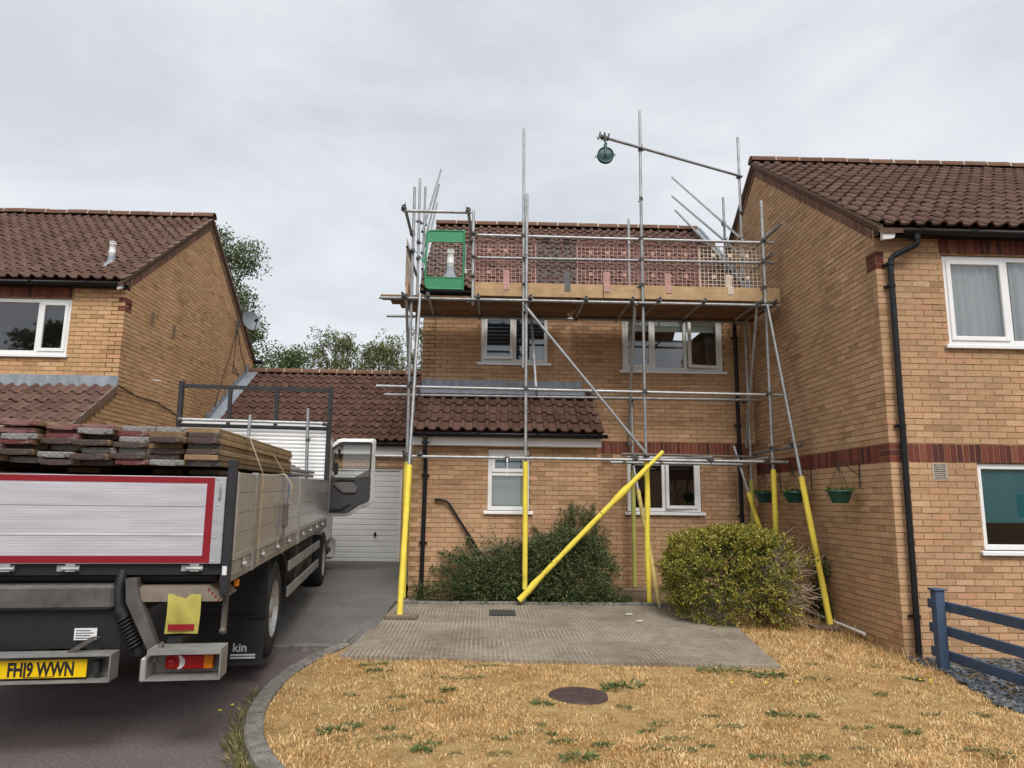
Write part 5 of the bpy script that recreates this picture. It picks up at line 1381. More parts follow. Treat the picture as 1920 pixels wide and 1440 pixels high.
for s_ in (-1, 1):
    xs_ = sorted((s_ * .90, s_ * 1.17)); wheel(xs_[0], xs_[1], 2.32, .475)
    xs_ = sorted((s_ * .60, s_ * .86)); wheel(xs_[0], xs_[1], 2.32, .475)
    xs_ = sorted((s_ * .90, s_ * 1.16)); wheel(xs_[0], xs_[1], 7.25, .465)
    mg = MB(); pr = []
    for k in range(13):
        a = math.pi * (.02 + .96 * k / 12); pr.append((2.32 + .57 * math.cos(a), .50 + .53 * math.sin(a)))
    for (p, q) in zip(pr, pr[1:]):
        xa, xb = sorted((s_ * .58, s_ * 1.20)); mg.add([(xa, *p), (xb, *p), (xb, *q), (xa, *q), (xa, p[0] * .98 + 2.32 * .02, p[1] - .012), (xb, p[0] * .98 + 2.32 * .02, p[1] - .012), (xb, q[0] * .98 + 2.32 * .02, q[1] - .012), (xa, q[0] * .98 + 2.32 * .02, q[1] - .012)], [(0, 1, 2, 3), (4, 7, 6, 5), (0, 4, 5, 1), (1, 5, 6, 2), (2, 6, 7, 3), (3, 7, 4, 0)])
    T('mudguard', mg, 'flap')
    mp = MB(); xa, xb = sorted((s_ * .56, s_ * 1.205)); mp.box(xa, xb, 1.70, 1.725, .52, 1.02); mp.box(xa, xb, 1.69, 1.70, .49, .515); T('guard_panel', mp, 'flap')
    P = []; nxx, nzz = 8, 6
    for j in range(nzz + 1):
        for i in range(nxx + 1):
            u, v = i / nxx, j / nzz; x = s_ * (.60 + .60 * u); P.append((x, 1.71 - .05 * v + .03 * math.sin(u * 3.0 + 1) * v + (.05 * (u - .55) * v if u > .55 else 0), .505 - .42 * v - .02 * (1 - u) * v))
    fm = MB().add(P, [(j * 9 + i, j * 9 + i + 1, (j + 1) * 9 + i + 1, (j + 1) * 9 + i) for j in range(nzz) for i in range(nxx)], True); fo = T('mud_flap', fm, 'flap')
    if s_ > 0:
        text_part('kin', .105, (.935, 1.655, .205), 'print_white', fo, .002); st = MB(); st.box(.92, 1.135, 1.652, 1.656, .168, .182); st.box(.92, 1.135, 1.652, 1.656, .143, .158)
        o = T('stripe', st, 'print_white', fo); 
    sg = MB()
    for (za, zb) in ((.76, .87), (.485, .595)): sg.bbox(s_ * 1.185, s_ * 1.21, 2.95, 6.0, za, zb, .006)
    so = T('side_guard', sg, 'alu_dirty')
    br = MB()
    for y in (3.7, 5.2): br.box(s_ * 1.12, s_ * 1.184, y - .03, y + .03, .48, 1.02)
    T('guard_bracket', br, 'grime', so)
    tk = MB().bbox(s_ * .55, s_ * 1.10, 4.35, 5.6, .45, .95, .08); T('fuel_tank', tk, 'grime')
    mk = MB(); mk.box(s_ * 1.19, s_ * 1.215, .30, .36, .955, 1.0); T('side_marker', mk, 'lens_amber')
    bk = MB(); bk.bbox(s_ * 1.17, s_ * 1.205, .05, .10, .66, 1.0, .006); bk.lathe([(0, -.02), (.022, -.015), (.025, 0)], (s_ * 1.187, .05, .69), 'y', 10); T('hanger', bk, 'grime')
# tail lift and rear frame
T('lift_beam', MB().bbox(-1.0, .50, -.06, .14, .855, 1.015, .02), 'grime'); T('cross_bar', MB().tube((-1.1, .10, 1.05), (1.12, .10, 1.05), .04, 12), 'chassis')
pf = MB().prism([(.62, 1.0), (1.08, 1.0), (1.185, .905), (.62, .905)], 'y', -.06, .45); po = T('lift_platform', pf, 'ply')
cv = MB()
for k in range(4): cv.box(1.10 + .022 * k, 1.112 + .022 * k, -.063, -.058, .972 - .022 * k, .988 - .022 * k)
T('chevron', cv, 'red_tape', po)
for x in (.52, -.60):
    a = MB(); a.path([(x, .02, 1.10), (x - .005, -.02, .98), (x + .02, -.03, .84)], .035, 10); a.tube((x + .01, -.03, .86), (x + .05, -.03, .80), .045, 10); T('lift_arm', a, 'chassis')
    sp = MB(); A_, B_ = np.array([x + .04, -.03, .80]), np.array([x + .13, .0, .60]); d_ = B_ - A_
    sp.tube(A_, B_, .030, 10)
    ax_ = d_ / np.linalg.norm(d_); a1 = np.cross(ax_, (0, 1, 0)); a1 /= np.linalg.norm(a1); a2 = np.cross(ax_, a1)
    sp.path([A_ + d_ * (q / (2 * math.pi * 9)) + .042 * (math.cos(q) * a1 + math.sin(q) * a2) for q in np.linspace(0, 2 * math.pi * 9, 110)], .009, 5)
    sp.tube(B_, B_ + d_ * .25, .036, 10); T('spring_ram', sp, 'chassis')
    b2 = MB(); b2.add([], []); 
    c0, c1 = np.array([x + .10, -.05, 1.06]), np.array([x + .27, -.06, .60])
    for (wx) in (0,):
        dd = c1 - c0; b2.prism([(c0[0] - .045, c0[2]), (c0[0] + .025, c0[2]), (c0[0] + .05, c0[2] - .12), (c1[0] + .03, c1[2]), (c1[0] - .04, c1[2]), (c0[0] - .03, c0[2] - .15)], 'y', -.09, -.02)
    T('lift_link', b2, 'grime')
fg = MB(); P = []
for j in range(7):
    for i in range(5):
        u, v = i / 4, j / 6; P.append((.845 + .215 * u + .008 * math.sin(v * 3), -.065 - .025 * math.sin(v * 2.2) + .01 * math.sin(u * 4), .955 - .255 * v - (.022 if j == 0 and i == 2 else 0)))
fg.add(P, [(j * 5 + i, j * 5 + i + 1, (j + 1) * 5 + i + 1, (j + 1) * 5 + i) for j in range(6) for i in range(4)], True); fo = T('warning_flag', fg, 'flag_yellow')
T('flag_stripe', MB().box(.868, 1.035, -.094, -.090, .722, .762), 'red_tape', fo)
# number plate channel
ch = MB(); y0_, y1_ = -.25, -.10
ch.box(-.62, .585, y0_, y1_, .600, .608); ch.box(-.62, .585, y0_, y1_, .440, .448); ch.box(-.62, .585, y1_ - .008, y1_, .449, .599); ch.box(.577, .585, y0_, y1_, .449, .599); ch.box(-.62, -.612, y0_, y1_, .449, .599)
T('plate_bracket', ch, 'alu_box'); bb = MB()
for x in (.28, -.45): bb.prism([(x, .609), (x + .05, .609), (x + .19, .70), (x + .14, .70)], 'y', -.17, -.13)
T('bracket_stay', bb, 'grime'); T('back_plate', MB().box(-.55, .55, .0, .01, .60, .85), 'chassis')
T('stuck_label', MB().box(.26, .40, -.012, -.004, .655, .73), 'print_white'); lb = MB()
for k in range(4): lb.box(.27, .27 + .11 - .02 * (k % 2), -.0135, -.0115, .665 + k * .016, .670 + k * .016)
T('label_print', lb, 'print_black')
pl = T('number_plate', MB().bbox(-.09, .43, -.205, -.198, .464, .575, .002), 'plate')
text_part('FHI9 WWN', (.116), (-.034, -.2065, .479), 'print_black', pl, .0040, sx=.665)
T('plate_print', MB().box(.06, .24, -.2068, -.2055, .470, .4735), 'print_black', pl); T('plate_lamp', MB().bbox(.455, .505, -.20, -.14, .475, .565, .01), 'black_frame')
# rear light boxes
for s_ in (-1, 1):
    b2 = MB(); xa, xb = .80, 1.255
    f = lambda x: s_ * x
    b2.box(f(xa), f(xb), -.25, -.06, .600, .632); b2.box(f(xa), f(xb), -.25, -.06, .440, .450); b2.box(f(xa), f(xb), -.075, -.06, .451, .599); b2.box(f(xb - .008), f(xb), -.25, -.076, .451, .599)
    bo = T('light_box', b2, 'alu_box'); T('reflector_end', MB().bbox(f(.765), f(.80), -.26, -.06, .435, .585, .01), 'rim', bo)
    dr = MB().path([(f(.835), -.2, .55), (f(.845), -.2, .60), (f(.865), -.16, .66)], .015, 8); T('hinge_strap', dr, 'lens_amber' if False else 'grime', bo)
    br = MB(); br.box(f(.86), f(.95), -.05, .15, .633, .68); br.tube((f(.88), .05, .70), (f(1.02), .05, .69), .03, 8); T('bracket', br, 'chassis', bo)
    lm = T('rear_lamp', MB().bbox(f(.885), f(1.185), -.15, -.077, .485, .582, .012), 'lens_red', bo)
    T('indicator_lens', MB().bbox(f(1.125), f(1.187), -.155, -.14, .487, .580, .012), 'lens_amber', lm)
    mo = MB(); P = [(f(.965 + .045 * math.cos(q)), .532 + .044 * math.sin(q)) for q in np.linspace(-1.55, 1.55, 12)] + [(f(.965 + .012 * math.cos(q)), .532 + .036 * math.sin(q)) for q in np.linspace(1.5, -1.5, 10)]
    mo.prism(P, 'y', -.1535, -.14); T('reverse_lens', mo, 'lens_clear', lm); T('stop_lens', MB().bbox(f(1.07), f(1.122), -.1535, -.14, .492, .575, .008), 'lens_red', lm)
    T('brake_lens', MB().lathe([(0, -.166), (.02, -.164), (.032, -.155), (.034, -.145)], (f(.925), 0, .532), 'y', 16), 'lens_red', lm)
# cab
cp = [(7.05, .72), (8.95, .72), (9.0, 1.35), (8.86, 2.35), (8.6, 2.56), (7.2, 2.58), (7.05, 2.5)]
cb = MB().prism(cp, 'x', -1.13, 1.13); co = T('cab', cb, 'cab_white')
T('windscreen', MB().quad((-1.0, 9.005, 1.42), (1.0, 9.005, 1.42), (.95, 8.885, 2.28), (-.95, 8.885, 2.28)), 'black_frame', co); T('front_bumper', MB().bbox(-1.2, 1.2, 8.7, 9.08, .32, .72, .05), 'cab_white', co)
# open right-hand door, seen from inside
DY = 8.22
outer = [(1.06, 2.40), (1.22, 2.545), (1.30, 2.56), (1.885, 2.57), (1.915, 2.54), (1.915, 1.45), (1.89, 1.36), (1.83, 1.32), (1.70, 1.29), (1.60, 1.21), (1.50, 1.15), (1.42, 1.13), (1.06, 1.13), (1.04, 1.2), (1.01, 1.85)]
ring_in = [(1.11, 2.37), (1.25, 2.48), (1.31, 2.50), (1.82, 2.505), (1.85, 2.47), (1.85, 1.50), (1.83, 1.42), (1.78, 1.385), (1.66, 1.345), (1.56, 1.27), (1.48, 1.21), (1.41, 1.19), (1.09, 1.19), (1.08, 1.24), (1.06, 1.85)]
dm = MB(); n = len(outer)
P = [(x, DY - .02, z) for x, z in outer] + [(x, DY - .055, z) for x, z in ring_in] + [(x, DY + .06, z) for x, z in outer]
dm.add(P, [(i, (i + 1) % n, n + (i + 1) % n, n + i) for i in range(n)] + [(i, 2 * n + i, 2 * n + (i + 1) % n, (i + 1) % n) for i in range(n)])
win = [(1.15, 2.33), (1.28, 2.44), (1.80, 2.45), (1.815, 2.43), (1.815, 2.02), (1.79, 1.98), (1.60, 1.86), (1.56, 1.845), (1.10, 1.85), (1.12, 2.1)]
do = T('cab_door', dm, 'cab_white', None, 'open white cab door with dark inner trim')
# outer skin below the window
T('door_skin', MB().prism([(1.04, 1.16), (1.42, 1.16), (1.60, 1.25), (1.85, 1.38), (1.89, 1.85), (1.02, 1.85)], 'y', DY + .045, DY + .058), 'cab_white', do)
def strip_frame(o_, i_, y):
    mb_ = MB(); k = len(o_); mb_.add([(x, y, z) for x, z in o_] + [(x, y, z) for x, z in i_], [(j, (j + 1) % k, k + (j + 1) % k, k + j) for j in range(k)]); return mb_
wf_o = [(1.08, 2.36), (1.26, 2.485), (1.83, 2.49), (1.845, 2.44), (1.845, 2.01), (1.81, 1.95), (1.62, 1.835), (1.56, 1.82), (1.08, 1.82), (1.075, 2.1)]
T('window_seal', strip_frame(wf_o, win, DY - .03), 'plastic_dark', do); MB().add([(x, DY, z) for x, z in win], [tuple(range(len(win)))]).build('window_glass', MAT['glass'], do)
T('inner_trim', MB().prism([(1.07, 1.21), (1.41, 1.21), (1.49, 1.24), (1.57, 1.30), (1.67, 1.375), (1.79, 1.42), (1.835, 1.50), (1.835, 2.0), (1.80, 1.945), (1.62, 1.83), (1.07, 1.82)], 'y', DY - .05, DY + .02), 'plastic_dark', do)
T('arm_panel', MB().prism([(1.18, 1.72), (1.24, 1.76), (1.52, 1.76), (1.62, 1.66), (1.58, 1.57), (1.36, 1.57), (1.28, 1.63)], 'y', DY - .085, DY - .045), 'plastic_grey', do)
T('grab_recess', MB().prism([(1.22, 1.775), (1.54, 1.79), (1.55, 1.80), (1.30, 1.815), (1.24, 1.805)], 'y', DY - .075, DY - .045), 'chassis', do)
T('door_pocket', MB().prism([(1.08, 1.235), (1.34, 1.245), (1.50, 1.36), (1.47, 1.365), (1.33, 1.28), (1.10, 1.27), (1.075, 1.38)], 'y', DY - .07, DY - .045), 'chassis', do)
T('upper_trim', MB().prism([(1.56, 1.855), (1.80, 1.99), (1.81, 1.99), (1.81, 1.86), (1.6, 1.84)], 'y', DY - .062, DY - .045), 'plastic_grey', do)
mi = MB(); mi.bbox(1.155, 1.235, DY + .10, DY + .17, 1.89, 2.12, .02); mi.bbox(1.215, 1.265, DY + .10, DY + .16, 2.2, 2.38, .02); mi.tube((1.14, DY + .08, 1.85), (1.17, DY + .13, 2.3), .012, 8); T('mirror', mi, 'chassis', do)
T('door_sticker', MB().box(1.112, 1.165, DY - .006, DY - .004, 1.885, 1.945), 'print_white', do); T('sticker_print', MB().box(1.127, 1.150, DY - .0075, DY - .0062, 1.90, 1.93), 'print_black', do)
T('step', MB().bbox(.9, 1.18, 7.75, 8.3, .50, .58, .01), 'chassis', co)

# ---------------------------------------------------------------- the load
TM = Matrix.Translation((-3.01, 5.02, 0)) @ Matrix.Rotation(R(7.2), 4, 'Z') @ Matrix.Rotation(R(1.1), 4, 'X')
MAT['board_side'] = wood_mat('scaffold_board_timber', [(.25, (.235, .155, .080)), (.7, (.40, .285, .165))], (14, 1.0, 14))
def band_mat(name, a, b_, p):
    m, nt, bs_ = nodes(name)
    v = pos(nt, (1, 1, 1), 'obj')
    c = mixc(nt, 'MIX', ramp(nt, noise(nt, v, 22, 5, .7), [(p, (0, 0, 0)), (p + .12, (1, 1, 1))]), a, b_)
    c = mixc(nt, 'MULTIPLY', 1, c, ramp(nt, noise(nt, v, 45, 3, .6), [(.3, (.6, .6, .6)), (.65, (1.1, 1.1, 1.1))]))
    nt.links.new(c, bs_.inputs['Base Color']); bs_.inputs['Roughness'].default_value = .6; bs_.inputs['Metallic'].default_value = .15
    bump(nt, bs_, noise(nt, v, 90, 3), .4, .003)
    return m
MAT['end_galv'] = band_mat('board_band_galv', (.29, .285, .28), (.13, .118, .105), .53)
MAT['end_red'] = band_mat('board_band_red', (.155, .036, .036), (.19, .14, .125), .52)
MAT['end_brown'] = band_mat('board_band_rust', (.082, .055, .044), (.15, .122, .105), .57)
MAT['end_pink'] = band_mat('board_band_pink', (.26, .135, .12), (.15, .046, .042), .50)
MAT['end_wood'] = wood_mat('board_end_wood', [(.25, (.19, .12, .065)), (.7, (.30, .20, .12))], (8, 8, 8))
ORD = ['bottom', 'second', 'third', 'fourth', 'fifth', 'sixth', 'top']
CORD = ['first', 'second', 'third', 'fourth', 'fifth', 'sixth', 'seventh', 'eighth', 'ninth']
BL = 3.5
ends = [['end_galv', 'end_galv', 'end_red', 'end_brown', 'end_brown', 'end_galv', 'end_brown', 'end_red', 'end_galv'],
        ['end_wood', 'end_brown', 'end_brown', 'end_brown', 'end_galv', 'end_brown', 'end_red', 'end_brown', 'end_brown'],
        ['end_brown', 'end_brown', 'end_galv', 'end_galv', 'end_galv', 'end_brown', 'end_red', 'end_galv', 'end_red'],
        ['end_galv', 'end_wood', 'end_brown', 'end_brown', 'end_brown', 'end_red', 'end_galv', 'end_red', 'end_brown'],
        ['end_brown', 'end_brown', 'end_galv', 'end_brown', 'end_red', 'end_galv', 'end_galv', 'end_red', 'end_galv'],
        ['end_brown', 'end_wood', 'end_red', 'end_galv', 'end_pink', 'end_pink', 'end_galv', 'end_brown', 'end_red'],
        ['end_wood', 'end_galv', 'end_galv', 'end_pink', 'end_pink', 'end_pink', 'end_pink', 'end_red', 'end_pink']]
WHAT = {'end_galv': 'grey metal', 'end_red': 'worn red metal', 'end_brown': 'rusty brown metal', 'end_wood': 'bare wooden', 'end_pink': 'faded pink metal'}
for lay_ in range(7):
    for c in range(9):
        x1 = 1.09 + random.uniform(-.010, .012) - c * .231 - (.03 if lay_ % 2 and c else 0) - (.022 if lay_ == 6 and c == 0 else 0)
        z = 1.822 + lay_ * .0395 + (.012 * math.sin(c * 1.3 + lay_) if c > 2 else 0) + (.012 * lay_ / 6 * max(0, c - 2) if c > 2 else 0) * .35
        y0_ = random.uniform(-.10, .10) if c > 0 else random.uniform(-.03, .07)
        me = MAT[ends[lay_][c]]
        t = thing('scaffold_board', f'board with {WHAT[ends[lay_][c]]} end on the truck, {ORD[lay_]} layer, {CORD[c]} from the right', 'scaffold board', (0, 0, 0), 'boards stacked on the truck bed', local=True)
        t.matrix_world = TM @ Matrix.Translation((x1 - .1125, y0_, z)) @ Matrix.Rotation(random.gauss(0, .0025), 4, 'Z') @ Matrix.Rotation(random.gauss(0, .010 if c > 2 else .003), 4, 'Y')
        MB().bbox(-.1125, .1125, .012, BL + random.uniform(-.05, .05), 0, .0375, .004).build('timber', MAT['board_side'], t)
        if ends[lay_][c] != 'end_wood':
            eb = MB(); eb.bbox(-.1132, .1132, -.002, .0125, -.0006, .0381, .010); eb.box(-.06, .06, -.0, .06, -.0014, .0388); eb.build('end_band', me, t)
            if ends[lay_][c] in ('end_galv', 'end_brown'):
                db = MB()
                for k in range(8): db.box(-.094 + k * .025, -.080 + k * .025, -.0032, -.0015, .0165 + (.006 if k % 2 else -.004), .0195 + (.006 if k % 2 else -.004))
                db.build('stamped_slots', MAT['black_frame'], t)
        else: MB().bbox(-.1125, .1125, -.002, .0125, 0, .0375, .004).build('end_grain', me, t)
# lower load in the bed, timber under the stack
k = 0
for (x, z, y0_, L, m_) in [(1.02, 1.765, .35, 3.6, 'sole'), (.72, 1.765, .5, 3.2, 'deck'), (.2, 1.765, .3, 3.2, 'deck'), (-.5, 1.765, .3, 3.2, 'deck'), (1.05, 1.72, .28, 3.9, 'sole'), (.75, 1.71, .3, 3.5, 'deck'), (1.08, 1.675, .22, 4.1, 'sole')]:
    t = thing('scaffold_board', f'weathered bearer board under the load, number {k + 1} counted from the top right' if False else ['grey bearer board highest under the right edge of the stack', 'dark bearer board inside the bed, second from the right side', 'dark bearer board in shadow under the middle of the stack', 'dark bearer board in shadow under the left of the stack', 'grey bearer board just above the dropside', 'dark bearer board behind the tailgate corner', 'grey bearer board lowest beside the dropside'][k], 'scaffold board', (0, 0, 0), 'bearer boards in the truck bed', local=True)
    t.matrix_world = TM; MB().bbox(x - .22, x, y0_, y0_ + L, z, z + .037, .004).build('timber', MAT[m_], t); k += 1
MB_ = MB().box(-1.15, 1.15, .3, 6.6, 1.151, 1.66); o = MB_.build('timber_pallet_load', MAT['deck']); o.matrix_world = TM; tag(o, 'dark bundle of timber low in the truck bed behind the tailgate', 'timber')
# scaffold tubes on the bed
rows_ = [(1.835, [.70, .755, .81, .865, .92, .975, 1.03]), (1.882, [.73, .785, .84, .895, .95, 1.0]), (1.93, [.70, .755, .82]), (1.975, [.66, .715, .58])]
for z, xs_ in rows_:
    for x in xs_:
        y0_ = random.uniform(3.5, 3.75); o = MB().tube((x, y0_, z), (x + random.uniform(-.05, .05), 6.3, z + random.uniform(-.01, .02)), .0242, 12, inner=.0195).build('loose_tube', MAT['galv']); o.matrix_world = TM
        tag(o, 'galvanised tube in the open-ended pile on the truck, beyond the boards', 'scaffold tube', 'tubes piled on the truck bed')
o = MB().lathe([(0, -.004), (.026, -.002), (.028, .03)], (.79, 3.55, 1.905), 'y', 12).build('tube_cap', MAT['foam']); o.matrix_world = TM; tag(o, 'yellow plastic cap on one tube of the pile', 'cap')
# straps
MAT['strap'] = M('webbing', (.48, .42, .29), .8, var=.2, scale=14, space='obj')
def ribbon(pts, w, wdir=(0, 1, 0)):
    wd = np.array(wdir, float) * w / 2; P = []
    for p in pts: P += [np.array(p, float) - wd, np.array(p, float) + wd]
    return MB().add(P, [(2 * i, 2 * i + 1, 2 * i + 3, 2 * i + 2) for i in range(len(pts) - 1)], True)
o = ribbon([(-1.16, 1.0, 2.13), (.3, .95, 2.125), (1.06, .92, 2.115), (1.105, .91, 2.10), (1.235, .88, 1.80), (1.243, .88, 1.74), (1.243, .88, 1.2), (1.24, .88, 1.05)], .045).build('tie_strap', MAT['strap']); o.matrix_world = TM; tag(o, 'pale webbing strap over the board stack, nearest the tailgate', 'strap')
t = thing('tie_strap', 'slack webbing strap with rusty ratchet looped over the truck side', 'strap', (0, 0, 0), local=True); t.matrix_world = TM
ribbon([(1.208, .95, 1.783), (1.208, 1.4, 1.784), (1.21, 1.8, 1.79), (1.225, 2.0, 1.80), (1.25, 2.08, 1.79), (1.30, 2.12, 1.70), (1.31, 2.12, 1.58), (1.27, 2.12, 1.46), (1.25, 2.12, 1.40)], .05, (0, 1, .3)).build('webbing', MAT['strap'], t)
ribbon([(1.10, 2.15, 2.0), (1.235, 2.14, 1.79), (1.245, 2.14, 1.45), (1.245, 2.14, 1.02)], .04).build('webbing', MAT['strap'], t)
rt = MB(); rt.bbox(1.235, 1.28, 2.08, 2.15, 1.28, 1.52, .01); rt.tube((1.26, 2.07, 1.50), (1.26, 2.16, 1.50), .018, 8); rt.tube((1.25, 2.08, 1.10), (1.25, 2.1, 1.28), .010, 6); rt.build('ratchet', MAT['galv_rust'], t)
o = MB().path([(1.24, 2.36, 1.80), (1.236, 2.36, 1.5), (1.245, 2.36, 1.42), (1.236, 2.36, 1.28)], .004, 6).build('blue_cord', M('blue_cord', (.02, .10, .30), .6, var=.1)); o.matrix_world = TM; tag(o, 'blue cord hanging beside the rusty ratchet', 'cord')
# ================================================================== blue fence, slate, pipe, covers
MAT['blue'] = M('blue_fence_paint', (.050, .085, .150), .7, var=.22, scale=8, space='obj', streak=(8, 1, 1), bs=.2, bscale=30)
f = thing('rail_fence', 'blue painted post and rail fence beside the right house', 'fence', (4.82, 7.72, -.1))
for y in (7.74, 5.7): 
    p = MB().bbox(4.775, 4.875, y - .05, y + .05, -.25, .715, .006); po = p.build('post', MAT['blue'], f)
    MB().bbox(4.76, 4.89, y - .065, y + .065, .712, .735, .006).build('post_cap', MAT['blue'], po)
for za, zb in ((.50, .60), (.245, .345), (-.005, .095)):
    MB().bbox(4.877, 4.915, 5.0, 8.02, za, zb, .005).build('rail', MAT['blue'], f)
def slate():
    n = 2600
    x = RNG.uniform(4.78, 7.2, n); y = RNG.uniform(5.6, 8.28, n)
    x = np.where(RNG.random(n) < .35, 4.78 - RNG.random(n) ** 2 * .35 * np.clip((7.6 - y) / 1.2, 0, 1), x)
    z = g_lawn(x, y) + .02
    V = RNG.uniform(-1, 1, (n, 8, 3)) * .25 + np.array([(-1, -1, -1), (1, -1, -1), (1, 1, -1), (-1, 1, -1), (-1, -1, 1), (1, -1, 1), (1, 1, 1), (-1, 1, 1)])
    S = np.stack([RNG.uniform(.012, .034, n), RNG.uniform(.010, .024, n), RNG.uniform(.003, .007, n)], -1)
    V = V * S[:, None]
    a, b_ = RNG.uniform(0, 6.28, n), RNG.normal(0, .35, n)
    c, s_ = np.cos(b_)[:, None], np.sin(b_)[:, None]
    V = np.stack([V[..., 0] * c - V[..., 2] * s_, V[..., 1], V[..., 0] * s_ + V[..., 2] * c], -1)
    c, s_ = np.cos(a)[:, None], np.sin(a)[:, None]
    V = np.stack([V[..., 0] * c - V[..., 1] * s_, V[..., 0] * s_ + V[..., 1] * c, V[..., 2]], -1) + np.stack([x, y, z], -1)[:, None]
    F = np.array([(0, 3, 2, 1), (4, 5, 6, 7), (0, 1, 5, 4), (1, 2, 6, 5), (2, 3, 7, 6), (3, 0, 4, 7)])
    F = (F[None] + (np.arange(n) * 8)[:, None, None]).reshape(-1, 4)
    m, nt, b = nodes('slate'); c_ = ramp(nt, piece_random(nt), [(0, (.045, .052, .060)), (.6, (.10, .115, .13)), (1, (.20, .22, .24))]); nt.links.new(c_, b.inputs['Base Color']); b.inputs['Roughness'].default_value = .6
    o = link('slate_gravel', fast_mesh('slate_gravel', V.reshape(-1, 3), F, m)); tag(o, 'blue grey slate chippings under the blue fence', 'gravel', kind='stuff')
slate()
o = MB().path([(4.62, 11.3, .15), (4.67, 10.2, .07), (4.72, 9.12, .02)], .021, 8).build('plastic_pipe', MAT['upvc']); tag(o, 'white plastic pipe lying on the grass along the right wall', 'pipe')
MAT['iron'] = M('cast_iron', (.075, .045, .042), .75, .2, var=.3, scale=12, bs=.3)
mh = thing('manhole_cover', 'round rusty brown manhole cover in the dry lawn', 'manhole cover', (.77, 6.26, .0))
MB().lathe([(0, .010), (.235, .010), (.245, .006), (.25, -.03)], (.77, 6.26, .008), 'z', 40).build('lid', MAT['iron'], mh)
st = MB()
for rr, n in ((.05, 8), (.10, 16), (.15, 24), (.20, 32)):
    for k in range(n):
        q = 2 * math.pi * (k + .5 * ((rr * 20) % 2)) / n; st.bbox(.77 + rr * math.cos(q) - .012, .77 + rr * math.cos(q) + .012, 6.26 + rr * math.sin(q) - .012, 6.26 + rr * math.sin(q) + .012, .016, .023, .003)
so_ = st.build('studs', MAT['iron'], mh); so_['kind'] = 'stuff'
dr = thing('drain_cover', 'dark rectangular drain grille set in the concrete', 'drain', (.21, 10.2, .09))
MB().box(.03, .385, 9.98, 10.40, .078, .0925).build('grille', M('drain_grey', (.045, .045, .047), .7, var=.2, scale=20), dr)
bars = MB()
for k in range(9): bars.box(.05 + k * .037, .066 + k * .037, 9.99, 10.39, .092, .0955)
bars.build('bars', MAT['grime'], dr)

# ================================================================== hanging baskets
MAT['pot_green'] = M('green_pot', (.012, .085, .070), .45, var=.15, scale=10)
MAT['leaf_pale'] = None
def leaf_mat(name, stops, rough=.6, trans=.25, patch=None):
    m, nt, b = nodes(name)
    c = ramp(nt, piece_random(nt), stops)
    if patch:
        v = pos(nt); c = mixc(nt, 'MULTIPLY', 1, c, ramp(nt, noise(nt, v, 3.4, 6, .7), [(.30, (.66, .60, .54)), (.52, (1.05, 1.05, 1.05)), (.72, (1.2, 1.24, 1.3))]))
        c = mixc(nt, 'MIX', ramp(nt, noise(nt, v, 1.15, 5, .6), [(.52, (0, 0, 0)), (.68, (.55, .55, .55))]), c, (.50, .28, .09))
        c = mixc(nt, 'MIX', ramp(nt, noise(nt, v, 2.3, 5, .7), [(.64, (0, 0, 0)), (.72, (.55, .55, .55))]), c, (.13, .14, .05))
    nt.links.new(c, b.inputs['Base Color']); b.inputs['Roughness'].default_value = rough; b.inputs['Specular IOR Level'].default_value = .3
    out = nt.nodes['Material Output']
    tr = nt.nodes.new('ShaderNodeBsdfTranslucent'); nt.links.new(c, tr.inputs['Color'])
    mx = nt.nodes.new('ShaderNodeMixShader'); mx.inputs[0].default_value = trans
    nt.links.new(b.outputs[0], mx.inputs[1]); nt.links.new(tr.outputs[0], mx.inputs[2]); nt.links.new(mx.outputs[0], out.inputs['Surface'])
    return m
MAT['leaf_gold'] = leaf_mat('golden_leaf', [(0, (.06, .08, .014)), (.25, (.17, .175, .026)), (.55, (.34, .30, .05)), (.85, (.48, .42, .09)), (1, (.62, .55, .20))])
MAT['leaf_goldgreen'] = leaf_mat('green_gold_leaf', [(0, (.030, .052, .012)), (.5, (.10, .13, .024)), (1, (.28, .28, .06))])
MAT['leaf_dark'] = leaf_mat('dark_leaf', [(0, (.036, .058, .022)), (.4, (.085, .118, .044)), (.85, (.150, .190, .078)), (1, (.26, .27, .13))])
MAT['leaf_low'] = leaf_mat('ground_cover_leaf', [(0, (.022, .038, .012)), (.5, (.055, .085, .025)), (1, (.11, .135, .05))])
MAT['leaf_tree'] = leaf_mat('tree_leaf', [(0, (.042, .064, .022)), (.5, (.088, .120, .042)), (1, (.18, .21, .085))])
MAT['leaf_willow'] = leaf_mat('birch_leaf', [(0, (.070, .090, .032)), (.5, (.145, .170, .060)), (1, (.26, .27, .12))])
MAT['twig'] = M('dry_twig', (.36, .285, .215), .9, var=.3, scale=20)
MAT['bark'] = M('bark', (.085, .065, .05), .95, var=.4, scale=9, bs=.5, bscale=40)
MAT['wire'] = M('black_wire', (.015, .015, .015), .5, var=.2)

def leaves(C, D, size, aspect=.5, jitter=.35):
    """C (n,3) leaf bases, D (n,3) leaf directions; folded rhombus, 2 quads... one quad each"""
    n = len(C)
    D = D / (np.linalg.norm(D, axis=1, keepdims=True) + 1e-9)
    rnd = RNG.normal(size=(n, 3)); S = np.cross(D, rnd); S /= np.linalg.norm(S, axis=1, keepdims=True) + 1e-9
    Nn = np.cross(D, S)
    L = size * RNG.uniform(1 - jitter, 1 + jitter, (n, 1)); W = L * aspect / 2
    P = np.stack([C, C + D * L * .5 + S * W + Nn * L * .06, C + D * L, C + D * L * .5 - S * W + Nn * L * .06], 1)
    return P.reshape(-1, 3), np.arange(4 * n).reshape(n, 4)

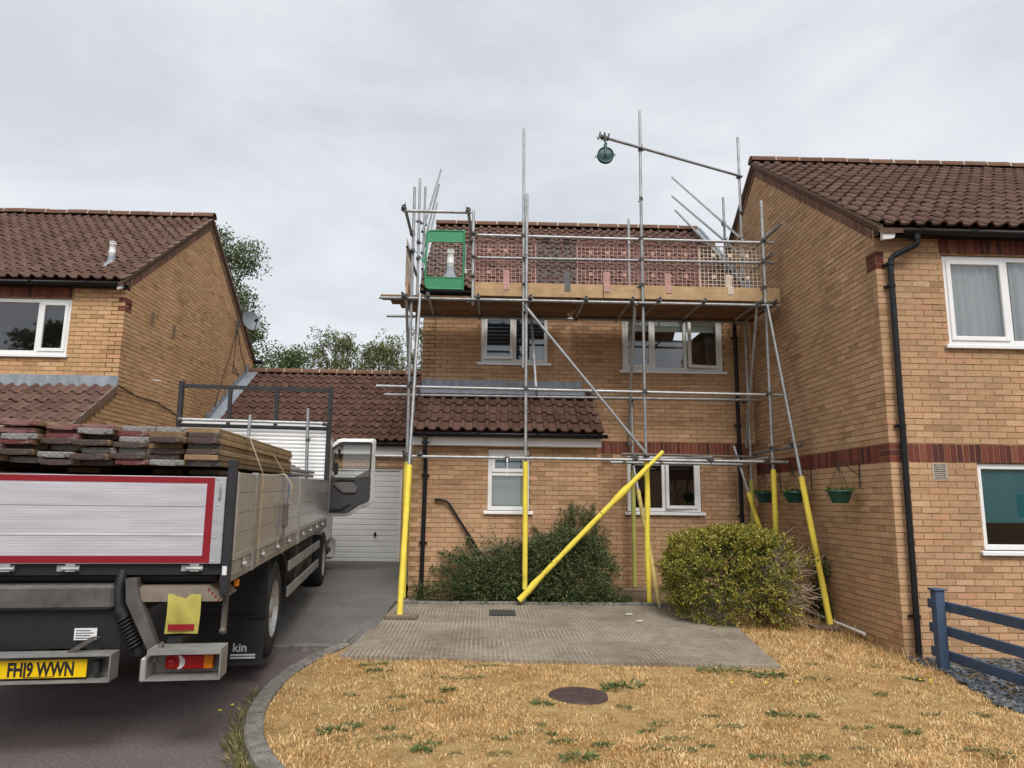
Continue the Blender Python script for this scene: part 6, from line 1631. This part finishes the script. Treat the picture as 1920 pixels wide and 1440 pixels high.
def join(parts):
    V, F, o = [], [], 0
    for v, f_ in parts: V.append(v); F.append(f_ + o); o += len(v)
    return np.concatenate(V), np.concatenate(F)

def twig_set(paths, r0_, r1_, seg=4):
    mb = MB()
    for p in paths:
        k = len(p); mb.path(p, [r0_ + (r1_ - r0_) * i / (k - 1) for i in range(k)], seg, False)
    return mb

def basket(y, label, dead=False):
    t = thing('hanging_basket', label, 'hanging basket', (4.52, y, 1.63), 'hanging baskets on the side wall')
    c = (4.50, y, 1.63)
    MB().lathe([(0, 0), (.09, 0), (.10, .01), (.145, .135), (.16, .14), (.16, .165), (.148, .165), (.14, .15), (.0, .145)], c, 'z', 24).build('pot', MAT['pot_green'], t)
    hk = MB().path([(4.765, y - .02, 1.86), (4.765, y - .02, 2.14), (4.62, y - .01, 2.15), (4.50, y, 2.15), (4.46, y, 2.16), (4.44, y, 2.19)], .007, 6); hk.path([(4.765, y - .02, 1.98), (4.56, y, 2.145)], .006, 6); hk.tube((4.765, y - .02, 1.83), (4.765, y - .02, 2.16), .008, 6)
    hk.build('wall_bracket', MAT['wire'], t)
    ch_ = MB()
    for q in (.3, 2.4, 4.5): ch_.path([(4.50, y, 2.13), (4.50 + .15 * math.cos(q), y + .15 * math.sin(q), 1.79)], .0035, 5)
    ch_.path([(4.50, y, 2.15), (4.495, y, 2.08), (4.51, y, 2.03)], .012, 6); ch_.build('hanger', MAT['wire'], t)
    n = 130; a = RNG.uniform(0, 6.28, n); rr = np.sqrt(RNG.random(n)) * .15
    C = np.stack([4.50 + rr * np.cos(a), y + rr * np.sin(a), np.full(n, 1.78)], -1); D = np.stack([np.cos(a) * .6, np.sin(a) * .6, RNG.uniform(.1, 1.3, n)], -1)
    V, F = leaves(C, D, .06, .4); o = link('plant', fast_mesh('plant', V, F, MAT['leaf_goldgreen']), t)
basket(9.09, 'green hanging basket nearest the corner downpipe'); basket(10.48, 'green hanging basket between the two padded poles, middle of three'); basket(11.62, 'green hanging basket nearest the inner corner of the houses')

# ================================================================== bushes
def blob_points(n, c, r_, power=3.0, shell=.35, rough=.12, seed=0):
    """points near the surface of a lumpy rounded box"""
    rg = np.random.default_rng(seed)
    d = rg.normal(size=(n, 3)); d /= np.linalg.norm(d, axis=1, keepdims=True)
    d[:, 2] = np.where(d[:, 2] < -.75, -d[:, 2], d[:, 2])
    k = (np.abs(d[:, 0]) ** power + np.abs(d[:, 1]) ** power + np.abs(d[:, 2]) ** power) ** (-1 / power)
    lump = 1 + rough * (np.sin(d[:, 0] * 6 + seed) * np.sin(d[:, 1] * 5 + 1.3 * seed) + .6 * np.sin(d[:, 2] * 9 + d[:, 0] * 7) + .5 * np.sin(d[:, 0] * 17 + d[:, 2] * 13 + d[:, 1] * 11))
    s_ = 1 - shell * rg.random(n) ** 1.6
    P = d * (k * lump * s_)[:, None] * np.array(r_) + np.array(c)
    return P, d

def sprays(P, d, per, length, leaf, asp, up=.25, rg=None, spread=.5):
    """small leafy shoots: leaves set along a short stem"""
    rg = rg or RNG
    n = len(P); dirn = d + rg.normal(0, spread, (n, 3)); dirn[:, 2] += up; dirn /= np.linalg.norm(dirn, axis=1, keepdims=True)
    t = np.tile(np.linspace(0, 1, per), n); B = np.repeat(P, per, 0); Dn = np.repeat(dirn, per, 0)
    C = B + Dn * (t[:, None] * length); rnd = rg.normal(size=(n * per, 3)); D = Dn * .5 + rnd * .55
    return leaves(C, D, leaf, asp)

gb_c = (3.42, 9.98, .60)
bush = thing('golden_bush', 'rounded golden yellow bush with dry twigs on its right side', 'bush', (3.4, 9.95, .03))
def clumps(c, r_, n, per, spread, leaf, asp, seed, shell=.18, rough=.10, power=3.0, keepf=None, length=.095):
    """leafy shoots gathered in clumps over a rounded body, with gaps between them"""
    rg = np.random.default_rng(seed)
    P, d = blob_points(n, c, r_, power, shell, rough, seed)
    if keepf is not None: k_ = keepf(P, rg); P, d = P[k_], d[k_]
    parts = []
    m = len(P)
    size = rg.uniform(.6, 1.25, m)
    B = np.repeat(P, per, 0) + rg.normal(0, 1, (m * per, 3)) * spread * np.repeat(size, per)[:, None]
    dd = np.repeat(d, per, 0)
    B[:, 0] = np.minimum(B[:, 0], 4.28)
    return sprays(B, dd, 7, length, leaf, asp, .35, rg, .38)
V, F = clumps(gb_c, (.90, .78, .60), 900, 8, .026, .034, .5, 3, .10, .045, keepf=lambda P, rg: ~((P[:, 0] > 3.95) & (rg.random(len(P)) < .93) & (P[:, 2] > .2)) & ~((P[:, 2] < .35) & (rg.random(len(P)) < .5)))
link('foliage', fast_mesh('foliage', V, F, MAT['leaf_gold']), bush)
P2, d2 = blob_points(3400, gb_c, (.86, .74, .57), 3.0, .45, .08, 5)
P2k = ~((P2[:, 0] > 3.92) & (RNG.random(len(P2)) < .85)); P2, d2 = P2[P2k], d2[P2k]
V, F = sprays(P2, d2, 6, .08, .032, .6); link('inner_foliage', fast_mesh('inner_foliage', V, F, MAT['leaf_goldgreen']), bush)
tw = []
rg = np.random.default_rng(4)
for k in range(420):
    if k < 350:
        a = np.array([3.75 + rg.uniform(-.1, .2), 9.85 + rg.uniform(-.4, .4), rg.uniform(.15, .9)]); dr_ = np.array([rg.uniform(.25, 1), rg.uniform(-.7, .4), rg.uniform(-.35, .45)])
    else:
        a = np.array([3.4 + rg.uniform(-.6, .6), 9.95 + rg.uniform(-.5, .5), .1]); dr_ = np.array([rg.uniform(-.6, .6), rg.uniform(-.6, .6), 1])
    dr_ /= np.linalg.norm(dr_); L = rg.uniform(.25, .62); p = [a]
    for i in range(4): dr_ = dr_ + rg.normal(0, .28, 3); dr_ /= np.linalg.norm(dr_); p.append(p[-1] + dr_ * L / 4)
    p = [np.array([min(q[0], 4.36), q[1], max(q[2], .05)]) for q in p]; tw.append(p)
twig_set(tw, .0068, .003).build('dry_twigs', MAT['twig'], bush)

shrub = thing('dark_shrub', 'dark green spreading shrub against the porch wall', 'shrub', (.6, 11.2, .05))
parts = []
for (c, r_, n, sd) in [((1.22, 11.18, .55), (.66, .28, .60), 2300, 1), ((.62, 11.20, .48), (.60, .26, .50), 1700, 2), ((.02, 11.22, .34), (.55, .22, .40), 1400, 6), ((1.55, 11.3, .5), (.42, .42, .55), 1400, 8), ((1.42, 11.34, 1.08), (.40, .09, .42), 460, 9), ((-.42, 11.3, .5), (.35, .1, .3), 260, 10)]:
    P, d = blob_points(n, c, r_, 2.3, .45, .16, sd); keep = ((P[:, 1] < 11.43) | (P[:, 0] > 1.76)) & ~((np.abs(P[:, 0] - .56) < .14) & (P[:, 1] < 11.16)); P, d = P[keep], d[keep]
    parts.append(sprays(P, d, 6, .09, .030, .6, .15))
sp_ = []
for k in range(130):           # long arching shoots
    a = np.array([rg.uniform(-.2, 1.7), rg.uniform(11.15, 11.38), rg.uniform(.45, .95)]); dr_ = np.array([rg.normal(-.25, .8), rg.normal(-.05, .15), rg.uniform(.15, 1)]); dr_ /= np.linalg.norm(dr_); L = rg.uniform(.2, .55) ; p = [a]
    for i in range(6): dr_ = dr_ + np.array([0, 0, -.10]) + rg.normal(0, .12, 3); dr_ /= np.linalg.norm(dr_); p.append(p[-1] + dr_ * L / 6)
    p = [np.array([q[0], min(q[1], 11.42), q[2]]) for q in p]; sp_.append(p)
    Pp = np.concatenate([np.linspace(p[i], p[i + 1], 6) for i in range(6)]); parts.append(leaves(Pp, rg.normal(size=(len(Pp), 3)), .030, .6))
for (x0_, z0_, x1_, z1_) in ((1.30, 1.0, 1.33, 1.60), (1.62, .9, 1.70, 1.62), (.9, .95, .72, 1.22), (-.35, .7, -.75, .80), (-.3, .5, -.9, .56), (-.2, .75, -.3, 1.05)):
    pp = [np.array([x0_ + (x1_ - x0_) * t + .04 * math.sin(t * 6), 11.38, z0_ + (z1_ - z0_) * t]) for t in np.linspace(0, 1, 9)]; sp_.append(pp)
    Pp = np.concatenate([np.linspace(pp[i], pp[i + 1], 9) for i in range(8)]); Pp = np.repeat(Pp, 3, 0) + rg.normal(0, .02, (len(Pp) * 3, 3)); Pp[:, 1] = np.minimum(Pp[:, 1], 11.42); parts.append(leaves(Pp, rg.normal(size=(len(Pp), 3)), .034, .6))
V, F = join(parts); link('foliage', fast_mesh('foliage', V, F, MAT['leaf_dark']), shrub)
twig_set(sp_, .004, .0015).build('shoots', MAT['twig'], shrub)
cov = []
n = 2600; x = RNG.uniform(-1.15, 2.2, n); y = np.where(np.abs(x - .56) < .15, 11.2, 0) + np.where(np.abs(x - .56) < .15, RNG.uniform(0, .2, n), RNG.uniform(10.99, 11.40, n)); hgt = .28 * np.exp(-((x + .1) / 1.1) ** 2) + .10
hgt = np.where(x > 1.8, .07, hgt)
P = np.stack([x, y, .08 + RNG.random(n) * hgt], -1); d = RNG.normal(size=(n, 3)) * .5 + np.array([0, -.5, .5])
V, F = sprays(P, d, 6, .10, .026, .5, .2); o = link('ground_cover_plants', fast_mesh('ground_cover_plants', V, F, MAT['leaf_low'])); tag(o, 'low green ground cover spilling along the bed edging', 'ground cover', kind='stuff')
# creeper at the right wall
n = 170; P = np.stack([RNG.uniform(4.71, 4.755, n), RNG.uniform(10.0, 10.5, n), .05 + RNG.random(n) ** 1.6 * .85], -1); V, F = sprays(P, RNG.normal(size=(n, 3)) * .5 + np.array([-.6, 0, 0]), 5, .08, .05, .7)
ok = V[:, 0] < 4.762; V[:, 0] = np.minimum(V[:, 0], 4.76); cr_ = thing('wall_creeper', 'dark creeper at the foot of the right wall behind the raking pole', 'creeper', (4.72, 10.2, .03)); link('foliage', fast_mesh('foliage', V, F, MAT['leaf_dark']), cr_)

# ================================================================== trees behind
def tree(x, y, h, r_, label, mat, n, leaf, seed, droop=0.0, base=1.2, kindname='broadleaf_tree', crown_low=.35, blobs=26):
    rg = np.random.default_rng(seed)
    t = thing(kindname, label, 'tree', (x, y, 0), 'trees behind the houses')
    tips, limbs = [], []
    top = np.array([x, y, h * .82])
    trunk = [np.array([x + .15 * math.sin(k), y, h * .82 * k / 6]) for k in range(7)]
    MB().path(trunk, [.20 * (h / 10) * (1 - .13 * k) for k in range(7)], 10).build('trunk', MAT['bark'], t)
    for k in range(blobs):
        zz = rg.uniform(crown_low, 1.0); rad = r_ * math.sqrt(max(.05, 1 - ((zz - .62) / .48) ** 2)) * rg.uniform(.35, 1.0); a = rg.uniform(0, 6.28)
        c = np.array([x + rad * math.cos(a), y + rad * math.sin(a), h * zz]); s0 = trunk[min(6, int(zz * 5.2))]
        mid = (s0 + c) / 2 + np.array([0, 0, .25]); limbs.append([s0, mid, c]); tips.append(c)
    twig_set(limbs, .05 * h / 10, .012, 5).build('limbs', MAT['bark'], t)
    parts = []
    per = n // blobs
    for c in tips:
        br = r_ * rg.uniform(.20, .36)
        if droop:
            m_ = max(5, per // 28)
            for j in range(m_):
                a = rg.uniform(0, 6.28); st_ = c + np.array([rg.normal(0, br * .6), rg.normal(0, br * .6), rg.normal(0, br * .3)]); q = np.linspace(0, 1, 28)[:, None]; L = rg.uniform(.5, 1.3) * droop
                cur = st_ + np.array([math.cos(a), math.sin(a), 0]) * (q * L * .45) + np.array([0, 0, 1]) * (.25 * q - 1.0 * q * q) * L
                cur = cur + rg.normal(0, .05, cur.shape); parts.append(leaves(cur, rg.normal(size=(28, 3)) + np.array([0, 0, -1.2]), leaf, .5))
        else:
            P = c + np.clip(rg.normal(size=(per, 3)), -1.5, 1.5) * br * np.array([1, 1, .75]) * .6; parts.append(leaves(P, rg.normal(size=(per, 3)) + np.array([0, 0, -.3]), leaf, .5))
    V, F = join(parts); link('crown', fast_mesh('crown', V, F, mat), t)
tree(-12.3, 30, 12.7, 2.45, 'tall dark tree rising behind the gable of the left house', MAT['leaf_tree'], 30000, .13, 21, crown_low=.42, blobs=60)
tree(-8.3, 25.5, 7.6, 1.7, 'mid green tree beside the satellite dish', MAT['leaf_tree'], 16000, .11, 22, blobs=40)
tree(-6.0, 28, 7.9, 1.45, 'drooping pale green birch behind the middle of the garage roof', MAT['leaf_willow'], 15000, .10, 23, droop=1.0, blobs=30, kindname='birch_tree')
tree(-4.2, 29, 8.35, 1.5, 'drooping birch behind the garage roof, between two others', MAT['leaf_willow'], 15000, .10, 24, droop=1.1, blobs=30, kindname='birch_tree')
tree(-2.6, 28, 8.75, 1.4, 'drooping birch glimpsed behind the scaffold poles', MAT['leaf_willow'], 16000, .10, 25, droop=1.2, blobs=32, kindname='birch_tree')
tree(-7.6, 31, 6.6, 1.0, 'small thin tree top peeping over the garage ridge', MAT['leaf_willow'], 5000, .10, 26, blobs=14)

tree(-14.3, .5, 7.1, 1.5, 'tree across the road, seen reflected in the window of the left house', MAT['leaf_tree'], 9000, .16, 27, blobs=30)
# ================================================================== grass, weeds
MAT['straw'] = leaf_mat('straw_blades', [(0, (.34, .195, .07)), (.25, (.58, .355, .14)), (.6, (.76, .53, .255)), (.93, (.88, .70, .43)), (.96, (.12, .13, .04)), (1, (.17, .17, .06))], .9, .2, True)
MAT['weed'] = leaf_mat('weed_leaf', [(0, (.055, .085, .028)), (.5, (.105, .155, .050)), (1, (.20, .25, .09))], .7, .2)
def in_slab(x, y):
    yf = 7.64 + (7.26 - 7.64) * (x + 1.5) / 4.4
    return (y > yf - .0) & (x > -1.6) & (x < np.interp(y, [7.26, 9.1, 10.96], [2.90, 3.16, 3.38])) & (y < 11)
def vnoise(x, y, scale, seed):
    rg = np.random.default_rng(seed); G = rg.random((64, 64)); u, v = (x * scale) % 63, (y * scale) % 63
    i, j = np.floor(u).astype(int), np.floor(v).astype(int); a, b_ = u - i, v - j; a, b_ = a * a * (3 - 2 * a), b_ * b_ * (3 - 2 * b_)
    return (G[i, j] * (1 - a) + G[i + 1, j] * a) * (1 - b_) + (G[i, j + 1] * (1 - a) + G[i + 1, j + 1] * a) * b_
def blades(n, seed, name, label, mat, lmin, lmax, region):
    rg = np.random.default_rng(seed)
    x, y = region(rg, n); n = len(x)
    ok = (x > kerb_x(np.clip(y, 3.5, 8.3)) + .07) & ~in_slab(x, y) & (x < 4.72) & (y < 10.9) & (np.hypot(x - .77, y - 6.26) > .27)
    patch = .55 * vnoise(x + 9, y + 9, 2.3, 1) + .45 * vnoise(x + 9, y + 9, 7.0, 2)
    ok &= rg.random(n) < np.clip(.25 + 2.2 * (patch - .25), .12, 1)
    x, y, patch = x[ok], y[ok], patch[ok]; n = len(x)
    z = g_lawn(x, y) + .012 * np.sin(x * 5.1 + y * 3) * np.sin(y * 4.3) - .004
    a = rg.uniform(0, 6.28, n); lean = rg.uniform(.35, 1.5, n); L = rg.uniform(lmin, lmax, n) * (.55 + .9 * patch); w = rg.uniform(.0014, .0040, n)
    D = np.stack([np.cos(a) * np.sin(lean), np.sin(a) * np.sin(lean), np.cos(lean)], -1); S = np.stack([-np.sin(a), np.cos(a), np.zeros(n)], -1) * w[:, None]
    B = np.stack([x, y, z], -1); mid = B + D * (L * .55)[:, None]; tip = B + D * L[:, None] - np.array([0, 0, 1]) * (L * .25)[:, None] * np.sin(lean)[:, None]
    tip[:, 2] = np.maximum(tip[:, 2], z + .004)
    V = np.stack([B - S, B + S, mid + S * .8, tip, mid - S * .8], 1).reshape(-1, 3); i = np.arange(n)[:, None] * 5
    F3 = np.concatenate([i + np.array([0, 1, 2]), i + np.array([0, 2, 4]), i + np.array([4, 2, 3])])
    o = link(name, fast_mesh(name, V, F3, mat)); return tag(o, label, 'grass', kind='stuff')
def reg_main(rg, n):
    y = 4.2 + 4.0 * rg.random(n) ** 1.5; x = rg.uniform(-1.9, 4.75, n); return x, y
blades(190000, 31, 'dry_grass', 'dry straw coloured grass of the lawn', MAT['straw'], .018, .05, reg_main)
def reg_green(rg, n):
    y = 4.2 + 4.0 * rg.random(n) ** 1.3; x = rg.uniform(-1.8, 4.72, n); q = .6 * vnoise(x + 5, y + 3, 2.9, 8) + .4 * vnoise(x + 5, y + 3, 11, 9); k_ = (q > .66) | ((x > 1.9) & (x < 3.1) & (y > 6.55) & (y < 7.3) & (rg.random(n) < .35)); return x[k_], y[k_]
blades(60000, 36, 'green_grass', 'thin green grass coming up through the dry lawn', MAT['weed'], .012, .035, reg_green)
def reg_side(rg, n): return rg.uniform(3.0, 4.75, n), rg.uniform(7.2, 10.4, n)
blades(26000, 32, 'dry_grass_strip', 'dry grass strip between the concrete and the right house', MAT['straw'], .03, .09, reg_side)
def reg_wall(rg, n): return 4.70 - rg.random(n) ** 2 * .3, rg.uniform(7.6, 10.2, n)
blades(320, 33, 'tall_dry_stems', 'tall dry grass stems along the foot of the right wall', MAT['straw'], .12, .32, reg_wall)
def kerb_weeds():
    rg = np.random.default_rng(35); n = 1500
    y = np.where(rg.random(n) < .6, rg.uniform(4.3, 5.4, n), rg.uniform(4.6, 6.6, n)); x = kerb_x(y) - .08 - np.abs(rg.normal(0, .045, n)); z = np.full(n, -.055)
    D = rg.normal(size=(n, 3)) * .5 + np.array([-.2, -.1, .9]); V, F = leaves(np.stack([x, y, z], -1), D, .06, .09, .7)
    o = link('kerb_weeds', fast_mesh('kerb_weeds', V, F, leaf_mat('kerb_weed_leaf', [(0, (.09, .10, .035)), (.5, (.19, .18, .07)), (1, (.42, .33, .17))], .8))); tag(o, 'wispy green weeds along the outside of the curved kerb', 'weeds', kind='stuff')
kerb_weeds()
WEEDS = [(-1.10,7.34),(-1.08,7.10),(-0.96,7.10),(-0.53,6.88),(-0.35,6.83),(-0.12,6.85),(-0.16,7.27),(0.02,7.34),(-0.33,6.42),(-1.11,6.24),(-0.73,6.17),(-0.40,6.05),(-0.67,5.82),(0.45,6.00),(-1.02,5.34),(-0.94,5.47),(-0.68,5.37),(-0.62,5.17),(-0.41,4.92),(-0.37,5.03),(0.37,5.44),(0.10,5.17),(0.28,5.29),(0.46,5.26),(0.52,5.10),(0.79,5.04),(0.59,4.80),(0.09,4.86),(-0.18,4.85),(1.20,6.54),(1.09,5.92),(1.14,5.33),(1.27,5.49),(0.78,5.05),(1.08,4.98),(1.28,4.93),(1.48,5.02),(1.32,5.17),(1.72,5.70),(1.77,5.43),(2.35,5.69),(2.11,4.81),(1.87,4.83),(1.74,4.82),(3.08,6.86),(2.83,6.14),(3.29,7.47),(4.02,7.66),(4.17,7.19),(3.40,6.36),(3.48,5.79),(3.98,5.95),(3.35,4.86),(3.24,4.96),(3.04,5.30),(2.54,4.96),(3.00,5.43),(2.29,7.15),(2.67,6.99),(1.94,4.69),(2.70,5.40)]
wm = []
for k in range(5):
    rg = np.random.default_rng(50 + k); n = 120
    a = rg.uniform(0, 6.28, n); rr = np.sqrt(rg.random(n)) * .10 * (1, .7, 1.2, .55, .9)[k]; C = np.stack([rr * np.cos(a), rr * np.sin(a) * .7, rg.uniform(0, .012, n)], -1)
    D = np.stack([np.cos(a), np.sin(a), rg.uniform(.1, .8, n)], -1) + rg.normal(0, .35, (n, 3)); V, F = leaves(C, D, .034, .24, .6); wm.append(fast_mesh('weed_tuft', V, F, MAT['weed']))
BIG = {13: 1.25, 18: 1.1, 26: 1.2, 29: 1.6, 14: 1.3, 40: 1.2, 48: 1.6, 57: 1.6, 58: 1.6, 44: 1.2}
for k, (x, y) in enumerate(WEEDS):
    o = link('weed_tuft', wm[k % 5]); s_ = BIG.get(k, random.uniform(.55, .9)); o.location = (x, y, float(g_lawn(x, y)) + .004); o.rotation_euler = (0, 0, random.uniform(-.5, .5) + 3.14 * random.randint(0, 1)); o.scale = (s_ * random.uniform(.8, 1.5), s_ * random.uniform(.6, 1.1), s_ * random.uniform(.5, .9))
    tag(o, 'small green weed growing in the dry lawn', 'weed', 'green weeds dotted over the dry lawn')
MAT['petal'] = M('yellow_petal', (.75, .58, .03), .6, var=.1)
for k, (x, y) in enumerate(((4.23, 7.0), (4.10, 6.95), (4.16, 6.88), (-1.98, 5.95), (-2.02, 5.8), (2.45, 6.5), (2.75, 6.55), (2.15, 6.5))):
    t = thing('dandelion', 'tiny yellow flower ' + ('by the blue fence' if k < 3 else 'on the road beside the kerb' if k < 5 else 'in the grass in front of the concrete'), 'flower', (x, y, float(g_lawn(x, y))), 'small yellow flowers')
    z = float(g_lawn(x, y)) - (.05 if 3 <= k < 5 else 0); MB().tube((x, y, z), (x, y, z + .05), .002, 5).build('stalk', MAT['weed'], t); MB().lathe([(0, .0), (.014, .006), (.013, .012), (0, .014)], (x, y, z + .05), 'z', 9).build('petals', MAT['petal'], t)
# fallen leaf litter on the soil near the middle raker
n = 500; P = np.stack([RNG.uniform(1.8, 3.4, n), RNG.uniform(11.02, 11.9, n), np.full(n, .095)], -1); V, F = leaves(P, RNG.normal(size=(n, 3)) * np.array([1, 1, .15]), .045, .5)
o = link('leaf_litter', fast_mesh('leaf_litter', V, F, leaf_mat('dead_leaf', [(0, (.12, .07, .035)), (1, (.30, .20, .11))], .9, .1))); tag(o, 'dry leaf litter on the soil bed', 'leaf litter', kind='stuff')
for (x, y, a, label) in ((1.95, 10.1, .1, 'broken off white splinter on the concrete, the farther one'), (1.98, 9.55, .5, 'broken off white splinter on the concrete, the nearer one')):
    o = MB().bbox(-.05, .05, -.012, .012, 0, .012, .003).build('wood_chip', MAT['upvc_dirty']); o.location = (x, y, .085); o.rotation_euler = (0, 0, a); tag(o, label, 'wood chip')
